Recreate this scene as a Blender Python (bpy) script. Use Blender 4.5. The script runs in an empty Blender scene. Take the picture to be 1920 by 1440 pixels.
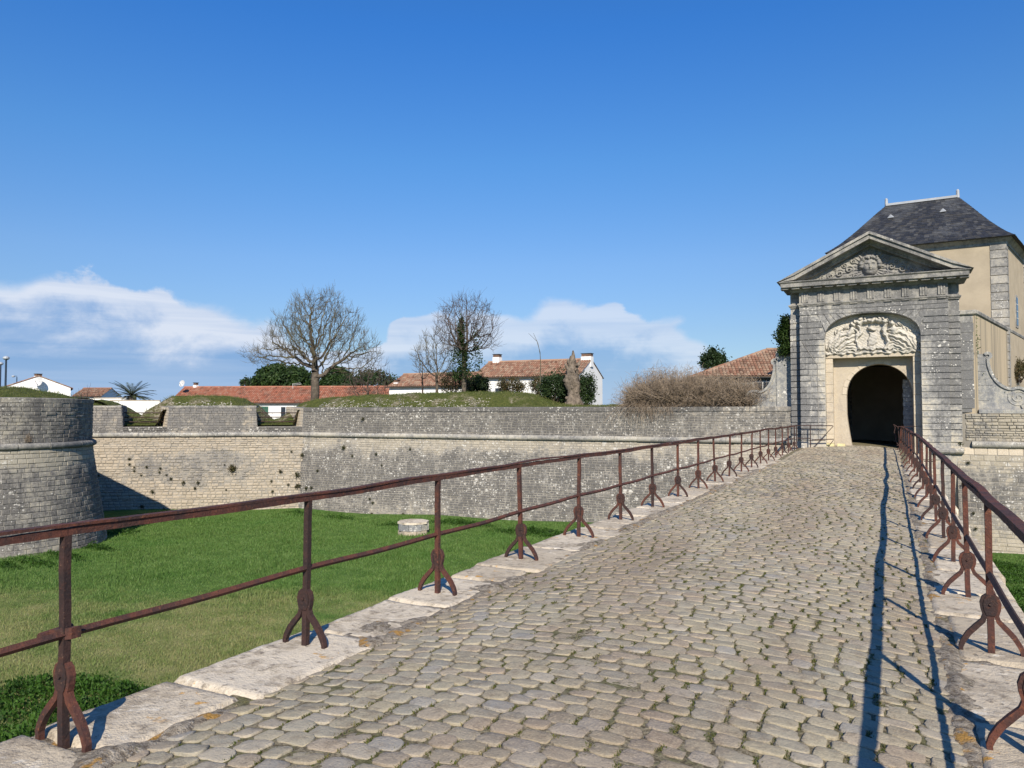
import bpy, math, random
import numpy as np
from mathutils import Vector, Matrix

R = math.radians
rng = np.random.default_rng(7)
random.seed(7)
C = bpy.context.scene.collection
scene = bpy.context.scene

# ------------------------------------------------------------------ camera
# world: the road runs along +Y, X is across it, the kerb tops are z = 0
F = 1400.0                      # focal length in pixels of a 1920 px wide picture
CAM = np.array([0.0, 0.0, 1.62])
YAW, PITCH = R(26.86), R(2.13)
cam_d = bpy.data.cameras.new('camera')
cam = bpy.data.objects.new('camera', cam_d)
C.objects.link(cam)
cam.location = CAM
cam.rotation_euler = (R(90) + PITCH, 0, YAW)
cam_d.sensor_width = 36
cam_d.lens = 36 * F / 1920
cam_d.clip_start = 0.05
cam_d.clip_end = 6000
scene.camera = cam
_rot = np.array(cam.rotation_euler.to_matrix())
c_right, c_up, c_fwd = _rot[:, 0], _rot[:, 1], -_rot[:, 2]

def at(x, y, d):
    """point of the place seen at picture position x, y at the depth d"""
    return CAM + d * (c_fwd + (x - 960) / F * c_right + (720 - y) / F * c_up)

def proj(P):
    q = np.asarray(P, float) - CAM
    z = q @ c_fwd
    return 960 + F * (q @ c_right) / z, 720 - F * (q @ c_up) / z, z

# ------------------------------------------------------------------ sky and sun
SUN_EL = R(34.5)
sun_h = np.array([0.480, -0.877]); sun_h /= np.linalg.norm(sun_h)
SUN = np.array([sun_h[0] * math.cos(SUN_EL), sun_h[1] * math.cos(SUN_EL), math.sin(SUN_EL)])
sun_d = bpy.data.lights.new('sun', 'SUN')
sun_d.energy = 5.0
sun_d.angle = R(0.53)
sun_d.color = (1.0, 0.905, 0.755)
sun = bpy.data.objects.new('sun', sun_d)
C.objects.link(sun)
sun.rotation_euler = Vector(SUN).to_track_quat('Z', 'Y').to_euler()
sun.location = (20, -30, 40)

scene.view_settings.view_transform = 'Standard'
scene.view_settings.look = 'None'
scene.view_settings.gamma = 1
scene.view_settings.exposure = 0.485          # the photograph is exposed for sunlit stone under a deep sky
scene.view_settings.use_curve_mapping = False
scene.cycles.max_bounces = 6
scene.cycles.diffuse_bounces = 3
scene.cycles.use_denoising = True

class NT:
    """small helper to write node trees"""
    def __init__(s, tree):
        s.t = tree
    def n(s, kind, **kw):
        o = s.t.nodes.new(kind)
        for k, v in kw.items():
            setattr(o, k, v)
        return o
    def set(s, sock, v):
        if v is None:
            return
        if isinstance(v, bpy.types.NodeSocket):
            s.t.links.new(v, sock)
        else:
            if sock.type == 'RGBA' and len(v) == 3:
                v = (*v, 1)
            sock.default_value = v
    def m(s, op, a, b=None, c=None, clamp=False):
        o = s.n('ShaderNodeMath', operation=op, use_clamp=clamp)
        for i, v in enumerate((a, b, c)):
            s.set(o.inputs[i], v)
        return o.outputs[0]
    def vm(s, op, a, b=None):
        o = s.n('ShaderNodeVectorMath', operation=op)
        s.set(o.inputs[0], a); s.set(o.inputs[1], b)
        return o.outputs['Value'] if op in ('LENGTH', 'DOT_PRODUCT') else o.outputs[0]
    def mix(s, f, a, b, blend='MIX'):
        o = s.n('ShaderNodeMix', data_type='RGBA', blend_type=blend)
        s.set(o.inputs[0], f); s.set(o.inputs[6], a); s.set(o.inputs[7], b)
        return o.outputs[2]
    def noise(s, vec, scale, detail=4, rough=0.55, dist=0.0):
        o = s.n('ShaderNodeTexNoise')
        s.set(o.inputs['Vector'], vec)
        o.inputs['Scale'].default_value = scale
        o.inputs['Detail'].default_value = detail
        o.inputs['Roughness'].default_value = rough
        o.inputs['Distortion'].default_value = dist
        return o.outputs['Fac']
    def voro(s, vec, scale, feature='F1', rand=1.0):
        o = s.n('ShaderNodeTexVoronoi', feature=feature)
        s.set(o.inputs['Vector'], vec)
        o.inputs['Scale'].default_value = scale
        o.inputs['Randomness'].default_value = rand
        return o
    def step(s, v, lo, hi, smooth=True):
        o = s.n('ShaderNodeMapRange', interpolation_type='SMOOTHSTEP' if smooth else 'LINEAR')
        s.set(o.inputs['Value'], v); s.set(o.inputs['From Min'], lo); s.set(o.inputs['From Max'], hi)
        return o.outputs[0]
    def ramp(s, v, stops, interp='LINEAR'):
        o = s.n('ShaderNodeValToRGB')
        o.color_ramp.interpolation = interp
        e = o.color_ramp.elements
        while len(e) < len(stops):
            e.new(0.5)
        for el, (p, c) in zip(e, stops):
            el.position = p
            el.color = (*c, 1) if not np.isscalar(c) else (c, c, c, 1)
        s.set(o.inputs[0], v)
        return o.outputs[0]
    def sep(s, v):
        o = s.n('ShaderNodeSeparateXYZ'); s.set(o.inputs[0], v)
        return o.outputs
    def comb(s, x, y, z):
        o = s.n('ShaderNodeCombineXYZ')
        s.set(o.inputs[0], x); s.set(o.inputs[1], y); s.set(o.inputs[2], z)
        return o.outputs[0]

world = bpy.data.worlds.new('World')
scene.world = world
world.use_nodes = True
wt = world.node_tree
wt.nodes.clear()
w = NT(wt)
sky = w.n('ShaderNodeTexSky', sky_type='NISHITA')
sky.sun_disc = False
sky.sun_elevation = SUN_EL
sky.sun_rotation = math.atan2(sun_h[0], sun_h[1])
sky.altitude = 0
sky.air_density = 1.0
sky.dust_density = 0.25
sky.ozone_density = 2.6
hs = w.n('ShaderNodeHueSaturation')
hs.inputs['Saturation'].default_value = 1.0
hs.inputs['Value'].default_value = 1.0
w.set(hs.inputs['Color'], sky.outputs[0])
SKY_STRENGTH = 0.076
dirv = w.n('ShaderNodeTexCoord').outputs['Generated']
dx, dy, dz = w.sep(dirv)
elev = w.m('MULTIPLY', w.m('ARCSINE', dz), 180 / math.pi)
azl = w.m('MULTIPLY', w.m('ARCTAN2', w.m('MULTIPLY', dx, -1), dy), 180 / math.pi)   # degrees left of the road
# deep clear-air blue: the sky deepens evenly with height all round
tint = w.ramp(w.m('DIVIDE', elev, 60.0, clamp=True), [(0.0, (0.60, 0.70, 0.90)), (0.10, (0.66, 0.77, 0.95)), (0.185, (0.70, 0.90, 1.14)), (0.31, (0.54, 0.99, 1.38)), (0.46, (0.35, 0.95, 1.62)), (1.0, (0.33, 0.93, 1.66))])
skyc = w.mix(1.0, hs.outputs[0], tint, 'MULTIPLY')
u01 = w.m('ADD', w.m('DIVIDE', azl, 360.0), 0.5)
# height of the cloud banks above the horizon round the compass, in degrees / 14
def st(deg, top):
    return (0.5 + deg / 360, top / 14)
banks = [st(-178, 6.5), st(-150, 8), st(-120, 4), st(-90, 7), st(-60, 6), st(-35, 1.5), st(-8, 0.4), st(8, 0.6), st(11.5, 4.5), st(15, 7.0),
         st(20, 8.2), st(24, 8.6), st(28, 7.2), st(32, 8.2), st(35.5, 6.6), st(37.5, 4.4), st(42.5, 4.8), st(45, 7.6), st(52, 8.6),
         st(58, 9.0), st(64, 8.4), st(90, 6), st(120, 8.5), st(150, 5)]
top = w.m('MULTIPLY', w.ramp(u01, banks[:24]), 14.0)
ca = w.m('MULTIPLY', azl, 0.10)
sv = w.comb(ca, w.m('MULTIPLY', elev, 0.15), 0.0)
fb = w.noise(sv, 1.5, 13, 0.62, 0.2)
puff = w.voro(w.vm('ADD', w.comb(w.m('MULTIPLY', azl, 0.22), w.m('MULTIPLY', elev, 0.30), 1.7), w.comb(w.m('MULTIPLY', fb, 0.5), w.m('MULTIPLY', fb, 0.4), 0.0)), 1.6, 'SMOOTH_F1').outputs['Distance']
fb2 = w.noise(w.comb(w.m('MULTIPLY', azl, 0.030), w.m('MULTIPLY', elev, 0.50), 3.3), 1.7, 7, 0.56, 0.3)
edge = w.m('ADD', w.m('SUBTRACT', top, elev), w.m('MULTIPLY', w.m('SUBTRACT', fb, 0.5), 3.6))
edge = w.m('ADD', edge, w.m('MULTIPLY', w.m('SUBTRACT', 0.45, puff), 2.4))
soft = w.step(w.noise(w.comb(w.m('MULTIPLY', azl, 0.06), 0.0, 7.7), 1.0, 2), 0.38, 0.62)
dens = w.step(edge, 0.0, w.m('ADD', 0.40, w.m('MULTIPLY', soft, 1.3)))
streak = w.step(fb2, 0.32, 0.64)
crown_ = w.step(w.m('ADD', edge, w.m('MULTIPLY', w.m('SUBTRACT', fb, 0.5), 7.0)), 5.2, 1.6)
lit = w.m('ADD', w.m('MULTIPLY', crown_, 0.86), w.m('MULTIPLY', w.m('SUBTRACT', streak, 0.45), 0.34), clamp=True)
ccol = w.mix(lit, (0.205, 0.375, 0.69), (0.72, 0.785, 0.91))
haze_c = w.mix(w.m('MULTIPLY', w.step(elev, 4.2, 0.0), 0.8), ccol, (0.39, 0.555, 0.82))
opac = w.m('MULTIPLY', dens, w.m('ADD', 0.80, w.m('MULTIPLY', lit, 0.16)))
opac = w.m('MULTIPLY', opac, w.ramp(u01, [(0.0, 1.0), (0.5 + 10 / 360, 0.72), (0.5 + 34 / 360, 0.78), (0.5 + 43 / 360, 1.0), (1.0, 1.0)]))
low_h = w.m('MULTIPLY', w.step(elev, 4.5, 0.0), 0.35)
skyc = w.mix(low_h, skyc, tuple(q / (SKY_STRENGTH * 1.4) for q in (0.33, 0.52, 0.84)))
cs = w.vm('SCALE', haze_c)
cs_node = cs.node
cs_node.inputs['Scale'].default_value = 1 / (SKY_STRENGTH * 1.4)
fin = w.mix(opac, skyc, cs)
bg = w.n('ShaderNodeBackground')
w.set(bg.inputs['Color'], fin)
bg.inputs['Strength'].default_value = SKY_STRENGTH
wo = w.n('ShaderNodeOutputWorld')
wt.links.new(bg.outputs[0], wo.inputs[0])
# ------------------------------------------------------------------ building helpers
def tag(o, label=None, cat=None, group=None, kind=None):
    if label: o['label'] = label
    if cat: o['category'] = cat
    if group: o['group'] = group
    if kind: o['kind'] = kind
    return o

def empty(name, loc=(0, 0, 0), label=None, cat=None, group=None, kind=None):
    o = bpy.data.objects.new(name, None)
    C.objects.link(o)
    o.location = loc
    o.empty_display_size = 0.2
    return tag(o, label, cat, group, kind)

def meshdata(name, V, faces, mat=None, rnd=None, smooth=False):
    """faces: list of integer arrays of shape (n, k)"""
    V = np.ascontiguousarray(np.asarray(V, np.float32).reshape(-1, 3))
    me = bpy.data.meshes.new(name)
    faces = [np.asarray(f, np.int32) for f in faces if len(f)]
    me.vertices.add(len(V))
    me.vertices.foreach_set('co', V.ravel())
    loops = np.concatenate([f.ravel() for f in faces])
    tot = np.concatenate([np.full(len(f), f.shape[1], np.int32) for f in faces])
    start = np.concatenate([[0], np.cumsum(tot)[:-1]]).astype(np.int32)
    me.loops.add(len(loops))
    me.loops.foreach_set('vertex_index', loops)
    me.polygons.add(len(tot))
    me.polygons.foreach_set('loop_start', start)
    me.polygons.foreach_set('loop_total', tot)
    me.polygons.foreach_set('use_smooth', np.full(len(tot), smooth))
    if rnd is not None:
        a = me.attributes.new('rnd', 'FLOAT', 'POINT')
        a.data.foreach_set('value', np.asarray(rnd, np.float32))
    me.update(calc_edges=True)
    me.validate()
    if mat:
        me.materials.append(mat)
    return me

def obj(name, me, parent=None, loc=None, kind=None):
    """link a mesh as an object; with a parent, the mesh coordinates stay world coordinates"""
    o = bpy.data.objects.new(name, me)
    C.objects.link(o)
    if parent is not None:
        o.parent = parent
        if parent.parent is None:
            o.matrix_parent_inverse = Matrix.Translation(parent.location).inverted()
    if loc is not None:
        o.location = loc
    if kind:
        o['kind'] = kind
    return o

class MB:
    """collects shapes and builds them as ONE mesh object"""
    def __init__(s):
        s.V, s.Fs, s.r, s.n = [], {}, [], 0
    def add(s, V, faces, rnd=None):
        V = np.asarray(V, float).reshape(-1, 3)
        for f in faces:
            f = np.asarray(f)
            if f.ndim == 1: f = f[None, :]
            s.Fs.setdefault(f.shape[1], []).append(f + s.n)
        s.V.append(V)
        s.r.append(np.full(len(V), rng.random()) if rnd is None else (np.full(len(V), rnd) if np.isscalar(rnd) else rnd))
        s.n += len(V)
        return s
    def box(s, lo, hi, rnd=None):
        x0, y0, z0 = lo; x1, y1, z1 = hi
        V = [(x0, y0, z0), (x1, y0, z0), (x1, y1, z0), (x0, y1, z0), (x0, y0, z1), (x1, y0, z1), (x1, y1, z1), (x0, y1, z1)]
        return s.add(V, [BOXF], rnd)
    def obox(s, o, a, b, c, rnd=None):
        """box from corner o along the vectors a, b, c"""
        o, a, b, c = [np.asarray(q, float) for q in (o, a, b, c)]
        V = [o, o + a, o + a + b, o + b, o + c, o + a + c, o + a + b + c, o + b + c]
        f = BOXF if np.dot(np.cross(a, b), c) > 0 else BOXF[:, ::-1]
        return s.add(V, [f], rnd)
    def prism(s, poly, y0, y1, rnd=None, bev=0.0, flatx=False):
        """polygon in x, z (counter-clockwise seen from -y) pushed from y0 (front) to y1"""
        p = np.asarray(poly, float)
        n = len(p)
        c = p.mean(0)
        if bev:
            d = c - p
            q = p + d * np.minimum(0.45, bev / np.maximum(1e-6, np.abs(d).min(0).max() if n < 3 else np.linalg.norm(d, axis=1)[:, None]))
            if flatx: q[:, 0] = p[:, 0]
            V = np.concatenate([np.c_[q[:, 0], np.full(n, y0), q[:, 1]], np.c_[p[:, 0], np.full(n, y0 + bev), p[:, 1]], np.c_[p[:, 0], np.full(n, y1), p[:, 1]]])
            i = np.arange(n); j = (i + 1) % n
            fs = [i[None, :], np.c_[i + n, j + n, j, i], np.c_[i + 2 * n, j + 2 * n, j + n, i + n], (i[::-1] + 2 * n)[None, :]]
        else:
            V = np.concatenate([np.c_[p[:, 0], np.full(n, y0), p[:, 1]], np.c_[p[:, 0], np.full(n, y1), p[:, 1]]])
            i = np.arange(n); j = (i + 1) % n
            fs = [i[None, :], np.c_[i + n, j + n, j, i], (i[::-1] + n)[None, :]]
        return s.add(V, fs, rnd)
    def tube(s, P, r, k=6, rnd=None, cap=True):
        """tube along the points P with radius r (number or one per point)"""
        P = np.asarray(P, float); n = len(P)
        r = np.full(n, r) if np.isscalar(r) else np.asarray(r, float)
        T = np.gradient(P, axis=0); T /= np.linalg.norm(T, axis=1)[:, None] + 1e-12
        ref = np.array([0.0, 0, 1]) if abs(T[:, 2]).mean() < 0.9 else np.array([1.0, 0, 0])
        A = np.cross(T, ref); A /= np.linalg.norm(A, axis=1)[:, None] + 1e-12
        B = np.cross(T, A)
        a = np.arange(k) / k * 2 * np.pi
        V = P[:, None, :] + r[:, None, None] * (np.cos(a)[None, :, None] * A[:, None, :] + np.sin(a)[None, :, None] * B[:, None, :])
        i = np.arange(n - 1)[:, None] * k; j = np.arange(k)[None, :]; j2 = (j + 1) % k
        q = np.stack([i + j, i + j2, i + k + j2, i + k + j], -1).reshape(-1, 4)
        fs = [q]
        if cap:
            fs += [np.arange(k)[None, :], (np.arange(k)[::-1] + (n - 1) * k)[None, :]]
        return s.add(V.reshape(-1, 3), fs, rnd)
    def bar(s, P, wv, th, rnd=None):
        """flat bar along the points P; wv: vector across its width (full), th: thickness vector (full)"""
        P = np.asarray(P, float); n = len(P)
        wv = np.broadcast_to(np.asarray(wv, float), (n, 3)); th = np.broadcast_to(np.asarray(th, float), (n, 3))
        V = np.stack([P - wv / 2 - th / 2, P + wv / 2 - th / 2, P + wv / 2 + th / 2, P - wv / 2 + th / 2], 1).reshape(-1, 3)
        i = np.arange(n - 1)[:, None] * 4; j = np.arange(4)[None, :]; j2 = (j + 1) % 4
        q = np.stack([i + j, i + j2, i + 4 + j2, i + 4 + j], -1).reshape(-1, 4)
        return s.add(V, [q, [[0, 3, 2, 1]], [[(n - 1) * 4 + a for a in (0, 1, 2, 3)]]], rnd)
    def sweep(s, path, prof, closed=False, rnd=None, caps=True):
        """profile of (outward, z) points swept along a path of x, y points; outward lies to the right of travel"""
        P = np.asarray(path, float); n = len(P)
        if closed:
            d0 = P - np.roll(P, 1, 0); d1 = np.roll(P, -1, 0) - P
        else:
            d = np.diff(P, axis=0); d0 = np.vstack([d[:1], d]); d1 = np.vstack([d, d[-1:]])
        n0 = np.c_[d0[:, 1], -d0[:, 0]]; n0 /= np.linalg.norm(n0, axis=1)[:, None]
        n1 = np.c_[d1[:, 1], -d1[:, 0]]; n1 /= np.linalg.norm(n1, axis=1)[:, None]
        m = n0 + n1; m /= np.linalg.norm(m, axis=1)[:, None]
        m /= np.maximum(0.3, (m * n0).sum(1))[:, None]
        pr = np.asarray(prof, float); k = len(pr)
        V = np.zeros((n, k, 3))
        V[:, :, :2] = P[:, None, :] + m[:, None, :] * pr[None, :, :1]
        V[:, :, 2] = pr[None, :, 1]
        ii = np.arange(n if closed else n - 1); i = ii[:, None] * k; i2 = ((ii + 1) % n)[:, None] * k
        j = np.arange(k - 1)[None, :]
        q = np.stack([i + j, i2 + j, i2 + j + 1, i + j + 1], -1).reshape(-1, 4)
        fs = [q]
        if caps and not closed:
            fs += [np.arange(k)[None, ::-1], (np.arange(k) + (n - 1) * k)[None, :]]
        return s.add(V.reshape(-1, 3), fs, rnd)
    def data(s, name, mat, smooth=False):
        return meshdata(name, np.concatenate(s.V), [np.concatenate(f) for f in s.Fs.values()], mat, np.concatenate(s.r), smooth)
    def build(s, name, mat, parent=None, smooth=False, kind=None):
        return obj(name, s.data(name, mat, smooth), parent, kind=kind)

BOXF = np.array([[0, 3, 2, 1], [4, 5, 6, 7], [0, 1, 5, 4], [1, 2, 6, 5], [2, 3, 7, 6], [3, 0, 4, 7]])

# ---------------- masonry laid on a surface
class Line:
    """straight wall face from A to B; the outward side lies to the right of travel; batter leans it out below z = zc"""
    def __init__(s, A, B, zc=0.2, batter=0.16, up=0.03):
        s.A, s.B = np.array(A, float), np.array(B, float)
        s.d = s.B - s.A; s.L = np.linalg.norm(s.d); s.d /= s.L
        s.nn = np.array([s.d[1], -s.d[0]])
        s.zc, s.b, s.up = zc, batter, up
    def off(s, z):
        return np.where(z < s.zc, (s.zc - z) * s.b, -(z - s.zc) * s.up)
    def __call__(s, u, z):
        u, z = np.broadcast_arrays(np.asarray(u, float), np.asarray(z, float))
        o = s.off(z)
        P = np.stack([s.A[0] + s.d[0] * u + s.nn[0] * o, s.A[1] + s.d[1] * u + s.nn[1] * o, z], -1)
        N = np.broadcast_to(np.array([s.nn[0], s.nn[1], 0.1]), P.shape)
        return P, N

class Curve(Line):
    """the same along a smooth path of points"""
    def __init__(s, pts, zc=0.2, batter=0.16, up=0.0):
        s.P = np.array(pts, float)
        seg = np.linalg.norm(np.diff(s.P, axis=0), axis=1)
        s.U = np.concatenate([[0], np.cumsum(seg)]); s.L = s.U[-1]
        t = np.gradient(s.P, axis=0); t /= np.linalg.norm(t, axis=1)[:, None]
        s.N2 = np.c_[t[:, 1], -t[:, 0]]
        s.zc, s.b, s.up = zc, batter, up
    def __call__(s, u, z):
        u, z = np.broadcast_arrays(np.asarray(u, float), np.asarray(z, float))
        px = np.interp(u, s.U, s.P[:, 0]); py = np.interp(u, s.U, s.P[:, 1])
        nx = np.interp(u, s.U, s.N2[:, 0]); ny = np.interp(u, s.U, s.N2[:, 1])
        l = np.hypot(nx, ny); nx, ny = nx / l, ny / l
        o = s.off(z)
        return np.stack([px + nx * o, py + ny * o, z], -1), np.stack([nx, ny, np.full_like(nx, 0.1)], -1)

def courses(u0, u1, z0, z1, row, lmin, lmax, keep=None, jit=0.25):
    """rectangles (u0, u1, z0, z1) of a coursed wall"""
    out = []
    z = z0; first = True
    while z < z1 - 0.01:
        h = row * rng.uniform(1 - jit, 1 + jit)
        if z1 - (z + h) < row * 0.5: h = z1 - z
        u = u0 - rng.uniform(0, lmax) * (not first)
        first = False
        while u < u1:
            l = rng.uniform(lmin, lmax)
            a, b = max(u, u0), min(u + l, u1)
            if b - a > 0.05 and (keep is None or keep(a, b, z, z + h)):
                out.append((a, b, z, z + h))
            u += l
        z += h
    return np.array(out)

def lay(surf, rects, gap=0.012, proud=(0.002, 0.022), back=0.05, cham=0.016, wob=0.006):
    """stones as one set of arrays: each has a chamfered face and its own depth"""
    n = len(rects)
    g = gap / 2
    a, b, z0, z1 = rects.T
    pr = rng.uniform(proud[0], proud[1], n)
    def corner(ua, za, off):
        P, N = surf(ua + rng.uniform(-wob, wob, n), za + rng.uniform(-wob, wob, n))
        return P + N * off[:, None]
    c = np.minimum(cham, np.minimum(b - a, z1 - z0) * 0.25)
    bk = np.full(n, -back)
    lo = pr - cham * 0.8
    rings = [[corner(a + g, z0 + g, bk), corner(b - g, z0 + g, bk), corner(b - g, z1 - g, bk), corner(a + g, z1 - g, bk)],
             [corner(a + g, z0 + g, lo), corner(b - g, z0 + g, lo), corner(b - g, z1 - g, lo), corner(a + g, z1 - g, lo)],
             [corner(a + g + c, z0 + g + c, pr), corner(b - g - c, z0 + g + c, pr), corner(b - g - c, z1 - g - c, pr), corner(a + g + c, z1 - g - c, pr)]]
    V = np.stack([p for r_ in rings for p in r_], 1)
    f = []
    for k in (0, 4):
        for i in range(4):
            j = (i + 1) % 4
            f.append([k + i, k + j, k + 4 + j, k + 4 + i])
    f.append([8, 9, 10, 11])
    f = np.array(f)
    Fa = (f[None] + (np.arange(n) * 12)[:, None, None]).reshape(-1, 4)
    return V.reshape(-1, 3), Fa, np.repeat(rng.random(n), 12)

def lay_part(surf, rects, name, mat, parent, **kw):
    V, Fa, rd = lay(surf, rects, **kw)
    return obj(name, meshdata(name, V, [Fa], mat, rd), parent, kind='stuff')

def skin_grid(surf, u0, u1, z0, z1, nu, nz, off=-0.02):
    """the mortar behind the stones"""
    u, z = np.meshgrid(np.linspace(u0, u1, nu + 1), np.linspace(z0, z1, nz + 1))
    P, N = surf(u, z)
    V = (P + N * off).reshape(-1, 3)
    i = np.arange(nz)[:, None] * (nu + 1) + np.arange(nu)[None, :]
    return V, np.stack([i, i + 1, i + nu + 2, i + nu + 1], -1).reshape(-1, 4)

def stone_variants(name, mat, k=6):
    """unit stones (-.5 .. .5 across and up, face near 0) to be stretched over their place"""
    out = []
    for i in range(k):
        q = rng.uniform(-0.03, 0.03, (8, 2))
        c0 = np.array([(-.5, -.5), (.5, -.5), (.5, .5), (-.5, .5)])
        r0 = c0 + q[:4] * 0.3
        r1 = c0 * np.array([0.93, 0.84]) + q[4:]
        tz = rng.uniform(-0.006, 0.006, 4)
        V = np.concatenate([np.c_[r0, np.full(4, -0.06)], np.c_[r0, np.full(4, -0.008)], np.c_[r1, 0.006 + tz]])
        f = []
        for kk in (0, 4):
            for a in range(4):
                b = (a + 1) % 4
                f.append([kk + a, kk + b, kk + 4 + b, kk + 4 + a])
        f.append([8, 9, 10, 11])
        out.append(meshdata(name, V, [np.array(f)], mat))
    return out

def place_stone(name, me, surf, rect, parent, gap=0.012, depth=1.0, proud=0.006):
    a, b, z0, z1 = rect
    Pc, N = surf((a + b) / 2, (z0 + z1) / 2)
    Pl, _ = surf(a + gap / 2, (z0 + z1) / 2); Pr, _ = surf(b - gap / 2, (z0 + z1) / 2)
    Pb, _ = surf((a + b) / 2, z0 + gap / 2); Pt, _ = surf((a + b) / 2, z1 - gap / 2)
    X, Y = Pr - Pl, Pt - Pb
    Z = np.cross(X, Y); Z = Z / np.linalg.norm(Z) * depth
    o = bpy.data.objects.new(name, me)
    C.objects.link(o)
    o.parent = parent
    L = Pc + Z * (proud + rng.uniform(-0.006, 0.012)) - np.array(parent.location)
    M = Matrix(((X[0], Y[0], Z[0], L[0]), (X[1], Y[1], Z[1], L[1]), (X[2], Y[2], Z[2], L[2]), (0, 0, 0, 1)))
    o.matrix_local = M
    return o

# ---------------- plants
def leaves(P, size, n_dir=None, flat=0.6, seed=None, asp=0.55):
    """one bent diamond leaf at each point: arrays of vertices and faces"""
    n = len(P)
    size = np.broadcast_to(size, (n,))
    D = rng.normal(size=(n, 3))
    if n_dir is not None:
        D = D * flat + np.asarray(n_dir)
    D /= np.linalg.norm(D, axis=1)[:, None]
    S = np.cross(D, rng.normal(size=(n, 3))); S /= np.linalg.norm(S, axis=1)[:, None] + 1e-9
    U = np.cross(S, D)
    s = size[:, None]
    V = np.stack([P - D * s * 0.5, P + S * s * asp * 0.5 + U * s * 0.08, P + D * s * 0.5, P - S * s * asp * 0.5 + U * s * 0.08], 1)
    i = np.arange(n)[:, None] * 4
    Fa = np.concatenate([i + [[0, 1, 2]], i + [[0, 2, 3]]])
    return V.reshape(-1, 3), Fa, np.repeat(rng.random(n), 4)

def leaf_part(name, P, size, mat, parent=None, kind=None, **kw):
    V, Fa, rd = leaves(np.asarray(P), size, **kw)
    return obj(name, meshdata(name, V, [Fa], mat, rd), parent, kind=kind)

def blob(c, rad, n, clumps=40, cr=0.3, shell=0.75, low=-1.0):
    """points gathered in clumps through the outer part of an ellipsoid"""
    c, rad = np.asarray(c, float), np.asarray(rad, float)
    D = rng.normal(size=(clumps * 3, 3)); D /= np.linalg.norm(D, axis=1)[:, None]
    D = D[D[:, 2] > low][:clumps]
    cc = D * rng.uniform(shell, 1.0, (len(D), 1))
    k = rng.integers(0, len(cc), n)
    Q = cc[k] + rng.normal(size=(n, 3)) * cr * rng.uniform(0.5, 1.1, (len(cc), 1))[k]
    return c + Q * rad

def blades(P, h, wd, lean=0.5, tip=True):
    """grass blades: a bent two-part strip at each point"""
    n = len(P)
    h = np.broadcast_to(h, (n,))[:, None]; wd = np.broadcast_to(wd, (n,))[:, None]
    a = rng.uniform(0, 2 * np.pi, n); b = rng.uniform(0, 2 * np.pi, n)
    S = np.c_[np.cos(a), np.sin(a), np.zeros(n)]
    L = np.c_[np.cos(b), np.sin(b), np.zeros(n)] * rng.uniform(0.1, lean, (n, 1))
    up = np.array([0, 0, 1.0])
    M = P + (up * 0.55 + L * 0.35) * h
    T = P + (up * 0.9 + L * 1.0) * h
    V = np.stack([P - S * wd / 2, P + S * wd / 2, M + S * wd * 0.35, M - S * wd * 0.35, T], 1).reshape(-1, 3)
    i = np.arange(n)[:, None] * 5
    return V, [i + [[0, 1, 2, 3]], i + [[3, 2, 4]]], np.repeat(rng.random(n), 5)

def grow(base, trunk, att, step=0.22, infl=2.2, kill=0.4, iters=90, bias=(0, 0, 0.1)):
    """space colonisation: returns nodes, parents"""
    nodes = [np.array(p, float) for p in trunk]
    par = [-1] + list(range(len(trunk) - 1))
    A = np.array(att, float)
    for it in range(iters):
        if len(A) == 0: break
        N = np.array(nodes)
        d2 = ((A[:, None, :] - N[None]) ** 2).sum(-1)
        near = d2.argmin(1); dm = d2[np.arange(len(A)), near]
        ok = dm < infl ** 2
        if not ok.any():
            infl *= 1.5
            continue
        new = 0
        for k in np.unique(near[ok]):
            v = (A[ok & (near == k)] - N[k])
            v = (v / (np.linalg.norm(v, axis=1)[:, None] + 1e-9)).sum(0)
            v = v / (np.linalg.norm(v) + 1e-9) + np.array(bias) + rng.normal(size=3) * 0.16
            v /= np.linalg.norm(v)
            q = N[k] + v * step
            if min(np.linalg.norm(q - nodes[c]) for c in (k, len(nodes) - 1)) < step * 0.3: continue
            nodes.append(q); par.append(int(k)); new += 1
        N2 = np.array(nodes[-new:]) if new else N
        keep = (((A[:, None, :] - N2[None]) ** 2).sum(-1)).min(1) > kill ** 2
        A = A[keep]
        if not new: break
    return np.array(nodes), np.array(par)

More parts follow.
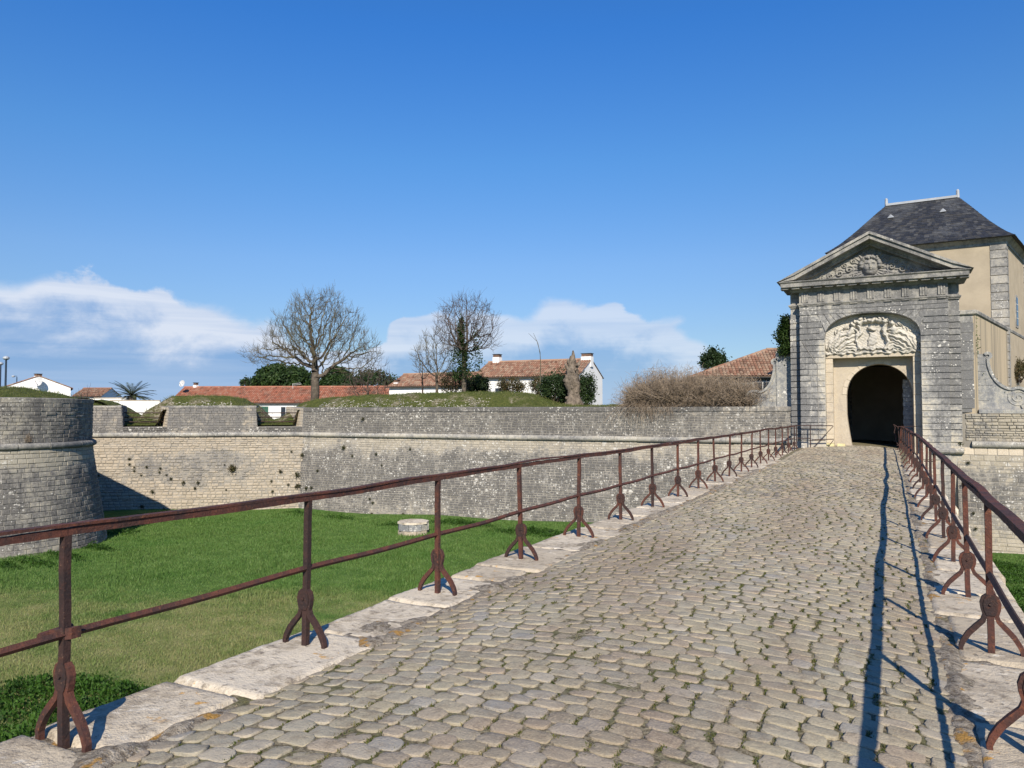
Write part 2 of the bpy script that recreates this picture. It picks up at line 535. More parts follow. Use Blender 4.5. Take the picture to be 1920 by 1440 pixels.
def woody(nodes, par, r_tip, r_base, mat_t, mat_c, parent, thick=0.05, twig=(0.25, 0.5, 2), up=0.6, curl=0.35, dense=0.6):
    """limbs from a grown skeleton: 'trunk' carries the thick wood, 'crown' the branches and twigs"""
    n = len(nodes)
    area = np.zeros(n); kids = np.zeros(n, int)
    for i in range(n - 1, 0, -1):
        if kids[i] == 0: area[i] = 1.0
        area[par[i]] += area[i]; kids[par[i]] += 1
    p = 2.2
    r = r_tip * area ** (1 / p)
    r = r * np.where(r > 0, 1, 1)
    sc = r_base / r[0]
    r = r_tip + (r - r_tip) * ((r_base - r_tip) / (r[0] - r_tip))
    t, c = MB(), MB()
    for i in range(1, n):
        a, b = nodes[par[i]], nodes[i]
        if kids[i] == 0: rb = r[i] * 0.7
        else: rb = r[i]
        ra = r[par[i]] if kids[par[i]] < 2 else min(r[par[i]], r[i] * 1.25)
        tgt, k = (t, 8) if r[i] > thick else (c, 4 if r[i] > thick * 0.4 else 3)
        v = b - a
        tgt.tube([a, b + v * 0.06], [ra, rb], k, cap=False)
    lo, hi, cnt = twig
    for i in range(1, n):
        if r[i] < thick * 0.55:
            m = cnt if kids[i] == 0 else (1 if rng.random() < dense else 0)
            for _ in range(m):
                d = nodes[i] - nodes[par[i]]; d /= np.linalg.norm(d) + 1e-9
                d = d + rng.normal(size=3) * 0.55 + np.array([0, 0, up]); d /= np.linalg.norm(d)
                L = rng.uniform(lo, hi)
                m1 = nodes[i] + d * L * 0.5 + rng.normal(size=3) * L * 0.08
                e = m1 + (d + np.array([0, 0, curl]) * rng.random()) * L * 0.5
                c.tube([nodes[i], m1, e], [r_tip * 0.95, r_tip * 0.75, r_tip * 0.45], 3, cap=False)
                if dense > 0.9:
                    e2 = m1 + (d + rng.normal(size=3) * 0.6 + np.array([0, 0, 0.4])) * L * 0.45
                    c.tube([m1, e2], [r_tip * 0.7, r_tip * 0.4], 3, cap=False)
    if t.n: t.build('trunk', mat_t, parent, smooth=True)
    c.build('crown', mat_c, parent)
    return nodes[kids == 0]

# ------------------------------------------------------------------ materials
def material(name, rough=0.85, spec=0.3):
    m = bpy.data.materials.new(name)
    m.use_nodes = True
    t = m.node_tree
    b = t.nodes['Principled BSDF']
    b.inputs['Roughness'].default_value = rough
    b.inputs['Specular IOR Level'].default_value = spec
    n = NT(t)
    n.b = b
    n.mat = m
    n.k = 0.78
    n.pos = n.n('ShaderNodeNewGeometry').outputs['Position']
    at_ = n.n('ShaderNodeAttribute', attribute_name='rnd').outputs['Fac']
    oi = n.n('ShaderNodeObjectInfo').outputs['Random']
    n.rnd = n.m('FRACT', n.m('ADD', at_, oi))
    return n

def finish(n, col, bump=None, dist=0.01, strength=0.6):
    col = n.mix(1.0, col, (n.k, n.k, n.k), 'MULTIPLY')
    n.set(n.b.inputs['Base Color'], col)
    if bump is not None:
        b = n.n('ShaderNodeBump')
        b.inputs['Strength'].default_value = strength
        b.inputs['Distance'].default_value = dist
        n.set(b.inputs['Height'], bump)
        n.t.links.new(b.outputs[0], n.b.inputs['Normal'])
    return n.mat

def stretch(n, sx, sy, sz):
    return n.vm('MULTIPLY', n.pos, (sx, sy, sz))

def wall_mat(name, cream=(0.50, 0.435, 0.335), dark=(0.145, 0.138, 0.130), mid=(0.31, 0.29, 0.255), bias=0.5, white=0.5, band=None, base=-3.6, patch=None,
             spot=5.0, rw=0.10, k=0.73):
    """weathered limestone: clean stone, grey crust in patches and streaks, white lichen, pale band below a cordon"""
    n = material(name, 0.92, 0.15)
    n.k = k
    x, y, z = n.sep(n.pos)
    big = n.noise(n.pos, 0.40, 6, 0.62)
    streak = n.noise(stretch(n, 1.6, 1.6, 0.22), 1.1, 7, 0.66)
    mid_n = n.noise(n.pos, 2.3, 6, 0.66)
    fine = n.noise(n.pos, 8.0, 6, 0.72)
    grain = n.noise(n.pos, 45.0, 3, 0.62)
    crust = n.m('ADD', n.m('MULTIPLY', big, 0.40), n.m('MULTIPLY', streak, 0.35))
    crust = n.m('ADD', crust, n.m('MULTIPLY', mid_n, 0.25))
    crust = n.m('ADD', crust, n.m('MULTIPLY', n.m('SUBTRACT', fine, 0.5), 0.42))
    crust = n.m('ADD', n.m('MULTIPLY', n.m('SUBTRACT', crust, 0.5), 2.2), 0.5)
    crust = n.m('ADD', crust, n.m('MULTIPLY', n.m('SUBTRACT', n.rnd, 0.5), rw * 1.4))
    crust = n.m('ADD', crust, bias - 0.5)
    if patch is not None:
        crust = n.m('ADD', crust, patch(n, x, y, z))
    if band is not None:
        zz = n.m('ADD', z, n.m('MULTIPLY', n.m('SUBTRACT', n.noise(stretch(n, 1.3, 1.3, 0.35), 1.3, 7, 0.7), 0.5), 1.5))
        bm = n.m('MULTIPLY', n.step(zz, band - 1.1, band - 0.30), n.step(z, band + 0.1, band))
        crust = n.m('SUBTRACT', crust, n.m('MULTIPLY', bm, 0.42))
    low = n.m('MULTIPLY', n.step(n.m('ADD', z, n.m('MULTIPLY', n.m('SUBTRACT', mid_n, 0.5), 1.4)), base + 1.1, base + 0.1), 0.14)
    crust = n.m('SUBTRACT', crust, low)
    c1 = n.mix(n.rnd, cream, tuple(q * f for q, f in zip(cream, (0.78, 0.78, 0.77))))
    c1 = n.mix(n.m('MULTIPLY', n.step(fine, 0.35, 0.75), 0.5), c1, tuple(q * f for q, f in zip(cream, (1.16, 1.19, 1.24))))
    c1 = n.mix(n.m('MULTIPLY', n.step(mid_n, 0.55, 0.75), 0.35), c1, tuple(q * f for q, f in zip(cream, (0.80, 0.72, 0.60))))
    c2 = n.mix(n.step(crust, 0.34, 0.56), c1, mid)
    c3 = n.mix(n.step(crust, 0.48, 0.76), c2, dark)
    c3 = n.mix(n.m('MULTIPLY', n.step(grain, 0.50, 0.70), 0.42), c3, tuple(q * 0.55 + 0.27 for q in mid))
    c3 = n.mix(n.m('MULTIPLY', n.step(grain, 0.46, 0.32), 0.40), c3, tuple(q * 0.6 for q in dark))
    # white lichen: round spots of two sizes that gather in places
    jit = n.comb(n.m('MULTIPLY', fine, 0.09), n.m('MULTIPLY', grain, 0.03), n.m('MULTIPLY', fine, -0.08))
    place = n.noise(n.pos, 0.75, 5, 0.65)
    sp = None
    for sc, amp, sh in ((spot, 0.44, 0.0), (spot * 2.7, 0.46, -0.06)):
        wv = n.voro(n.vm('ADD', n.pos, jit), sc)
        rad = n.m('MULTIPLY', n.sep(wv.outputs['Color'])[0], amp)
        rad = n.m('MULTIPLY', rad, n.step(place, 0.64 - 0.26 * white + sh, 0.82 - 0.26 * white + sh))
        q = n.m('MULTIPLY', n.step(n.m('SUBTRACT', rad, wv.outputs['Distance']), -0.02, 0.07), n.m('ADD', 0.55, n.m('MULTIPLY', n.sep(wv.outputs['Color'])[1], 0.45)))
        sp = q if sp is None else n.m('MAXIMUM', sp, q)
    smear = n.m('MULTIPLY', n.step(n.noise(stretch(n, 2, 2, 0.8), 1.9, 9, 0.76), 0.60 - 0.08 * white, 0.76 - 0.08 * white), 0.62 * white)
    c4 = n.mix(n.m('MAXIMUM', sp, smear), c3, (0.70, 0.675, 0.62))
    hgt = n.m('ADD', n.m('MULTIPLY', fine, 0.6), n.m('MULTIPLY', grain, 0.4))
    return finish(n, c4, hgt, 0.035, 0.8)

def plain_mat(name, col, var=0.15, scale=4.0, rough=0.85, spec=0.25, bump=0.004, tint=None, grain=30.0):
    n = material(name, rough, spec)
    a = n.noise(n.pos, scale, 6, 0.6)
    g = n.noise(n.pos, grain, 3, 0.6)
    lo = tuple(q * (1 - var) for q in col); hi = tuple(min(1, q * (1 + var)) for q in col)
    c = n.mix(n.step(a, 0.3, 0.7), lo, hi)
    c = n.mix(n.m('MULTIPLY', n.rnd, var), c, tint or lo)
    return finish(n, c, n.m('ADD', a, n.m('MULTIPLY', g, 0.5)), bump, 0.5)

def leaf_mat(name, a, b, dry=None, trans=0.35):
    n = material(name, 0.6, 0.3)
    a, b = tuple(q * 0.8 for q in a), tuple(q * 0.8 for q in b)
    c = n.mix(n.rnd, a, b)
    c = n.mix(n.step(n.noise(n.pos, 1.6, 3), 0.35, 0.7), c, tuple(q * 0.62 for q in a))
    if dry:
        c = n.mix(n.m('MULTIPLY', n.step(n.rnd, 0.7, 0.95), 0.8), c, dry)
    n.set(n.b.inputs['Base Color'], c)
    tr = n.n('ShaderNodeBsdfTranslucent')
    n.set(tr.inputs['Color'], c)
    mx = n.n('ShaderNodeMixShader')
    mx.inputs[0].default_value = trans
    n.t.links.new(n.b.outputs[0], mx.inputs[1]); n.t.links.new(tr.outputs[0], mx.inputs[2])
    n.t.links.new(mx.outputs[0], n.t.nodes['Material Output'].inputs[0])
    return n.mat

def grass_colour(n):
    """living and dry turf; the far half of the moat is mown later and stands greener"""
    x, y, z = n.sep(n.pos)
    fwd = n.m('ADD', n.m('MULTIPLY', x, -math.sin(YAW)), n.m('MULTIPLY', y, math.cos(YAW)))
    j = n.noise(n.pos, 0.5, 5, 0.6)
    lush = n.step(n.m('ADD', fwd, n.m('MULTIPLY', n.m('SUBTRACT', j, 0.5), 7.0)), 19.6, 22.6)
    lush = n.m('MAXIMUM', lush, n.step(x, 0.0, 1.0))
    p = n.noise(n.pos, 1.4, 7, 0.65)
    q = n.noise(n.pos, 0.28, 4, 0.6)
    g1 = n.mix(n.step(p, 0.32, 0.68), (0.052, 0.130, 0.021), (0.100, 0.200, 0.042))
    d1 = n.mix(n.step(p, 0.30, 0.70), (0.180, 0.212, 0.068), (0.310, 0.295, 0.130))
    dry = n.m('MULTIPLY', n.m('SUBTRACT', 1.0, n.m('MULTIPLY', lush, 0.86)), n.step(q, 0.26, 0.52))
    return n.mix(dry, g1, d1), dry
# ---- the materials of the place
M = {}
M['tower'] = wall_mat('tower_stone', bias=0.645, white=0.50, band=0.24, spot=4.5, cream=(0.46, 0.42, 0.335))
def flank_patch(n, x, y, z):
    # a large rebuilt grey patch in the pale face
    u = n.m('ADD', n.m('MULTIPLY', n.m('ADD', x, 33.6), 0.812), n.m('MULTIPLY', n.m('ADD', y, -28.8), 0.584))
    dz = n.m('ADD', z, 1.35)
    e = n.m('ADD', n.m('MULTIPLY', n.m('POWER', n.m('ABSOLUTE', n.m('DIVIDE', u, 3.4)), 2.0), 1.0), n.m('POWER', n.m('ABSOLUTE', n.m('DIVIDE', dz, 1.15)), 2.0))
    inside = n.step(n.m('ADD', e, n.m('MULTIPLY', n.m('SUBTRACT', n.noise(n.pos, 0.9, 5), 0.5), 1.6)), 1.3, 0.6)
    par = n.step(z, 0.3, 0.5)
    return n.m('ADD', n.m('MULTIPLY', inside, 0.20), n.m('MULTIPLY', par, 0.34))
M['flank'] = wall_mat('flank_stone', k=0.72, bias=0.35, white=0.30, band=0.24, patch=flank_patch, cream=(0.53, 0.450, 0.345), mid=(0.36, 0.33, 0.285), dark=(0.215, 0.205, 0.195), spot=4.0)
def curtain_patch(n, x, y, z):
    return n.m('ADD', n.m('MULTIPLY', n.step(x, -11.0, -4.5), -0.20), n.m('MULTIPLY', n.step(z, 0.3, 0.5), -0.03))
M['curtain'] = wall_mat('curtain_stone', bias=0.79, white=0.85, band=0.24, patch=curtain_patch, cream=(0.51, 0.45, 0.355), mid=(0.30, 0.28, 0.25), spot=3.6)
def right_patch(n, x, y, z):
    a = n.m('MULTIPLY', n.m('MULTIPLY', n.step(z, 0.30, 0.36), n.step(z, 1.60, 1.50)), -0.26)
    return n.m('ADD', a, n.m('MULTIPLY', n.step(z, -1.6, -2.6), -0.22))
M['curtain_r'] = wall_mat('east_curtain_stone', k=0.74, bias=0.64, white=0.75, band=0.24, patch=right_patch, cream=(0.50, 0.44, 0.34), spot=4.0)
def gate_patch(n, x, y, z):
    # stone near the opening and towards the foot has been cleaned or renewed
    ax = n.m('ABSOLUTE', n.m('ADD', x, 0.64))
    j = n.m('MULTIPLY', n.m('SUBTRACT', n.noise(n.pos, 1.3, 5, 0.65), 0.5), 1.0)
    near = n.m('MULTIPLY', n.step(n.m('ADD', ax, n.m('MULTIPLY', j, 0.7)), 2.25, 1.75), n.step(z, 4.95, 4.3))
    foot = n.step(n.m('ADD', z, n.m('MULTIPLY', j, 1.2)), 1.7, 0.3)
    return n.m('ADD', n.m('MULTIPLY', near, -0.30), n.m('MULTIPLY', foot, -0.16))
M['gate'] = wall_mat('gate_ashlar', k=0.90, rw=0.10, bias=0.71, white=0.60, patch=gate_patch, cream=(0.54, 0.49, 0.40), mid=(0.33, 0.32, 0.30), dark=(0.158, 0.156, 0.155), base=0.0, spot=5.0)
M['gate_trim'] = wall_mat('gate_trim_stone', k=0.82, bias=0.58, white=0.40, cream=(0.48, 0.445, 0.38), mid=(0.335, 0.32, 0.295), dark=(0.175, 0.172, 0.168), base=-9, spot=6.0)
M['scroll'] = wall_mat('scroll_stone', k=0.86, bias=0.60, white=0.55, cream=(0.49, 0.455, 0.38), mid=(0.33, 0.325, 0.305), dark=(0.20, 0.205, 0.215), base=-9, spot=4.5)
M['cordon'] = wall_mat('cordon_stone', k=0.78, bias=0.50, white=0.75, cream=(0.52, 0.48, 0.40), mid=(0.36, 0.345, 0.31), dark=(0.19, 0.185, 0.18), base=-9, spot=7.0)
M['cordon_t'] = wall_mat('tower_cordon_stone', bias=0.62, white=0.35, cream=(0.46, 0.43, 0.37), mid=(0.29, 0.28, 0.26), dark=(0.165, 0.165, 0.165), base=-9, spot=7.0)
M['cream'] = wall_mat('cream_stone', k=0.86, bias=0.34, white=0.25, cream=(0.60, 0.515, 0.395), mid=(0.47, 0.405, 0.32), dark=(0.33, 0.295, 0.25), base=-9, spot=6.0)
M['relief'] = wall_mat('carved_stone', k=0.94, bias=0.40, white=0.25, cream=(0.57, 0.53, 0.46), mid=(0.46, 0.43, 0.375), dark=(0.30, 0.29, 0.275), base=-9, spot=7.0)
M['tymp'] = wall_mat('pediment_carving_stone', k=0.78, bias=0.56, white=0.2, cream=(0.44, 0.415, 0.35), mid=(0.335, 0.32, 0.285), dark=(0.235, 0.23, 0.225), base=-9, spot=7.0)
M['mortar'] = plain_mat('lime_mortar', (0.31, 0.285, 0.245), 0.3, 2.0)
M['mortar_g'] = plain_mat('grey_mortar', (0.275, 0.26, 0.235), 0.35, 2.0)

def kerb_mat():
    n = material('kerb_limestone', 0.92, 0.10)
    n.k = 0.93
    a = n.noise(n.pos, 2.2, 7, 0.66); f = n.noise(n.pos, 14, 6, 0.7); g = n.noise(n.pos, 70, 3, 0.6)
    c = n.mix(n.rnd, (0.617, 0.543, 0.432), (0.449, 0.382, 0.287))
    c = n.mix(n.step(n.m('ADD', n.m('MULTIPLY', a, 0.6), n.m('MULTIPLY', f, 0.4)), 0.46, 0.60), c, (0.351, 0.296, 0.224))
    c = n.mix(n.m('MULTIPLY', n.step(f, 0.55, 0.68), 0.8), c, (0.173, 0.146, 0.119))
    c = n.mix(n.m('MULTIPLY', n.step(n.noise(n.pos, 5.5, 6, 0.65), 0.58, 0.68), 0.7), c, (0.731, 0.673, 0.569))
    v = n.noise(n.vm('ADD', n.pos, (9.1, 4.2, 0)), 7.0, 6, 0.62)
    pt = n.noise(n.vm('ADD', n.pos, (3.1, 1.2, 0)), 0.9, 3, 0.5)
    ly = n.m('MULTIPLY', n.step(v, 0.60, 0.64), n.step(pt, 0.52, 0.60))
    c = n.mix(n.m('MULTIPLY', ly, 0.9), c, (0.522, 0.271, 0.050))
    return finish(n, c, n.m('ADD', n.m('MULTIPLY', f, 0.7), n.m('MULTIPLY', g, 0.3)), 0.03, 0.9)
M['kerb'] = kerb_mat()

def cobble_mat():
    n = material('cobble_stone', 0.85, 0.12)
    n.k = 0.76
    big = n.noise(stretch(n, 1.3, 0.30, 1.0), 0.75, 5, 0.6)
    a = n.noise(n.pos, 9, 6, 0.65); g = n.noise(n.pos, 80, 4, 0.65)
    c = n.ramp(n.rnd, [(0.0, (0.375, 0.337, 0.245)), (0.20, (0.430, 0.384, 0.282)), (0.36, (0.350, 0.332, 0.274)), (0.50, (0.450, 0.394, 0.271)), (0.62, (0.385, 0.352, 0.276)),
                       (0.76, (0.400, 0.327, 0.245)), (0.88, (0.495, 0.437, 0.338)), (1.0, (0.345, 0.332, 0.301))])
    c = n.mix(n.m('MULTIPLY', n.step(big, 0.42, 0.66), 0.55), c, (0.276, 0.203, 0.147))
    c = n.mix(n.m('MULTIPLY', n.step(big, 0.48, 0.30), 0.35), c, (0.442, 0.401, 0.323))
    c = n.mix(n.m('MULTIPLY', n.step(a, 0.48, 0.66), 0.50), c, (0.215, 0.169, 0.121))
    c = n.mix(n.m('MULTIPLY', n.step(g, 0.48, 0.66), 0.50), c, (0.541, 0.446, 0.315))
    c = n.mix(n.m('MULTIPLY', n.step(g, 0.45, 0.30), 0.45), c, (0.165, 0.131, 0.091))
    c = n.mix(n.m('MULTIPLY', n.step(n.noise(n.pos, 2.2, 5, 0.65), 0.56, 0.72), 0.4), c, (0.246, 0.209, 0.167))
    x, y, z = n.sep(n.pos)
    return finish(n, c, n.m('ADD', n.m('MULTIPLY', a, 0.6), n.m('MULTIPLY', g, 0.4)), 0.016, 1.0)
M['cobble'] = cobble_mat()

def joint_mat():
    n = material('joint_earth', 0.95, 0.1)
    n.k = 0.8
    a = n.noise(n.pos, 3.0, 6, 0.65); f = n.noise(n.pos, 40, 5, 0.7)
    c = n.mix(n.step(f, 0.35, 0.65), (0.105, 0.085, 0.052), (0.40, 0.345, 0.24))
    c = n.mix(n.m('MULTIPLY', n.step(n.m('ADD', n.m('MULTIPLY', a, 0.6), n.m('MULTIPLY', f, 0.4)), 0.49, 0.56), 0.6), c, (0.080, 0.095, 0.022))
    return finish(n, c, f, 0.02, 1.0)
M['joint'] = joint_mat()

def rust_mat(name, a=(0.125, 0.042, 0.027), b=(0.055, 0.027, 0.024), c=(0.215, 0.080, 0.038)):
    n = material(name, 0.78, 0.35)
    n.b.inputs['Metallic'].default_value = 0.0
    p = n.noise(n.pos, 6, 6, 0.65); q = n.noise(n.pos, 38, 6, 0.7)
    col = n.mix(n.step(p, 0.38, 0.62), a, b)
    col = n.mix(n.m('MULTIPLY', n.step(q, 0.54, 0.68), 0.8), col, c)
    col = n.mix(n.m('MULTIPLY', n.step(n.noise(n.pos, 130, 4, 0.7), 0.54, 0.66), 0.75), col, (0.030, 0.018, 0.016))
    col = n.mix(n.m('MULTIPLY', n.step(n.noise(n.pos, 60, 4, 0.7), 0.60, 0.70), 0.5), col, (0.24, 0.135, 0.09))
    return finish(n, col, n.m('ADD', n.m('MULTIPLY', q, 0.7), n.m('MULTIPLY', p, 0.3)), 0.014, 1.0)
M['rust'] = rust_mat('rusted_iron')
M['rust_d'] = rust_mat('dark_rusted_iron', (0.055, 0.026, 0.022), (0.030, 0.018, 0.018), (0.10, 0.036, 0.022))

def turf_mat():
    n = material('turf', 0.95, 0.1)
    n.k = 0.9
    c, d = grass_colour(n)
    f = n.noise(n.pos, 22, 6, 0.7)
    c = n.mix(n.m('MULTIPLY', n.step(f, 0.45, 0.7), 0.5), c, (0.035, 0.055, 0.012))
    return finish(n, c, f, 0.05, 1.0)
M['turf'] = turf_mat()
def blade_mat():
    n = material('grass_blade', 0.55, 0.3)
    c, d = grass_colour(n)
    c = n.mix(n.m('MULTIPLY', n.rnd, 0.6), c, (0.125, 0.235, 0.048))
    c = n.mix(n.m('MULTIPLY', n.step(n.rnd, 0.80, 0.9), n.m('ADD', 0.10, n.m('MULTIPLY', d, 0.75))), c, (0.33, 0.285, 0.135))
    n.set(n.b.inputs['Base Color'], c)
    tr = n.n('ShaderNodeBsdfTranslucent'); n.set(tr.inputs['Color'], c)
    mx = n.n('ShaderNodeMixShader'); mx.inputs[0].default_value = 0.35
    n.t.links.new(n.b.outputs[0], mx.inputs[1]); n.t.links.new(tr.outputs[0], mx.inputs[2])
    n.t.links.new(mx.outputs[0], n.t.nodes['Material Output'].inputs[0])
    return n.mat
M['blade'] = blade_mat()
def mound_mat():
    n = material('rampart_turf', 0.95, 0.1)
    a = n.noise(n.pos, 0.5, 6, 0.65); f = n.noise(n.pos, 7, 7, 0.7); g = n.noise(n.pos, 30, 4, 0.7)
    c = n.mix(n.step(f, 0.35, 0.65), (0.068, 0.090, 0.022), (0.135, 0.145, 0.042))
    nz = n.sep(n.n('ShaderNodeNewGeometry').outputs['Normal'])[2]
    steep = n.step(n.m('ADD', nz, n.m('MULTIPLY', n.m('SUBTRACT', a, 0.5), 0.9)), 0.90, 0.74)
    soil = n.mix(n.step(f, 0.42, 0.62), (0.155, 0.125, 0.072), (0.36, 0.325, 0.235))
    c = n.mix(n.m('MULTIPLY', steep, n.step(f, 0.34, 0.52)), c, soil)
    c = n.mix(n.m('MULTIPLY', n.step(g, 0.5, 0.7), 0.4), c, (0.05, 0.05, 0.018))
    return finish(n, c, n.m('ADD', f, n.m('MULTIPLY', g, 0.5)), 0.10, 1.0)
M['mound'] = mound_mat()
M['town'] = plain_mat('town_ground', (0.11, 0.12, 0.05), 0.4, 0.4)
M['leaf'] = leaf_mat('nettle_leaf', (0.040, 0.110, 0.012), (0.085, 0.185, 0.024))
M['moss'] = leaf_mat('joint_moss', (0.085, 0.115, 0.015), (0.155, 0.165, 0.030), dry=(0.21, 0.175, 0.065))
M['ivy'] = leaf_mat('ivy_leaf', (0.028, 0.066, 0.012), (0.070, 0.120, 0.025))
M['weed'] = leaf_mat('wall_weed_leaf', (0.045, 0.060, 0.016), (0.085, 0.085, 0.030), dry=(0.12, 0.09, 0.045))
M['bark'] = plain_mat('grey_bark', (0.135, 0.112, 0.088), 0.35, 6.0, 0.95, 0.1, 0.05)
M['twig'] = plain_mat('lichened_twig', (0.098, 0.084, 0.070), 0.45, 2.5, 0.95, 0.1, tint=(0.21, 0.19, 0.06))
M['twig_d'] = plain_mat('dark_twig', (0.105, 0.080, 0.068), 0.35, 2.5, 0.95, 0.1)
M['brush'] = plain_mat('dry_brush_twig', (0.265, 0.205, 0.150), 0.4, 2.0, 0.95, 0.1, tint=(0.34, 0.28, 0.215))
M['snag'] = plain_mat('dead_wood', (0.225, 0.185, 0.145), 0.5, 7.0, 0.95, 0.1, 0.10)
M['pine'] = leaf_mat('pine_needle', (0.026, 0.060, 0.014), (0.062, 0.110, 0.022), trans=0.2)
M['shrub'] = leaf_mat('evergreen_leaf', (0.022, 0.048, 0.014), (0.050, 0.085, 0.022), trans=0.15)
M['olive'] = leaf_mat('olive_shrub_leaf', (0.095, 0.095, 0.035), (0.14, 0.115, 0.05), dry=(0.17, 0.10, 0.05))
M['palm'] = leaf_mat('palm_leaf', (0.055, 0.072, 0.032), (0.105, 0.115, 0.055), trans=0.15)
M['render'] = plain_mat('white_render', (0.98, 0.97, 0.94), 0.05, 0.8, 0.9, 0.2)
M['plaster'] = plain_mat('sand_plaster', (0.455, 0.385, 0.285), 0.10, 1.2, 0.95, 0.1, 0.02, grain=12)
def stained_plaster():
    n = material('stained_plaster', 0.95, 0.1)
    s = n.noise(stretch(n, 4.5, 4.5, 0.12), 1.0, 6, 0.6); f = n.noise(n.pos, 12, 4)
    c = n.mix(n.step(s, 0.42, 0.66), (0.56, 0.46, 0.32), (0.30, 0.26, 0.20))
    c = n.mix(n.m('MULTIPLY', n.step(n.noise(stretch(n, 9, 9, 0.1), 1.0, 4), 0.6, 0.7), 0.5), c, (0.17, 0.155, 0.14))
    return finish(n, c, f, 0.01, 0.5)
M['plaster_s'] = stained_plaster()
def tile_mat(name, a, b, c_):
    n = material(name, 0.85, 0.2)
    c = n.ramp(n.rnd, [(0.0, a), (0.45, b), (0.8, c_), (1.0, tuple(q * 0.6 for q in a))])
    p = n.noise(n.pos, 1.2, 5, 0.6)
    c = n.mix(n.m('MULTIPLY', n.step(p, 0.48, 0.7), 0.55), c, (0.12, 0.085, 0.065))
    c = n.mix(n.m('MULTIPLY', n.step(n.noise(n.pos, 2.6, 5, 0.7), 0.62, 0.68), 0.7), c, (0.52, 0.44, 0.34))
    return finish(n, c, n.noise(n.pos, 25, 4), 0.01, 0.5)
M['tile'] = tile_mat('red_roof_tile', (0.34, 0.125, 0.075), (0.40, 0.155, 0.095), (0.42, 0.215, 0.145))
M['tile_o'] = tile_mat('old_roof_tile', (0.30, 0.150, 0.098), (0.36, 0.200, 0.132), (0.42, 0.295, 0.205))
def slate_mat():
    n = material('roof_slate', 0.55, 0.45)
    c = n.ramp(n.rnd, [(0.0, (0.020, 0.022, 0.027)), (0.5, (0.034, 0.036, 0.042)), (0.85, (0.052, 0.050, 0.046)), (1.0, (0.085, 0.085, 0.085))])
    p = n.noise(stretch(n, 1, 1, 0.5), 0.9, 6, 0.65)
    z = n.sep(n.pos)[2]
    c = n.mix(n.m('MULTIPLY', n.step(n.m('ADD', p, n.m('MULTIPLY', n.step(z, 11.2, 12.9), 0.12)), 0.52, 0.68), 0.55), c, (0.115, 0.12, 0.125))
    c = n.mix(n.m('MULTIPLY', n.step(n.noise(n.pos, 3.0, 5, 0.7), 0.58, 0.7), 0.4), c, (0.060, 0.052, 0.022))
    return finish(n, c, n.noise(n.pos, 20, 4), 0.006, 0.4)
M['slate'] = slate_mat()
M['zinc'] = plain_mat('zinc_ridge', (0.40, 0.42, 0.45), 0.12, 3.0, 0.5, 0.5)
M['shutter'] = plain_mat('green_shutter_paint', (0.022, 0.105, 0.075), 0.15, 3.0, 0.6, 0.4)
M['dark'] = plain_mat('dark_interior', (0.02, 0.02, 0.02), 0.2)
M['brick'] = plain_mat('chimney_brick', (0.20, 0.125, 0.09), 0.3, 6.0)
M['pole'] = plain_mat('navy_lamp_paint', (0.018, 0.035, 0.060), 0.15, 4.0, 0.5, 0.5)
M['lamp'] = plain_mat('lamp_head_grey', (0.42, 0.46, 0.50), 0.1, 4.0, 0.4, 0.5)
M['yellow'] = plain_mat('pale_yellow_paint', (0.74, 0.66, 0.36), 0.1, 6.0)
M['glass'] = plain_mat('window_glass', (0.035, 0.045, 0.06), 0.1, 2.0, 0.08, 0.6)
M['frame_w'] = plain_mat('white_window_paint', (0.72, 0.72, 0.70), 0.05, 4.0, 0.5, 0.4)
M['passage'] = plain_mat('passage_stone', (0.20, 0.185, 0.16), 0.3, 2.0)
M['steel'] = plain_mat('dish_metal', (0.62, 0.62, 0.62), 0.1, 4.0, 0.5, 0.5)
M['dark_cap'] = plain_mat('dark_cap', (0.05, 0.05, 0.052), 0.2, 4.0)

# ------------------------------------------------------------------ the ground
FLOOR = -3.6
def moat_z(x, y):
    return FLOOR + 0.10 * np.sin(x * 0.21 + 1.0) * np.sin(y * 0.17) + 0.05 * np.sin(x * 0.7 + y * 0.5)
gx = np.concatenate([[-3000, -400, -120], np.linspace(-60, 30, 91), [120, 400, 3000]])
gy = np.concatenate([[-3000, -300, -60], np.linspace(-20, 40, 61), [120, 500, 4000]])
X, Y = np.meshgrid(gx, gy)
inn = (np.abs(X + 15) < 60) & (np.abs(Y - 10) < 45)
Z = np.where(inn, moat_z(X, Y), FLOOR)
i = np.arange(len(gy) - 1)[:, None] * len(gx) + np.arange(len(gx) - 1)[None, :]
ground = obj('ground', meshdata('ground', np.stack([X, Y, Z], -1).reshape(-1, 3), [np.stack([i, i + 1, i + len(gx) + 1, i + len(gx)], -1).reshape(-1, 4)], M['turf'], smooth=True))
tag(ground, 'mown grass floor of the dry moat below the causeway', 'ground', kind='structure')

# ------------------------------------------------------------------ the causeway, its kerbs and cobbles
KL0, KL1, KR0, KR1 = -3.96, -3.27, 0.31, 0.98      # outer / inner edges of the kerbs
ROAD_C, ROAD_H = (KL1 + KR0) / 2, (KR0 - KL1) / 2
def crown(x):
    return 0.10 * (1 - np.clip(np.abs((x - ROAD_C) / ROAD_H), 0, 1) ** 2.0) - 0.012
Y_END = 33.45
def rise(y):
    t = np.clip((np.asarray(y, float) - 24) / 9, 0, 1)
    return 0.12 * t * t * (3 - 2 * t)

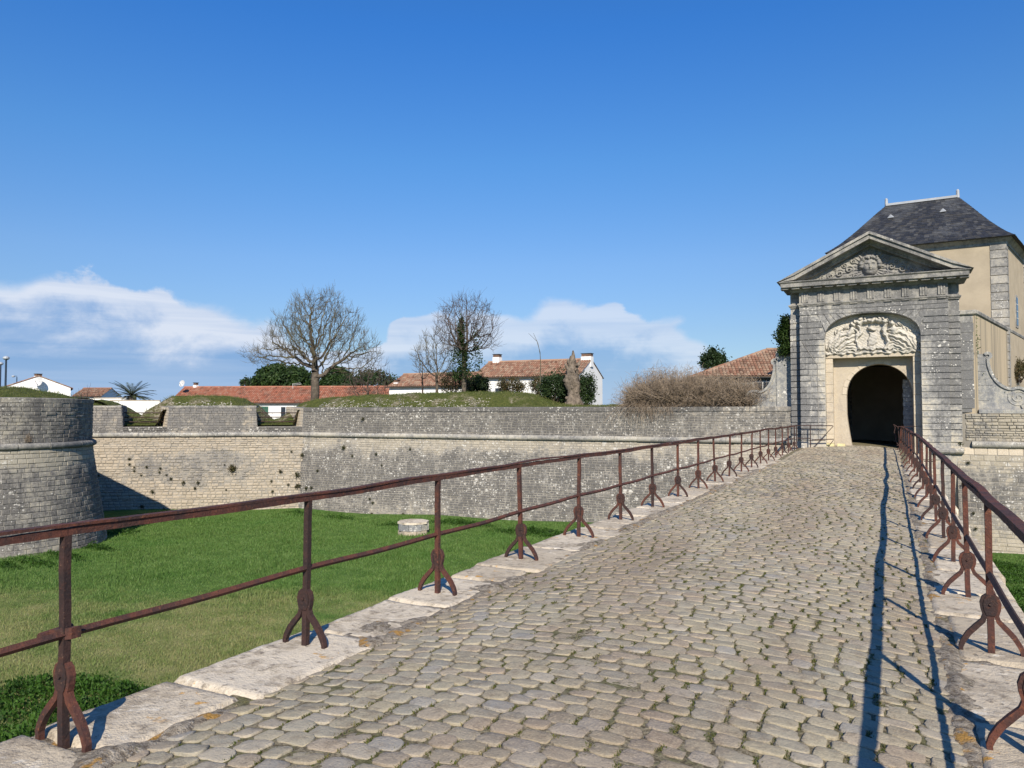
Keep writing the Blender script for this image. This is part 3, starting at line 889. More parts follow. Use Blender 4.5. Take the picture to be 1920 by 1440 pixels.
bridge = empty('causeway_bridge', (ROAD_C, 14, FLOOR), 'stone causeway crossing the moat to the gate, edged with pale kerb slabs', 'bridge')
mb = MB()
mb.box((KL0 + 0.12, -7.0, FLOOR - 0.5), (KR1 - 0.12, Y_END + 0.3, -0.05))
mb.build('body', M['mortar'], bridge)
for side, (surf) in (('w', Line((KL0 + 0.10, -7.0), (KL0 + 0.10, Y_END), zc=5, batter=0.0)), ('e', Line((KR1 - 0.10, Y_END), (KR1 - 0.10, -7.0), zc=5, batter=0.0))):
    if side == 'w':
        surf = Line((KL0 + 0.10, Y_END), (KL0 + 0.10, -7.0), zc=5, batter=0.0)
    else:
        surf = Line((KR1 - 0.10, -7.0), (KR1 - 0.10, Y_END), zc=5, batter=0.0)
    rc = courses(0, surf.L, FLOOR - 0.2, -0.18, 0.24, 0.35, 0.75)
    lay_part(surf, rc, 'side_stones', M['curtain'], bridge, back=0.08)

def vnoise(x, y, s_):
    r_ = np.random.default_rng(int(s_ * 1000) + 5)
    T_ = r_.random((256, 256))
    xs_, ys_ = x * s_, y * s_
    xi, yi = np.floor(xs_).astype(int), np.floor(ys_).astype(int)
    fx, fy = xs_ - xi, ys_ - yi
    fx, fy = fx * fx * (3 - 2 * fx), fy * fy * (3 - 2 * fy)
    g_ = lambda a_, b_: T_[a_ % 256, b_ % 256]
    return (g_(xi, yi) * (1 - fx) + g_(xi + 1, yi) * fx) * (1 - fy) + (g_(xi, yi + 1) * (1 - fx) + g_(xi + 1, yi + 1) * fx) * fy
def kerb_slab(x0, x1, y0, y1, zt, sideways):
    """a worn slab: uneven top, chipped and rounded rim"""
    nx, ny = 22, max(12, int((y1 - y0) / 0.033))
    X, Y = np.meshgrid(np.linspace(x0, x1, nx), np.linspace(y0, y1, ny))
    o1, o2 = rng.uniform(0, 90, 2)
    d = np.minimum(np.minimum(X - x0, x1 - X), np.minimum(Y - y0, y1 - Y))
    corner = np.hypot(np.clip(0.10 - np.minimum(X - x0, x1 - X), 0, 1), np.clip(0.10 - np.minimum(Y - y0, y1 - Y), 0, 1))
    d = np.minimum(d, 0.13 - corner)
    d = d - 0.030 * vnoise(X + o1, Y + o2, 6.0) - 0.016 * vnoise(X + o2, Y + o1, 19.0)
    t = np.clip((d + 0.018) / 0.018, 0, 1)
    tilt = rng.normal(size=2) * np.array([0.008, 0.004])
    Z = zt + (X - (x0 + x1) / 2) * tilt[0] + (Y - (y0 + y1) / 2) * tilt[1]
    Z = Z + 0.012 * (vnoise(X + o2, Y + o1, 2.6) - 0.5) + 0.007 * (vnoise(X + o1, Y + o2, 9.0) - 0.5) + 0.004 * (vnoise(X, Y, 27.0) - 0.5)
    Z = Z - 0.045 * (1 - t * t * (3 - 2 * t))
    V = np.stack([X, Y, Z], -1).reshape(-1, 3)
    i = np.arange(ny - 1)[:, None] * nx + np.arange(nx - 1)[None, :]
    top = np.stack([i, i + 1, i + nx + 1, i + nx], -1).reshape(-1, 4)
    rim = np.concatenate([np.arange(nx), np.arange(1, ny) * nx + nx - 1, (ny - 1) * nx + np.arange(nx - 2, -1, -1), np.arange(ny - 2, 0, -1) * nx])
    nb_ = len(V)
    low_ = V[rim] * np.array([1, 1, 0]) + np.array([0, 0, zt - 0.26])
    k = np.arange(len(rim)); k2 = (k + 1) % len(rim)
    side = np.c_[nb_ + k, nb_ + k2, rim[k2], rim[k]]
    V = np.concatenate([V, low_])
    return meshdata('kerb_stone', V, [top, side], M['kerb'], np.full(len(V), rng.random()), True)
for xa, xb in ((KL0, KL1), (KR0, KR1)):
    y = -5.0
    while y < Y_END - 0.2:
        l = rng.uniform(0.5, 1.25)
        y1 = min(y + l, Y_END)
        j0, j1 = rng.uniform(-0.07, 0.07), rng.uniform(-0.05, 0.03)
        if xa < -1: obj('kerb_stone', kerb_slab(xa - j1, xb + j0, y + 0.008, y1 - 0.008, rng.uniform(-0.007, 0.006), 0), bridge)
        else: obj('kerb_stone', kerb_slab(xa + j0, xb + j1, y + 0.008, y1 - 0.008, rng.uniform(-0.007, 0.006), 0), bridge)
        y = y1

# rubble and mortar packed against the kerbs; it laps over the slab edges unevenly
def rubble_mat():
    n = material('kerb_rubble', 0.95, 0.15)
    a = n.noise(n.pos, 3.0, 7, 0.68); f = n.noise(n.pos, 22, 6, 0.72); g = n.noise(n.pos, 90, 3, 0.6)
    c = n.mix(n.step(f, 0.36, 0.64), (0.155, 0.125, 0.092), (0.43, 0.375, 0.30))
    c = n.mix(n.m('MULTIPLY', n.step(g, 0.55, 0.72), 0.7), c, (0.56, 0.52, 0.46))
    c = n.mix(n.m('MULTIPLY', n.m('MULTIPLY', n.step(n.noise(n.vm('ADD', n.pos, (9.1, 4.2, 0)), 6.0, 6, 0.62), 0.54, 0.60), n.step(a, 0.46, 0.56)), 0.85), c, (0.50, 0.27, 0.055))
    c = n.mix(n.m('MULTIPLY', n.step(n.noise(n.vm('ADD', n.pos, (2.1, 7.2, 0)), 5.0, 6, 0.66), 0.60, 0.66), 0.7), c, (0.075, 0.085, 0.022))
    return finish(n, c, n.m('ADD', n.m('MULTIPLY', f, 0.6), n.m('MULTIPLY', g, 0.4)), 0.04, 1.0)
M['rubble'] = rubble_mat()
for xa, xb, sgn in ((KL1 - 0.34, KL1 + 0.11, 1), (KR0 - 0.11, KR0 + 0.34, -1)):
    ax = np.linspace(xa, xb, 24); ay = np.linspace(-1, Y_END, 1150)
    X, Y = np.meshgrid(ax, ay)
    t = (X - xa) / (xb - xa)
    t = t if sgn > 0 else 1 - t                      # 0 over the slab, 1 over the cobbles
    Z = -0.022 + 0.050 * (vnoise(X, Y, 1.3) - 0.5) + 0.040 * (vnoise(X, Y, 5.1) - 0.5) + 0.022 * (vnoise(X, Y, 17.0) - 0.5)
    Z += 0.026 * np.exp(-((t - 0.74) / 0.16) ** 2) - 0.03 * np.clip((t - 0.86) / 0.14, 0, 1) - 0.012 * np.clip((0.25 - t) / 0.25, 0, 1)
    i = np.arange(1149)[:, None] * 24 + np.arange(23)[None, :]
    obj('rubble', meshdata('rubble', np.stack([X, Y, Z], -1).reshape(-1, 3), [np.stack([i, i + 1, i + 25, i + 24], -1).reshape(-1, 4)], M['rubble'], smooth=True), bridge)
# bedding under and between the slabs
for xa, xb in ((KL0 + 0.05, KL1), (KR0, KR1 - 0.05)):
    ax = np.linspace(xa, xb, 30); ay = np.linspace(-5, Y_END, 900)
    X, Y = np.meshgrid(ax, ay)
    Z = -0.030 + 0.020 * (vnoise(X, Y, 7.0) - 0.5) + 0.012 * (vnoise(X, Y, 21.0) - 0.5)
    i = np.arange(899)[:, None] * 30 + np.arange(29)[None, :]
    obj('bedding', meshdata('bedding', np.stack([X, Y, Z], -1).reshape(-1, 3), [np.stack([i, i + 1, i + 31, i + 30], -1).reshape(-1, 4)], M['rubble'], smooth=True), bridge)

# road bed: earth between the stones
bx = np.linspace(KL1 - 0.16, KR0 + 0.16, 81); by = np.linspace(-5, 46, 1021)
X, Y = np.meshgrid(bx, by)
Z = crown(X) - 0.0078 + 0.003 * (vnoise(X, Y, 5.0) - 0.5) + 0.003 * (vnoise(X, Y, 15.0) - 0.5)
Z = Z + rise(Y)
i = np.arange(1020)[:, None] * 81 + np.arange(80)[None, :]
road = obj('road', meshdata('road', np.stack([X, Y, Z], -1).reshape(-1, 3), [np.stack([i, i + 1, i + 82, i + 81], -1).reshape(-1, 4)], M['joint'], smooth=True))
tag(road, 'worn cobbled road running across the causeway into the gate', 'road', kind='structure')

def cobble_variants(k=14, m=14, fine=True):
    out = []
    r_ = np.random.default_rng(21)
    for v in range(k):
        a = np.arange(m) / m * 2 * np.pi + 0.11
        e = r_.uniform(3.6, 8.0)
        rr = (np.abs(np.cos(a)) ** e + np.abs(np.sin(a)) ** e) ** (-1 / e)
        rr *= 1 + r_.normal(size=m) * 0.040 + 0.045 * np.sin(a * 2 + r_.uniform(0, 6)) + 0.04 * np.sin(a + r_.uniform(0, 6))
        p = np.c_[np.cos(a), np.sin(a)] * rr[:, None] * 0.5
        tl = r_.normal(size=2) * 0.006
        z3 = r_.normal(size=m) * 0.0014
        rings = [np.c_[p * 1.02, np.full(m, -0.06)], np.c_[p, -0.0058 + z3], np.c_[p * 0.965, -0.0012 + z3 + p @ tl]]
        if fine:
            rings += [np.c_[p * 0.915, 0.0002 + z3 * 0.8 + p * 0.9 @ tl], np.c_[p * 0.50, 0.0006 + r_.normal(size=m) * 0.0016 + (p * 0.5) @ tl]]
        nr_ = len(rings)
        V = np.concatenate(rings + [[[0, 0, 0.001]]])
        i = np.arange(m); j = (i + 1) % m
        fs = [np.c_[i + q * m, j + q * m, j + (q + 1) * m, i + (q + 1) * m] for q in range(nr_ - 1)] + [np.c_[i + (nr_ - 1) * m, j + (nr_ - 1) * m, np.full(m, nr_ * m)]]
        out.append((V, fs))
    return out
cv = cobble_variants()
cv_far = cobble_variants(m=10, fine=False)
cob = []
y = -2.6
row = 0
joints = []
while y < 34.4:
    pitch = rng.uniform(0.110, 0.136)
    xs = KL1 + 0.03 - rng.uniform(0, 0.09)
    bow = rng.uniform(-0.02, 0.02)
    while xs < KR0 - 0.02:
        l = rng.uniform(0.125, 0.205)
        if KR0 - 0.01 - (xs + l) < 0.08: l = KR0 - 0.01 - xs
        if l < 0.06: break
        xc = xs + l / 2
        yy = y + pitch / 2 + 0.018 * math.sin(xc * 2.1 + y * 0.6) + bow * math.cos((xc - ROAD_C)) + rng.normal() * 0.006
        sl = -(0.23 / ROAD_H) * (xc - ROAD_C) / ROAD_H
        zc = float(crown(xc)) + float(rise(y)) + rng.normal() * 0.0018 + 0.003 * math.sin(xc * 3 + y * 2.2)
        cob.append((xc, yy, zc, l - rng.uniform(0.004, 0.020), pitch - rng.uniform(-0.003, 0.009), rng.normal() * 0.04, rng.integers(len(cv)), sl))
        joints.append((xs, yy, float(crown(xs)) - 0.012, pitch))
        xs += l
    y += pitch
cob = np.array(cob)
ux, uy, uz = proj(cob[:, :3])
vis = (ux > -40) & (ux < 1960) & (uy < 1475) & (uz > 1.0)
area = np.where(vis, cob[:, 3] * cob[:, 4] / np.maximum(uz, 0.5) ** 3, 0)
order = np.argsort(-area)
single = set(order[:300].tolist())
cdata = []
for V, fs in cv:
    cdata.append(meshdata('cobble', V, fs, M['cobble'], smooth=True))
VV, FF, RD = [], {3: [], 4: []}, []
nv = 0
for k, (xc, yc, zc, lx, ly, rot, vi, sl) in enumerate(cob):
    if k in single:
        o = bpy.data.objects.new('cobble', cdata[int(vi)])
        C.objects.link(o)
        o.parent = road
        o.location = (xc, yc, zc)
        o.rotation_euler = (rng.normal() * 0.008, -math.atan(sl), rot)
        o.scale = (lx, ly, 1)
        continue
    V, fs = (cv if uz[k] < 13 else cv_far)[int(vi)]
    c, s_ = math.cos(rot), math.sin(rot)
    q = V * (lx, ly, 1)
    W = np.c_[q[:, 0] * c - q[:, 1] * s_ + xc, q[:, 0] * s_ + q[:, 1] * c + yc, q[:, 2] + zc + q[:, 0] * sl]
    VV.append(W)
    for f in fs: FF[f.shape[1]].append(f + nv)
    RD.append(np.full(len(W), rng.random()))
    nv += len(W)
obj('cobbles', meshdata('cobbles', np.concatenate(VV), [np.concatenate(FF[4]), np.concatenate(FF[3])], M['cobble'], np.concatenate(RD), True), road, kind='stuff')

# moss and small grass in the joints
jt = np.array(joints)
jx, jy, jz = proj(jt[:, :3])
near = (jz > 1.5) & (jz < 24) & (jx > -50) & (jx < 1970)
jt = jt[near]
pr = np.clip(rng.random(len(jt)) + 0.35 * np.sin(jt[:, 0] * 2.3 + jt[:, 1] * 0.9) * np.sin(jt[:, 1] * 1.7), 0, 1)
jt = jt[pr > 0.42]
PP = []
for (a, b, c, p) in jt:
    k = rng.integers(14, 44)
    PP.append(np.c_[a + rng.normal(size=k) * 0.011, b + rng.uniform(-0.5, 0.5, k) * p * rng.uniform(0.5, 0.95), np.full(k, c)])
PP = np.concatenate(PP)
V, fs, rd = blades(PP, rng.uniform(0.010, 0.024, len(PP)), rng.uniform(0.004, 0.009, len(PP)), 0.9)
moss = obj('moss', meshdata('moss', V, fs, M['moss'], rd), road, kind='stuff')
# grit along the foot of the kerbs
PP = []
for x0, sg in ((KL1 + 0.02, 1), (KR0 - 0.02, -1)):
    k = 2600
    PP.append(np.c_[x0 + np.abs(rng.normal(size=k)) * 0.05 * sg - 0.03 * sg, rng.uniform(1.5, 26, k) ** 1.0, np.full(k, -0.004)])
PP = np.concatenate(PP)
PP[:, 2] = crown(PP[:, 0]) - 0.010
s = rng.uniform(0.004, 0.013, len(PP))
T = np.array([(1, 0, 0), (-0.5, 0.87, 0), (-0.5, -0.87, 0), (0, 0, 0.9)])
V = (PP[:, None, :] + T[None] * s[:, None, None] * rng.uniform(0.6, 1.3, (len(PP), 4, 1))).reshape(-1, 3)
f = np.array([[0, 1, 3], [1, 2, 3], [2, 0, 3]])
obj('grit', meshdata('grit', V, [(f[None] + (np.arange(len(PP)) * 4)[:, None, None]).reshape(-1, 3)], M['joint'], np.repeat(rng.random(len(PP)), 4)), road, kind='stuff')
# ------------------------------------------------------------------ the two iron railings
RAIL_H = 1.035
def railing(xf, ys, label, seed, y_first, y_last):
    r_ = np.random.default_rng(seed)
    root = empty('iron_railing', (xf(ys[3]), ys[3], 0), label, 'railing', 'rusty railings along the causeway')
    outer = -1 if xf(5) < -1 else 1
    hs = []
    for k, yy in enumerate(ys):
        x = xf(yy)
        h = RAIL_H + r_.normal() * 0.008
        lean = r_.normal(size=2) * 0.015
        hs.append((yy, x + lean[0], h, yy + lean[1]))
        top = np.array([x + lean[0], yy + lean[1], h - 0.02])
        b = np.array([x, yy, -0.04])
        mb = MB()
        t = np.linspace(0, 1, 7)[:, None]
        P = b + (top - b) * t + np.c_[r_.normal(size=(7, 2)) * 0.0018, np.zeros(7)]
        mb.bar(P, (0.040, 0, 0), (0, 0.038, 0))
        post = mb.build('post', M['rust'] if r_.random() < 0.7 else M['rust_d'], root)
        # two forged feet that swing out across the rail line and a swollen collar
        for sg in (-1, 1):
            z = np.array([0.385, 0.365, 0.33, 0.29, 0.25, 0.21, 0.165, 0.115, 0.06, 0.02, -0.03])
            d = np.array([0.020, 0.038, 0.047, 0.043, 0.034, 0.048, 0.092, 0.138, 0.172, 0.187, 0.183])
            d = d * (1 + r_.normal() * 0.04)
            w_ = np.array([0.018, 0.030, 0.036, 0.034, 0.030, 0.031, 0.034, 0.034, 0.032, 0.028, 0.022])
            P = np.c_[x + sg * d, np.full(11, yy), z]
            T = np.gradient(P, axis=0); T /= np.linalg.norm(T, axis=1)[:, None]
            N = np.c_[-T[:, 2], np.zeros(11), T[:, 0]]
            mf = MB(); mf.bar(P, N * w_[:, None], (0, 0.034, 0))
            mf.build('foot', M['rust'] if r_.random() < 0.75 else M['rust_d'], root)
        mc = MB()
        zc = np.array([0.25, 0.28, 0.32, 0.355, 0.385])
        mc.bar(np.c_[np.full(5, x), np.full(5, yy), zc], np.c_[np.array([0.05, 0.075, 0.088, 0.075, 0.046]), np.zeros((5, 2))], (0, 0.046, 0))
        mc.tube([(x, yy - 0.034, 0.325), (x, yy + 0.034, 0.325)], 0.011, 6)
        mc.build('collar', M['rust_d'], root)
    hs = np.array(hs)
    # hand rail: a stout lower bar with a thin strap lifting off it
    yy = np.arange(y_first, y_last, 0.055)
    base = np.interp(yy, hs[:, 0], hs[:, 2])
    xx = np.array([xf(q) for q in yy]) + np.interp(yy, hs[:, 0], hs[:, 1] - np.array([xf(q) for q in hs[:, 0]]))
    wv = 0.006 * np.sin(yy * 1.9 + seed) + 0.004 * np.sin(yy * 4.7 + 2)
    mb = MB()
    P = np.c_[xx, yy, base - 0.018 + wv * 0.6]
    mb.bar(P, (0.046, 0, 0), np.c_[np.zeros((len(yy), 2)), np.full(len(yy), 0.036) + r_.normal(size=len(yy)) * 0.0022])
    mb.build('hand_rail', M['rust'], root)
    lift = np.clip(0.55 * np.sin(yy * 2.05 + seed * 1.3) + 0.35 * np.sin(yy * 0.9 + 1), 0, 1) * 0.017
    mb = MB()
    P = np.c_[xx + 0.004 * np.sin(yy * 3.1), yy, base + 0.0085 + wv * 0.6 + lift]
    mb.bar(P, (0.058, 0, 0), np.c_[np.zeros((len(yy), 2)), np.full(len(yy), 0.013) + np.abs(r_.normal(size=len(yy))) * 0.0018])
    mb.build('rail_strap', M['rust'], root)
    y2 = np.arange(y_first, y_last, 0.2)
    sag = 0.010 * np.sin((y2 - hs[0, 0]) / 1.7 * np.pi) ** 2
    x2 = np.array([xf(q) for q in y2])
    mb = MB()
    P = np.c_[x2, y2, 0.525 - sag + 0.006 * np.sin(y2 * 1.3 + seed)]
    th = np.array([0.0, 0, 1.0])
    mb.bar(P, (0.030 * 0.707, 0, 0.030 * 0.707), (-0.030 * 0.707, 0, 0.030 * 0.707))
    mb.build('middle_rail', M['rust'] if outer < 0 else M['rust_d'], root)
    return root, hs
xl = lambda y: -3.65 + 0.10 * max(0, min(1, (y - 26) / 8)) ** 2
xr = lambda y: 0.58 - 0.26 * max(0.0, min(1, (y - 20) / 14)) ** 1.5
ysl = [0.63 + 1.70 * k for k in range(20)]
ysr = [0.90 + 1.70 * k for k in range(20)]
rl, hl = railing(xl, ysl, 'rusty iron railing on the left kerb, in front of the lawn of the moat', 3, 0.2, 33.3)
mb = MB(); mb.bar([(-3.69, 2.30, 0.525), (-3.61, 2.36, 0.53)], (0, 0.05, 0), (0, 0, 0.055)); mb.tube([(-3.71, 2.24, 0.52), (-3.71, 2.40, 0.53)], 0.024, 7)
mb.build('clamp', M['rust'], rl)
rr, hr = railing(xr, ysr, 'rusty iron railing on the right kerb that throws its shadow on the cobbles', 5, 0.5, 33.4)
# ------------------------------------------------------------------ the fortification
CORD = 0.26                       # height of the cordon
def cordon_part(path, r, zc, mat, parent, name='cordon', nseg=12, out=0.02, length=1.1):
    """the half-round moulding, cut into long stones"""
    P = np.asarray(path, float)
    seg = np.concatenate([[0], np.cumsum(np.linalg.norm(np.diff(P, axis=0), axis=1))])
    a = np.linspace(-0.5 * np.pi, 0.5 * np.pi, nseg)
    u = 0.0
    while u < seg[-1] - 0.05:
        l = min(rng.uniform(0.7, 1.5) * length, seg[-1] - u)
        uu = np.linspace(u + 0.004, u + l - 0.004, 4)
        pp = np.c_[np.interp(uu, seg, P[:, 0]), np.interp(uu, seg, P[:, 1])]
        rr = r * rng.uniform(0.95, 1.03)
        j = rng.uniform(-0.012, 0.012)
        prof = np.c_[out + j + rr * np.cos(a), zc + rng.uniform(-0.006, 0.006) + rr * np.sin(a)]
        prof = np.vstack([[-0.15, prof[0, 1]], prof, [-0.15, prof[-1, 1]]])
        mb = MB().sweep(pp, prof)
        mb.build(name, mat, parent, smooth=False)
        u += l

# --- round-nosed bastion
TC, TR = np.array([-31.5, 16.8]), 3.6
arc = [TC + TR * np.array([math.cos(a), math.sin(a)]) for a in np.linspace(-math.pi / 2, math.pi / 2, 49)]
front = [np.array([x, TC[1] - TR]) for x in np.linspace(-45, -31.9, 12)]
back = [np.array([x, TC[1] + TR + (-31.5 - x) * 0.12]) for x in np.linspace(-31.9, -47, 12)]
t_path = front + arc + back
TT = 2.12
tower = empty('round_bastion', (TC[0], TC[1], FLOOR), 'round grey stone bastion with a swelling foot at the left edge', 'bastion')
ts = Curve(t_path, zc=CORD + 0.1, batter=0.155, up=0.0)
mb = MB()
V, f = skin_grid(ts, 0, ts.L, FLOOR - 0.4, CORD + 0.1, 150, 8, off=-0.007); mb.add(V, [f])
V, f = skin_grid(ts, 0, ts.L, CORD + 0.1, TT - 0.16, 150, 4, off=-0.010); mb.add(V, [f])
mb.build('body', M['mortar_g'], tower)
rc = np.vstack([courses(0, ts.L, FLOOR - 0.2, CORD - 0.02, 0.172, 0.18, 0.40), courses(0, ts.L, CORD + 0.22, TT - 0.16, 0.140, 0.20, 0.38)])
Pc, Nc = ts((rc[:, 0] + rc[:, 1]) / 2, (rc[:, 2] + rc[:, 3]) / 2)
tx, ty, tz = proj(Pc)
facing = ((CAM - Pc) * Nc).sum(1) / np.linalg.norm(CAM - Pc, axis=1)
sc_ = np.where((tx > 0) & (tx < 240) & (ty < 1050) & (tz > 0) & (facing > 0.12), facing * (rc[:, 1] - rc[:, 0]) * (rc[:, 3] - rc[:, 2]) / tz ** 2, 0)
pick = np.argsort(-sc_)[:300]
mask = np.ones(len(rc), bool); mask[pick] = False
lay_part(ts, rc[mask], 'stones', M['tower'], tower, gap=0.018, proud=(-0.004, 0.014), cham=0.020, wob=0.010)
sv_ = stone_variants('stone', M['tower'])
for q in pick:
    place_stone('stone', sv_[rng.integers(len(sv_))], ts, rc[q], tower)
cordon_part(np.array(t_path), 0.125, CORD + 0.10, M['cordon_t'], tower, out=0.03)
# coping
cp = Curve(t_path, zc=9, batter=0, up=0)
u = 0
while u < cp.L - 0.05:
    l = min(rng.uniform(0.6, 1.0), cp.L - u)
    uu = np.linspace(u + 0.004, u + l - 0.004, 4)
    pp, _ = cp(uu, np.zeros(4))
    j = rng.uniform(-0.008, 0.008)
    MB().sweep(pp[:, :2], [(-0.6, TT - 0.17), (0.028 + j, TT - 0.165), (0.03 + j, TT - 0.02), (0.012 + j, TT), (-0.6, TT + 0.03)]).build('coping_stone', M['tower'], tower)
    u += l

# --- flank between the bastion and the curtain
C1 = np.array([-29.2, 31.9]); FL_A = np.array([-40.0, 24.13])
flank = empty('flank_wall', (-34, 28.4, FLOOR), 'pale stone flank wall with two embrasures between bastion and curtain', 'wall')
# outward (moat) side lies to the right of travel
fd = (C1 - FL_A) / np.linalg.norm(C1 - FL_A)
fs_ = Line(FL_A, C1 + fd * 0.9, zc=CORD, batter=0.16, up=0.0)
def flank_u(px, z=0.5):
    """distance along the flank of what stands at picture column px"""
    u = np.linspace(0, fs_.L, 600)
    P, _ = fs_(u, np.full(600, z))
    return float(np.interp(px, proj(P)[0], u))
V, f = skin_grid(fs_, 0, fs_.L, FLOOR - 0.4, CORD, 30, 8, off=-0.010)
MB().add(V, [f]).build('body', M['mortar'], flank)
lay_part(fs_, courses(0, fs_.L, FLOOR - 0.3, CORD - 0.02, 0.135, 0.17, 0.38, jit=0.35), 'stones', M['flank'], flank, gap=0.026, proud=(-0.004, 0.040), cham=0.026, wob=0.018)
uc = float(np.linalg.norm(C1 - FL_A))
ucut = uc + 0.12
pth = np.array([FL_A + fd * t for t in np.linspace(0, ucut, 30)])
cordon_part(pth, 0.125, CORD + 0.11, M['cordon'], flank)
# parapet: sill wall, then merlons with raking cheeks
SILL, MT = 0.80, 1.86
e1a, e1b, e2a, e2b = flank_u(231), flank_u(312), flank_u(483), flank_u(566)
sill = Line(FL_A, C1 + fd * 0.5, zc=9, batter=0, up=0)
V, f = skin_grid(sill, 0, sill.L, CORD + 0.2, SILL, 30, 2, off=-0.03); mb = MB().add(V, [f])
nrm = np.array([fd[1], -fd[0]])
inn2 = -nrm
def on(u, w_, z):
    p = FL_A + fd * u + inn2 * w_
    return np.array([p[0], p[1], z])
mb.add([on(0, 0.03, SILL), on(fs_.L, 0.03, SILL), on(fs_.L, 2.8, SILL + 0.05), on(0, 2.8, SILL + 0.05)], [[[0, 1, 2, 3]]])
mb.build('sill', M['mortar'], flank)
lay_part(sill, courses(0, sill.L, CORD + 0.22, SILL, 0.10, 0.15, 0.3), 'sill_stones', M['curtain'], flank, gap=0.016)
def merlon(ua, ub, ta, tb, name='merlon', both=(True, True), top=MT):
    """front foot from ua to ub, front head from ua+ta to ub-tb, cheeks widen outwards"""
    D = 2.6
    sl, sr = -1.25 * both[0], -0.60 * both[1]
    v = [on(ua, 0, CORD + 0.2), on(ub, 0, CORD + 0.2), on(ub, D, CORD + 0.2), on(ua, D, CORD + 0.2),
         on(ua + ta, 0.04, top), on(ub - tb, 0.04, top), on(ub - tb + sr, D, top + 0.1), on(ua + ta + sl, D, top + 0.1)]
    v[2] = on(ub + sr, D, CORD + 0.2); v[3] = on(ua + sl, D, CORD + 0.2)
    m_ = MB().add(v, [BOXF[:, ::1]]).build(name, M['mortar_g'], flank)
    s2 = Line(FL_A, C1 + fd * 0.5, zc=9, batter=0, up=0)
    def keep(a, b, z0, z1):
        t = ((z0 + z1) / 2 - CORD - 0.2) / (top - CORD - 0.2)
        return a > ua + ta * t - 0.02 and b < ub - tb * t + 0.02
    rcs = []
    z = CORD + 0.22
    while z < top - 0.03:
        h = min(rng.uniform(0.11, 0.15), top - z)
        t = (z + h / 2 - CORD - 0.2) / (top - CORD - 0.2)
        a, b = ua + ta * t, ub - tb * t
        uu = a
        while uu < b - 0.01:
            l = rng.uniform(0.2, 0.36)
            if b - (uu + l) < 0.12: l = b - uu
            rcs.append((uu, uu + l, z, z + h)); uu += l
        z += h
    lay_part(s2, np.array(rcs), 'stones', M['flank'], flank, gap=0.010, cham=0.012)
    for uS, t_, sg, on_ in ((ua, ta, -1, both[0]), (ub, -tb, 1, both[1])):
        if not on_: continue
        # stones of the cheek
        a0, b0 = on(uS, 0.0, CORD + 0.2), on(uS + t_, 0.04, top)
        a1, b1 = on(uS + (sl if sg < 0 else sr), D, CORD + 0.2), on(uS + t_ + (sl if sg < 0 else sr), D, top + 0.1)
        V, Fa = [], []
        nr = 9
        for r_ in range(nr):
            c = 0
            while c < 1:
                l = rng.uniform(0.10, 0.18); c2 = min(1, c + l)
                q = []
                for (cc, rr) in ((c + 0.004, r_ / nr + 0.006), (c2 - 0.004, r_ / nr + 0.006), (c2 - 0.004, (r_ + 1) / nr - 0.006), (c + 0.004, (r_ + 1) / nr - 0.006)):
                    q.append((a0 * (1 - cc) + a1 * cc) * (1 - rr) + (b0 * (1 - cc) + b1 * cc) * rr)
                q = np.array(q)
                nn = np.cross(q[1] - q[0], q[3] - q[0]); nn /= np.linalg.norm(nn)
                if np.dot(nn[:2], fd * sg) < 0: nn = -nn
                pr_ = rng.uniform(0.006, 0.022)
                k = len(V)
                V += list(q + nn * pr_) + list(q - nn * 0.05)
                ring = [[0, 1, 2, 3], [0, 4, 5, 1], [1, 5, 6, 2], [2, 6, 7, 3], [3, 7, 4, 0]]
                Fa += [[k + w2 for w2 in r3] for r3 in ring]
                c = c2
        obj('cheek_stones', meshdata('cheek_stones', V, [np.array(Fa)], M['cream'] if sg < 0 else M['flank'], np.repeat(rng.random(len(V) // 8), 8)), flank, kind='stuff')
    return m_
merlon(0, e1a, 0, 0.12, both=(False, True))
merlon(e1b, e2a, 0.10, 0.10, top=MT)
merlon(e2b, uc + 0.3, 0.06, 0, both=(True, False), top=1.82)
# merlon heads: flat coping slabs
for ua, ub in ((0, e1a - 0.10), (e1b + 0.05, e2a - 0.07)):
    u = ua
    while u < ub - 0.02:
        l = min(rng.uniform(0.5, 0.9), ub - u)
        if ub - u - l < 0.2: l = ub - u
        q = [on(u + 0.004, -0.02, MT), on(u + l - 0.004, -0.02, MT), on(u + l - 0.004, 0.55, MT), on(u + 0.004, 0.55, MT)]
        hz = rng.uniform(0.085, 0.11)
        MB().add(q + [p + np.array([0, 0, hz]) for p in q], [BOXF]).build('coping_stone', M['gate_trim'], flank)
        u += l
# three bars across each embrasure
for (ua, ub, lb) in ((e1a, e1b, 'three thin iron bars across the embrasure next to the bastion'), (e2a, e2b, 'three thin iron bars across the embrasure next to the curtain')):
    root = empty('embrasure_barrier', on((ua + ub) / 2, 1.2, SILL), lb, 'barrier', 'iron bars across the embrasures')
    for k, z in enumerate((1.56, 1.32, 1.10)):
        bow = 0.05 if k == 2 else 0.0
        w0 = 0.9
        P = [on(ua - 0.45 + (ub - ua + 0.30) * t, w0, z - bow * math.sin(t * math.pi)) for t in np.linspace(0, 1, 9)]
        MB().tube(P, 0.032, 6).build('bar', M['rust_d'], root)
    MB().tube([on(ub - 0.25, 0.86, 1.56), on(ub - 0.42, 0.86, 1.30)], 0.014, 5).build('brace', M['rust_d'], root)

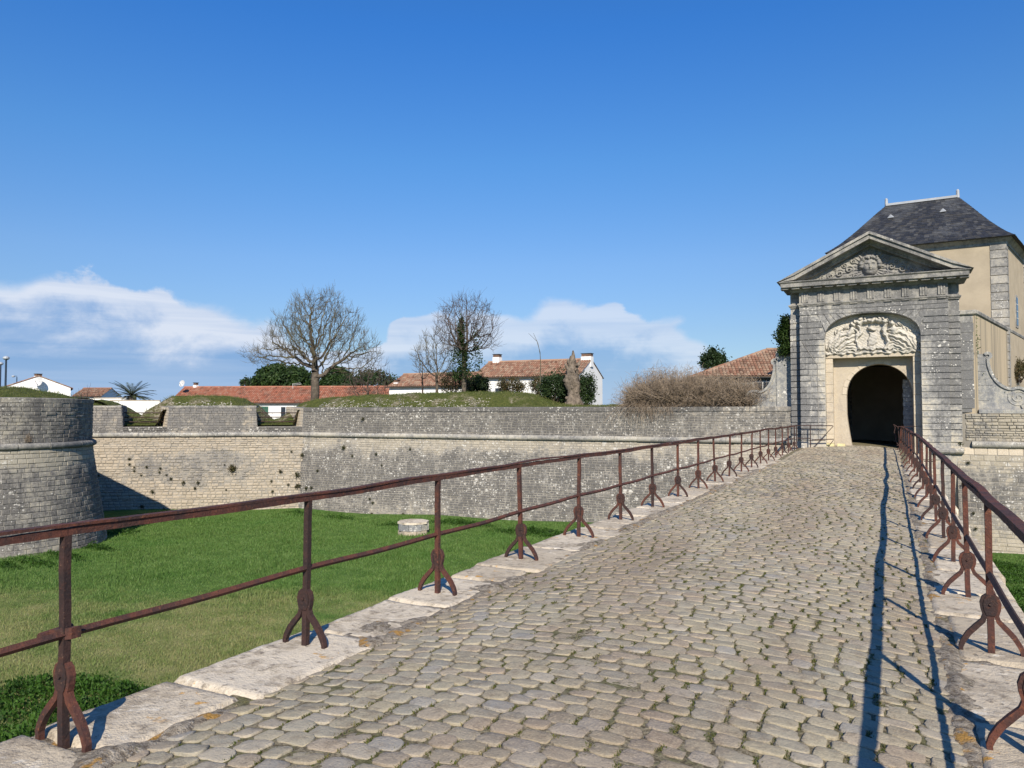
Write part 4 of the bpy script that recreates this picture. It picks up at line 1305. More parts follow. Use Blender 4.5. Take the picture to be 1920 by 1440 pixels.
# --- curtain wall from the corner to the gate
G_Y = 33.95
curtain = empty('curtain_wall', (-15, 33, FLOOR), 'long grey curtain wall flecked with white lichen between flank and gate', 'wall')
cs_ = Line(C1 + np.array([-0.9, -0.06]), (-3.3, G_Y), zc=CORD, batter=0.16, up=0.0)
V, f = skin_grid(cs_, 0, cs_.L, FLOOR - 0.4, CORD, 50, 8, off=-0.006); mb = MB().add(V, [f])
PT = 1.84
V, f = skin_grid(cs_, 0.95, cs_.L, CORD, PT, 50, 3, off=-0.006); mb.add(V, [f])
mb.build('body', M['mortar'], curtain)
lay_part(cs_, courses(0, cs_.L, FLOOR - 0.3, CORD - 0.02, 0.118, 0.16, 0.34), 'stones', M['curtain'], curtain, gap=0.014, proud=(-0.004, 0.014), wob=0.008)
lay_part(cs_, courses(0.93, cs_.L, CORD + 0.22, PT - 0.20, 0.118, 0.16, 0.34), 'parapet_stones', M['curtain'], curtain, gap=0.013, proud=(-0.004, 0.012), wob=0.008)
P0 = C1 + cs_.d * 0.02
cordon_part(np.array([P0 + cs_.d * t for t in np.linspace(0, np.linalg.norm(np.array([-3.76, G_Y]) - P0), 50)]), 0.13, CORD + 0.10, M['cordon'], curtain, length=1.3)
def coping_run(surf, u0, u1, z0, z1, parent, mat, ov=0.03, dep=0.7, name='coping_stone', lr=(0.7, 1.2)):
    u = u0
    while u < u1 - 0.02:
        l = rng.uniform(*lr)
        if u1 - u - l < 0.3: l = u1 - u
        uu = np.array([u + 0.003, u + l - 0.003])
        p, _ = surf(uu, np.full(2, z0))
        j = rng.uniform(-0.008, 0.008)
        MB().sweep(p[:, :2], [(-dep, z0), (ov + j, z0), (ov + j, z1 - 0.02), (ov - 0.02 + j, z1), (-dep, z1 + 0.02)]).build(name, mat, parent)
        u += l
coping_run(cs_, 0.93, cs_.L - 0.3, PT - 0.19, PT, curtain, M['curtain'])

# --- curtain on the far side of the gate
east = empty('east_curtain_wall', (8, 34, FLOOR), 'pale stone curtain wall to the right of the gate, behind the railing', 'wall')
es_ = Line((2.3, G_Y), (26.0, G_Y - 0.6), zc=CORD, batter=0.16, up=0.0)
V, f = skin_grid(es_, 0, es_.L, FLOOR - 0.4, CORD, 40, 8, off=-0.006); mb = MB().add(V, [f])
V, f = skin_grid(es_, 0, es_.L, CORD, 1.55, 40, 3); mb.add(V, [f])
mb.build('body', M['mortar'], east)
lay_part(es_, courses(0, es_.L, FLOOR - 0.3, CORD - 0.32, 0.16, 0.28, 0.6), 'stones', M['curtain_r'], east, gap=0.014, proud=(-0.004, 0.012))
lay_part(es_, courses(0, es_.L, CORD - 0.31, CORD - 0.02, 0.28, 0.3, 0.6), 'band_stones', M['cream'], east, gap=0.014, proud=(0.006, 0.012))
lay_part(es_, courses(0.3, es_.L, CORD + 0.22, 1.55, 0.095, 0.16, 0.42, jit=0.4), 'parapet_stones', M['curtain_r'], east, gap=0.018, proud=(0, 0.03), cham=0.02, wob=0.01)
cordon_part(np.array([es_.A + es_.d * t for t in np.linspace(0.5, es_.L, 30)]), 0.13, CORD + 0.10, M['cordon'], east, length=1.3)
coping_run(es_, 0.75, es_.L, 1.56, 1.70, east, M['scroll'], ov=0.05, dep=0.8)

# ------------------------------------------------------------------ earth behind the walls
# town level: one sheet from the walls to the horizon
poly = [(-3000, 17.2), (-46, 17.2), (-33.0, 17.4), (-33.2, 19.8), (-41.5, 22.5), (-38.6, 26.8), (-29.6, 33.6), (-29.0, 34.0), (-4.6, 35.2), (-4.6, 46.4), (3.4, 46.4), (3.4, 35.2), (26, 35.0), (3000, 35.0), (3000, 4500), (-3000, 4500)]
V = np.array([(x, y, 0.0) for x, y in poly])
terr = obj('town_ground', meshdata('town_ground', V, [np.arange(len(V))[None, :]], M['town']))
tag(terr, kind='structure')
# rampart: a bank following flank and curtain; s runs along both, w inwards
bis = inn2 + (-cs_.nn); bis /= np.linalg.norm(bis)
def bank_pt(s_, w_):
    """s_ < 0 along the flank (metres from the corner), s_ > 0 along the curtain"""
    a = C1 + fd * min(s_, 0) + cs_.d * max(s_, 0)
    t = np.clip(s_ / 5 + 0.5, 0, 1)
    n2 = inn2 * (1 - t) + (-cs_.nn) * t
    n2 /= np.linalg.norm(n2)
    return a + n2 * w_
def bank_s(px):
    ss = np.linspace(-13, 24, 800)
    P = np.array([[*bank_pt(q, 3.0), 2.2] for q in ss])
    return float(np.interp(px, proj(P)[0], ss))
# height of the crest by picture column, then carried on as a real profile along the wall
crest = [(150, 2.35), (185, 2.15), (225, 1.5), (262, 1.15), (290, 2.0), (322, 2.52), (400, 2.55), (440, 2.45), (470, 1.95), (500, 1.05), (528, 1.25), (560, 2.05), (600, 2.42), (680, 2.58), (800, 2.66), (900, 2.70), (960, 2.66), (1000, 2.48), (1040, 2.05), (1090, 1.92), (1200, 1.95), (1380, 1.9)]
cs_s = np.array([bank_s(p) for p, _ in crest]); cs_z = np.array([z for _, z in crest])
sill_px = [(150, 1.78), (222, 1.72), (236, 0.86), (304, 0.86), (314, 1.74), (470, 1.74), (484, 0.86), (556, 0.86), (572, 1.72), (1400, 1.76)]
g1a, g1b, g2a, g2b = [q_ - uc for q_ in (e1a - 0.30, e1b - 0.55, e2a - 0.30, e2b - 0.55)]
sl_s = np.array([-13, g1a - 0.15, g1a + 0.1, g1b - 0.1, g1b + 0.15, g2a - 0.15, g2a + 0.1, g2b - 0.1, g2b + 0.15, 25])
sl_z = np.array([1.76, 1.72, 0.88, 0.88, 1.74, 1.74, 0.88, 0.88, 1.74, 1.76])
S = np.linspace(cs_s[0], cs_s[-1], 260); Wd = np.concatenate([np.linspace(0.45, 4.5, 26), np.linspace(5, 14, 16)])
V = []
for s_ in S:
    zc_ = np.interp(s_, cs_s, cs_z); z0 = np.interp(s_, sl_s, sl_z)
    for w_ in Wd:
        t = np.clip((w_ - 0.5) / 2.6, 0, 1)
        t = t * t * (3 - 2 * t)
        z = z0 + (zc_ - z0) * t if zc_ >= z0 else z0 + (zc_ - z0) * t
        if w_ > 6.5:
            q = np.clip((w_ - 6.5) / 6.5, 0, 1); z = z * (1 - q) - 0.2 * q
        p = bank_pt(s_, w_)
        amp = 0.06 * min(1, (w_ - 0.4) / 0.8)
        z += amp * (math.sin(p[0] * 2.1 + p[1] * 1.3) * math.sin(p[1] * 2.7) + 0.6 * math.sin(p[0] * 5.3 + 1) * math.sin(p[1] * 4.9)) * (0.7 + 0.6 * t * (1 - t) * 4)
        V.append((p[0], p[1], z))
nw = len(Wd)
i = np.arange(len(S) - 1)[:, None] * nw + np.arange(nw - 1)[None, :]
bank_V = np.array(V)
bank = obj('rampart_bank', meshdata('rampart_bank', bank_V, [np.stack([i, i + nw, i + nw + 1, i + 1], -1).reshape(-1, 4)], M['mound'], smooth=True))
tag(bank, kind='structure')
def on_bank(px, w_=3.0):
    s_ = bank_s(px) if np.isscalar(px) else px
    p = bank_pt(s_, w_)
    d = ((bank_V[:, :2] - p) ** 2).sum(1)
    return np.array([p[0], p[1], bank_V[d.argmin(), 2]])
# grass cap of the bastion
gx = np.linspace(-1, 1, 41)
nU = 120
uu = np.linspace(0, ts.L, nU); base_p = np.array([cp(q, 0.0)[0][:2] for q in uu])
axis = np.c_[np.minimum(base_p[:, 0], TC[0]), np.where(base_p[:, 0] < TC[0], TC[1] + 0.6, TC[1])]
V = []
for k in np.linspace(0, 1, 22):
    q = base_p * (1 - k) + axis * k
    q = q + (axis - base_p) / np.linalg.norm(axis - base_p, axis=1)[:, None] * 0.5 * (1 - k)
    z = TT + 0.02 + 0.42 * min(1, k * 1.7) ** 0.8 + 0.03 * np.sin(q[:, 0] * 3) * np.sin(q[:, 1] * 2.6) * min(1, k * 4)
    V.append(np.c_[q, z])
V = np.concatenate(V)
i = np.arange(21)[:, None] * nU + np.arange(nU - 1)[None, :]
cap = obj('bastion_turf', meshdata('bastion_turf', V, [np.stack([i, i + 1, i + nU + 1, i + nU], -1).reshape(-1, 4)], M['mound'], smooth=True), tower)
bastion_turf_V = V
# bank that joins the bastion to the flank behind
V, Fq = [], []
xs = np.linspace(-62, -40.2, 40); ws = np.linspace(0, 1, 12)
for x in xs:
    for t in ws:
        y = 20.6 + t * 9.5 + (-31.5 - x) * 0.10
        z = 2.1 + 0.30 * math.sin(min(1, t * 1.6) * math.pi / 2) - 2.2 * max(0, t - 0.6) / 0.4 + 0.04 * math.sin(x * 2.2) * math.sin(y * 1.9)
        V.append((x, y, z))
i = np.arange(39)[:, None] * 12 + np.arange(11)[None, :]
bb = obj('bastion_bank', meshdata('bastion_bank', np.array(V), [np.stack([i, i + 12, i + 13, i + 1], -1).reshape(-1, 4)][0:1], M['mound'], smooth=True))
tag(bb, kind='structure')
# ------------------------------------------------------------------ the gate
GC, GY = -0.64, 33.50                 # axis and front plane
HF, HS, HN = 2.72, 3.11, 1.75         # half widths: front block, set-back, niche
Z_ARCH, Z_TOP = 4.72, 5.64            # niche: springing and crown
gate = empty('fortress_gate', (GC, GY + 1, 0), 'monumental grey stone gate with carved pediment and arched passage', 'gate')

def niche_z(u):
    """head of the niche: a flat basket arch"""
    t = np.clip(np.abs(u) / HN, 0, 1)
    return Z_ARCH + (Z_TOP - Z_ARCH) * (1 - t ** 2.3) ** (1 / 2.1)
def niche_u(z):
    t = np.clip((z - Z_ARCH) / (Z_TOP - Z_ARCH), 0, 1)
    return HN * (1 - t ** 2.1) ** (1 / 2.3)
# core: front sheet with the niche cut out, its reveal, sides and top
NICHE_D = 0.42
th = np.concatenate([[-1.0], -np.cos(np.linspace(0, np.pi, 41)), [1.0]])
us = HN * th
inner = np.c_[us, niche_z(us)]
inner[0, 1] = -0.3; inner[-1, 1] = -0.3
outer_ = np.array([(-HF + 0.02, -0.3)] + [(-HF + 0.02 + (2 * HF - 0.04) * t, 6.08) for t in np.linspace(0, 1, 41)] + [(HF - 0.02, -0.3)])
n = len(inner)
yb = GY + 0.035
V = np.concatenate([np.c_[GC + outer_[:, 0], np.full(n, yb), outer_[:, 1]], np.c_[GC + inner[:, 0], np.full(n, yb), inner[:, 1]], np.c_[GC + inner[:, 0], np.full(n, GY + NICHE_D), inner[:, 1]]])
i = np.arange(n - 1)
mb = MB().add(V, [np.c_[i, i + n, i + n + 1, i + 1][:, ::-1], np.c_[i + n, i + 2 * n, i + 2 * n + 1, i + n + 1][:, ::-1]])
core = mb.build('core', M['gate'], gate)
mb = MB()
mb.box((GC - HF + 0.02, GY + 0.04, -3.9), (GC - HN - 0.35, GY + 1.3, 6.06)); mb.box((GC + HN + 0.35, GY + 0.04, -3.9), (GC + HF - 0.02, GY + 1.3, 6.06))
mb.box((GC - HS, GY + 0.36, -3.9), (GC - HF + 0.03, GY + 1.5, 6.06)); mb.box((GC + HF - 0.03, GY + 0.36, -3.9), (GC + HS, GY + 1.5, 6.06))
mb.build('flank_masonry', M['gate'], gate)

# rusticated ashlar, course by course
def ashlar(poly, y0=GY, dep=0.06, mat='gate', bev=0.014, parent=gate, name='stone'):
    p = np.array(poly, float)
    p[:, 0] += GC
    return MB().prism(p, y0 + rng.uniform(-0.008, 0.008), y0 + dep, bev=bev, flatx=(name == 'stone' and mat == 'gate')).build(name, M[mat], parent)
rows = []
z = 0.42
while z < 6.03:
    h = 0.2475
    rows.append((z, min(z + h, 6.05))); z += h
g = 0.016
for sg in (-1, 1):
    ashlar([(q * sg, zz) for q, zz in ((HN + 0.012, -0.25), (HF, -0.25), (HF, 0.42 - g), (HN + 0.012, 0.42 - g))][::1 if sg > 0 else -1])
for k, (z0, z1) in enumerate(rows):
    a, b = z0 + g, z1 - g
    for sg in (-1, 1):
        if a > 5.55:
            continue
        ia, ib = float(niche_u(a)) + 0.012, float(niche_u(b)) + 0.012
        if a > 4.72:
            # end against the ring of voussoirs
            ia = ib = 2.02 - (a - 4.72) * 0.42
        joints = [HF, (2.30 if k % 2 else 2.42) + rng.uniform(-0.10, 0.10)] if a < 4.6 else [HF, 2.32 + rng.uniform(-0.12, 0.12)]
        edges = [None] + joints[1:][::-1] + [HF]
        # inner piece
        ps = [(ia, a), (joints[1] - 0.004, a), (joints[1] - 0.004, b), (ib, b)]
        if joints[1] - max(ia, ib) > 0.12:
            ashlar([(q * sg, zz) for q, zz in (ps if sg > 0 else ps[::-1])])
            ps = [(joints[1] + 0.004, a), (HF, a), (HF, b), (joints[1] + 0.004, b)]
        else:
            ps = [(ia, a), (HF, a), (HF, b), (ib, b)]
        ashlar([(q * sg, zz) for q, zz in (ps if sg > 0 else ps[::-1])])
        # set-back pilaster, one stone to the course
        ps = [(HF + 0.01, a + 0.004), (HS + 0.02, a + 0.004), (HS + 0.02, b - 0.004), (HF + 0.01, b - 0.004)]
        ashlar([(q * sg, zz) for q, zz in (ps if sg > 0 else ps[::-1])], y0=GY + 0.32, dep=0.06)
for k in range(16):
    z0 = -3.6 + k * 0.252
    for sg in (-1, 1):
        ps = [(HN - 0.4, z0), (HF, z0), (HF, z0 + 0.24), (HN - 0.4, z0 + 0.24)]
        if z0 + 0.24 < -0.26: ashlar([(q * sg, zz) for q, zz in (ps if sg > 0 else ps[::-1])])
# voussoirs over the niche
nv_ = 17
ua = np.linspace(-1.72, 1.72, nv_ + 1)
for k in range(nv_):
    a, b = ua[k] + 0.006, ua[k + 1] - 0.006
    top_z = 5.67
    def foot(u):
        return (u, float(niche_z(u)) + 0.008)
    def head(u):
        return (u * 1.17, top_z)
    ps = [foot(a), foot((a + b) / 2), foot(b), head(b), head(a)]
    ashlar(ps, bev=0.012, name='voussoir')
# plain courses above the ring
for z0, z1 in ((5.685, 5.86), (5.872, 6.04)):
    u = -HF
    while u < HF - 0.05:
        l = rng.uniform(0.55, 0.95)
        if HF - u - l < 0.35: l = HF - u
        ashlar([(u + 0.004, z0), (u + l - 0.004, z0), (u + l - 0.004, z1), (u + 0.004, z1)]); u += l
# corner quoins of the courses 5.6-6.05 beside the ring
# oblique scar of the old drawbridge beams: a chase on each side
for sg in (-1,):
    mb = MB(); mb.bar([(GC - 2.02 * 1.0 - 0.02, GY - 0.006, 0.5), (GC - 2.04, GY - 0.006, 3.55), (GC - 2.62, GY - 0.006, 4.55)], (0.028, 0, 0), (0, 0.012, 0))
    mb.build('chase', M['mortar_g'], gate)

# niche back: carved panel above, lintel, drawbridge recess and arch below
YN = GY + NICHE_D
LIN0, LIN1 = 3.86, 4.06
RB = 1.48                                # half width of the drawbridge recess
RC = GC + 0.0
# jambs and lintel of the recess
for sg in (-1, 1):
    z = -0.2
    while z < LIN0 - 0.02:
        h = min(rng.uniform(0.34, 0.52), LIN0 - z)
        ps = [(RB, z + 0.004), (HN, z + 0.004), (HN, z + h - 0.004), (RB, z + h - 0.004)]
        ashlar([(q * sg, zz) for q, zz in (ps if sg > 0 else ps[::-1])], y0=YN, dep=0.46, mat='cream', bev=0.006)
        z += h
u = -HN
while u < HN - 0.02:
    l = rng.uniform(0.55, 0.9)
    if HN - u - l < 0.35: l = HN - u
    ashlar([(u + 0.003, LIN0), (u + l - 0.003, LIN0), (u + l - 0.003, LIN1), (u + 0.003, LIN1)], y0=YN - 0.03, dep=0.49, mat='cream', bev=0.008, name='lintel_stone')
    u += l
# wall with the arch
YA = YN + 0.44
AC, AR, AS, AT = -0.40, 1.235, 2.34, 3.60
def arch_pts(n=33, r=AR, hz=AT - AS, c=AC):
    a = np.linspace(np.pi, 0, n)
    return np.c_[c + r * np.cos(a), AS + hz * np.sin(a)]
ap = arch_pts()
def foot_bulge(sg, z):
    return 0.22 * np.clip((1.55 - z) / 1.6, 0, 1) ** 1.3
left = [(AC - AR + foot_bulge(-1, z), z) for z in np.linspace(-0.2, AS, 10)[:-1]]
right = [(AC + AR, z) for z in np.linspace(AS, -0.2, 10)[1:]]
inn_ = np.array(left + [tuple(p) for p in ap] + right)
n = len(inn_)
def out_pt(p):
    x, z = p
    if z <= AS: return (GC - RB - 0.1 if x < AC else GC + RB + 0.1, z)
    t = (x - (AC - AR)) / (2 * AR)
    return (GC - RB - 0.1 + t * (2 * RB + 0.2), LIN0 + 0.1)
out_a = np.array([out_pt(p) for p in inn_])
V = np.concatenate([np.c_[out_a[:, 0], np.full(n, YA), out_a[:, 1]], np.c_[inn_[:, 0], np.full(n, YA), inn_[:, 1]], np.c_[inn_[:, 0], np.full(n, YA + 0.62), inn_[:, 1]]])
i = np.arange(n - 1)
MB().add(V, [np.c_[i, i + n, i + n + 1, i + 1][:, ::-1], np.c_[i + n, i + 2 * n, i + 2 * n + 1, i + n + 1][:, ::-1]]).build('arch_wall', M['cream'], gate)
# arch stones and jamb stones laid on it
for k in range(13):
    a0, a1 = np.pi * (1 - k / 13) - 0.006, np.pi * (1 - (k + 1) / 13) + 0.006
    rr = 0.26 + rng.uniform(-0.02, 0.02)
    ps = []
    for aa in (a0, (a0 + a1) / 2, a1): ps.append((AC + (AR - 0.004) * math.cos(aa), AS + (AT - AS) * math.sin(aa) - 0.004))
    for aa in (a1, (a0 + a1) / 2, a0): ps.append((AC + (AR + rr * 0.6) * math.cos(aa), min(LIN0 - 0.02, AS + (AT - AS + rr * 0.55) * math.sin(aa))))
    p = np.array(ps)[::-1]
    c = p.mean(0)
    MB().prism(p[::-1] if False else p[::-1], YA - 0.022, YA + 0.62, bev=0.0).build('arch_stone', M['cream'], gate)
# the passage: dark vault with an inner pier and a far wall
mb = MB()
x0, x1 = AC - AR - 0.5, AC + AR + 0.75
y0, y1 = YA + 0.60, YA + 12.5
zt = 3.9
mb.add([(x0, y0, -0.2), (x0, y1, -0.2), (x0, y1, zt), (x0, y0, zt)], [[[0, 1, 2, 3]]])
mb.add([(x1, y0, -0.2), (x1, y1, -0.2), (x1, y1, zt), (x1, y0, zt)], [[[3, 2, 1, 0]]])
mb.add([(x0, y0, zt), (x1, y0, zt), (x1, y1, zt), (x0, y1, zt)], [[[0, 1, 2, 3]]])
mb.add([(x0, y1, -0.2), (x1, y1, -0.2), (x1, y1, zt), (x0, y1, zt)], [[[0, 1, 2, 3]]])
mb.add([(x0, y0 - 0.1, -0.02), (x1, y0 - 0.1, -0.02), (x1, y1, -0.02), (x0, y1, -0.02)], [[[0, 1, 2, 3]]])
mb.build('passage', M['passage'], gate)
mb = MB(); mb.box((x0 - 0.4, YA + 0.2, -0.3), (x0, y1 + 0.4, zt + 1.0)); mb.box((x1, YA + 0.2, -0.3), (x1 + 0.4, y1 + 0.4, zt + 1.0)); mb.box((x0 - 0.4, YN + 0.5, zt), (x1 + 0.4, y1 + 0.4, zt + 1.6)); mb.box((x0 - .4, y1 + 0.02, -0.3), (x1 + .4, y1 + 0.5, zt + 1))
mb.build('vault_shell', M['passage'], gate)
z = 0.0
pier = empty('inner_pier', (0, 0, 0)); pier.parent = gate; pier.matrix_parent_inverse = Matrix.Translation(gate.location).inverted()
k = 0
while z < 2.93:
    h = 0.185
    MB().prism([(0.47 + (0.02 if k % 2 else 0), z + 0.004), (AC + AR + 0.7, z + 0.004), (AC + AR + 0.7, z + h - 0.004), (0.47 + (0.02 if k % 2 else 0), z + h - 0.004)], YA + 0.72 + rng.uniform(0, 0.015), YA + 1.5, bev=0.008).build('stone', M['scroll'], pier)
    z += h; k += 1

# --- carving as real relief
def relief(u0, u1, v0, v1, nu, nv, hf, keep, y, base=0.0):
    u, v = np.meshgrid(np.linspace(u0, u1, nu), np.linspace(v0, v1, nv))
    h = hf(u, v)
    V = np.stack([GC + u, y - h, v], -1).reshape(-1, 3)
    i = np.arange(nv - 1)[:, None] * nu + np.arange(nu - 1)[None, :]
    q = np.stack([i, i + 1, i + nu + 1, i + nu], -1).reshape(-1, 4)
    k = keep(u, v).ravel()
    q = q[k[q].all(1)]
    used = np.unique(q)
    remap = -np.ones(len(V), int); remap[used] = np.arange(len(used))
    return V[used], remap[q]
def bump(u, v, cu, cv_, ru, rv, h, p=2.0, rot=0.0):
    c, s = math.cos(rot), math.sin(rot)
    a = ((u - cu) * c + (v - cv_) * s) / ru; b = (-(u - cu) * s + (v - cv_) * c) / rv
    return h * np.sqrt(np.clip(1 - (np.abs(a) ** p + np.abs(b) ** p), 0, 1))
def scroll(u, v, cu, cv_, r, h, turns=2.2, sg=1, ph=0.0):
    d = np.hypot(u - cu, v - cv_); a = np.arctan2(v - cv_, (u - cu) * sg) + ph
    w_ = np.cos(2 * np.pi * turns * d / r - a)
    return np.where(d < r, h * np.clip(w_ * 0.6 + 0.45, 0, 1) * np.sqrt(np.clip(1 - (d / r) ** 2, 0, 1)) + 0.25 * h * np.clip(1 - d / r, 0, 1), 0)
# pediment: two raking cornices over a carved triangle
EW, EZ, AZ = 3.56, 7.02, 8.88
def tri_top(u):
    return 7.10 + (8.20 - 7.10) * (1 - np.abs(u) / 2.85)
def tymp_h(u, v):
    h = np.zeros_like(u)
    d = np.hypot(u, (v - 7.48)); a = np.arctan2(v - 7.48, u)
    rays = 0.05 * np.clip(np.cos(a * 26), 0, 1) * np.clip((d - 0.25) / 0.15, 0, 1) * np.clip((1.15 - d) / 0.5, 0, 1)
    h = np.maximum(h, rays)
    for sg in (-1, 1):
        for (cu, cv_, r, hh, ph) in ((0.78, 7.50, 0.20, 0.11, 0.0), (1.15, 7.38, 0.19, 0.10, 1.4), (1.50, 7.30, 0.16, 0.09, 2.2), (1.84, 7.23, 0.13, 0.08, 0.5), (2.12, 7.18, 0.09, 0.06, 1.0),
                                     (0.95, 7.70, 0.14, 0.08, 3.0), (0.62, 7.84, 0.13, 0.08, 2.0), (0.55, 7.24, 0.13, 0.08, 1.1), (0.90, 7.20, 0.10, 0.06, 0.3), (1.30, 7.60, 0.11, 0.07, 4.0)):
            h = np.maximum(h, scroll(u, v, cu * sg, cv_, r, hh, 1.7, sg, ph))
        for k in range(7):
            h = np.maximum(h, bump(u, v, sg * (0.48 + 0.27 * k), 7.55 - 0.065 * k + 0.04 * math.sin(k * 2), 0.17, 0.035, 0.06, 2, sg * (-0.5 + 0.5 * math.sin(k))))
    # head with curls
    u, v = u / 1.28, 7.46 + (v - 7.52) / 1.28
    hd = bump(u, v, 0, 7.50, 0.235, 0.30, 0.24, 2.2)
    curls = np.zeros_like(u)
    for k in range(13):
        aa = math.pi * (-0.06 + 1.12 * k / 12)
        curls = np.maximum(curls, bump(u, v, 0.265 * math.cos(aa), 7.55 + 0.255 * math.sin(aa), 0.085, 0.085, 0.20 + 0.04 * (k % 2)))
    for k in range(6):
        curls = np.maximum(curls, bump(u, v, -0.20 + 0.08 * k, 7.74 + 0.035 * (k % 2), 0.055, 0.06, 0.27))
    face = hd.copy()
    for sg in (-1, 1):
        face -= bump(u, v, 0.085 * sg, 7.545, 0.055, 0.036, 0.045)
        face += bump(u, v, 0.085 * sg, 7.545, 0.030, 0.020, 0.022)
        face += bump(u, v, 0.09 * sg, 7.605, 0.075, 0.022, 0.030, 2, -0.25 * sg)
        face += bump(u, v, 0.11 * sg, 7.43, 0.07, 0.07, 0.030)
    face += bump(u, v, 0, 7.50, 0.032, 0.105, 0.055) + bump(u, v, 0, 7.445, 0.048, 0.030, 0.028)
    face -= bump(u, v, 0, 7.372, 0.075, 0.014, 0.030)
    face += bump(u, v, 0, 7.392, 0.06, 0.018, 0.022) + bump(u, v, 0, 7.348, 0.05, 0.018, 0.022) + bump(u, v, 0, 7.275, 0.07, 0.05, 0.035)
    h = np.maximum(h, np.where(hd > 0, face, 0))
    h = np.maximum(h, curls)
    return h
V, q = relief(-2.8, 2.8, 7.08, 8.24, 330, 92, tymp_h, lambda u, v: v <= tri_top(u) + 0.05, GY + 0.26)
tym = obj('carved_tympanum', meshdata('carved_tympanum', V, [q], M['tymp'], np.full(len(V), .4), True), gate)
# panel of the niche: arms between two reclining draped figures under a swag
def drape(u, v, cu, cv_, ru, rv, h, rot, nf, ph=0.0, sw=1.0):
    c, s = math.cos(rot), math.sin(rot)
    a = ((u - cu) * c + (v - cv_) * s) / ru; b = (-(u - cu) * s + (v - cv_) * c) / rv
    r2 = a * a + b * b
    fold = 0.5 + 0.5 * np.cos(nf * (b + sw * a * a * 0.6) + 1.3 * a + ph)
    return np.where(r2 < 1, h * np.sqrt(np.clip(1 - r2, 0, 1)) * (0.55 + 0.45 * fold), 0)
PC = 0.02
def arms_h(u, v):
    u = u - PC
    u, v = u + 0.035 * np.sin(v * 9 + u * 4) + 0.018 * np.sin(v * 23 - u * 17), v + 0.030 * np.sin(u * 11 + v * 5) + 0.014 * np.sin(u * 29 + 1)
    h = np.zeros_like(u) + 0.0
    for sg in (-1, 1):
        us_ = u * sg
        f = drape(us_, v, 1.12, 4.56, 0.70, 0.36, 0.26, -0.62, 13, 0.4, 1.5)
        f = np.maximum(f, drape(us_, v, 1.38, 4.42, 0.40, 0.40, 0.22, -1.1, 11, 1.2, 1.0))
        f = np.maximum(f, drape(us_, v, 0.92, 4.30, 0.40, 0.20, 0.20, -0.2, 9, 2.0, 0.8))
        f = np.maximum(f, drape(us_, v, 1.25, 4.18, 0.46, 0.14, 0.15, 0.10, 7, 0.6, 0.5))
        f = np.maximum(f, bump(us_, v, 0.80, 4.92, 0.13, 0.24, 0.26, 2, 0.35))          # torso
        f = np.maximum(f, bump(us_, v, 0.72, 5.20, 0.105, 0.125, 0.28))                 # head
        f = np.maximum(f, bump(us_, v, 0.66, 5.24, 0.06, 0.08, 0.24) * (0.7 + 0.3 * np.sin(us_ * 90) * np.sin(v * 80)))
        f = np.maximum(f, bump(us_, v, 0.62, 4.95, 0.18, 0.055, 0.25, 2, 0.9))          # arm
        f = np.maximum(f, bump(us_, v, 0.54, 4.78, 0.08, 0.20, 0.20, 2, 0.2))
        f = np.maximum(f, bump(us_, v, 0.98, 5.12, 0.14, 0.10, 0.22) * (0.75 + 0.25 * np.cos(us_ * 60 + v * 40)))
        f = np.maximum(f, bump(us_, v, 1.20, 4.98, 0.24, 0.10, 0.16, 2, -0.5) * (0.7 + 0.3 * np.cos(us_ * 50)))
        # cartouche edge curling round the field
        d = np.abs((us_ - 0.50 - 0.05 * np.sin((v - 4.2) * 6)))
        f = np.maximum(f, np.where((v > 4.18) & (v < 5.2), 0.20 * np.sqrt(np.clip(1 - (d / 0.075) ** 2, 0, 1)), 0))
        f = np.maximum(f, scroll(us_, v, 0.56, 4.20, 0.15, 0.16, 1.3, 1, 0.6))
        f = np.maximum(f, scroll(us_, v, 0.86, 4.12, 0.11, 0.12, 1.2, 1, 1.8))
        f = np.maximum(f, scroll(us_, v, 0.44, 5.28, 0.14, 0.20, 1.3, 1, 2.0))
        h = np.maximum(h, f)
    # swag and crest on top
    sw = 5.34 + 0.05 * np.cos(u * 9)
    h = np.maximum(h, np.where(np.abs(u) < 0.62, 0.24 * np.sqrt(np.clip(1 - ((v - sw) / 0.10) ** 2, 0, 1)) * (0.7 + 0.3 * np.abs(np.cos(u * 14))), 0))
    for k in range(7):
        h = np.maximum(h, bump(u, v, -0.42 + 0.14 * k, 5.38 + 0.03 * math.cos(k), 0.075, 0.085, 0.27))
    # shield field: worn blocks of the defaced arms
    h = np.maximum(h, bump(u, v, 0.0, 5.00, 0.17, 0.085, 0.19, 2.5))
    h = np.maximum(h, bump(u, v, 0.02, 4.60, 0.16, 0.27, 0.10, 6))
    h = np.maximum(h, np.where((np.abs(u) < 1.02) & (np.abs(v - 4.235 - 0.02 * np.cos(u * 3)) < 0.068), 0.12, 0))
    h = np.maximum(h, bump(u, v, 0.02, 4.235, 0.15, 0.10, 0.16, 5))
    h = np.maximum(h, np.where(np.abs(v - 4.06 - 0.015 * np.cos(u * 7)) < 0.045, 0.09 + 0.03 * np.cos(u * 22), 0))
    h += 0.010 * np.sin(u * 37 + v * 11) * np.sin(v * 41 - u * 7)
    joint = (np.abs(np.mod(u + 0.1, 0.34) - 0.17) < 0.006) | (np.abs(np.mod(v, 0.26) - 0.13) < 0.006)
    h = np.where(joint & (h < 0.05) & (np.abs(u) < 0.5), h - 0.015, h)
    return h
V, q = relief(-HN, HN, 3.97, 5.62, 340, 170, arms_h, lambda u, v: v <= niche_z(u) + 0.06, YN - 0.02)
arms = obj('carved_arms', meshdata('carved_arms', V, [q], M['relief'], np.full(len(V), .3), True), gate)
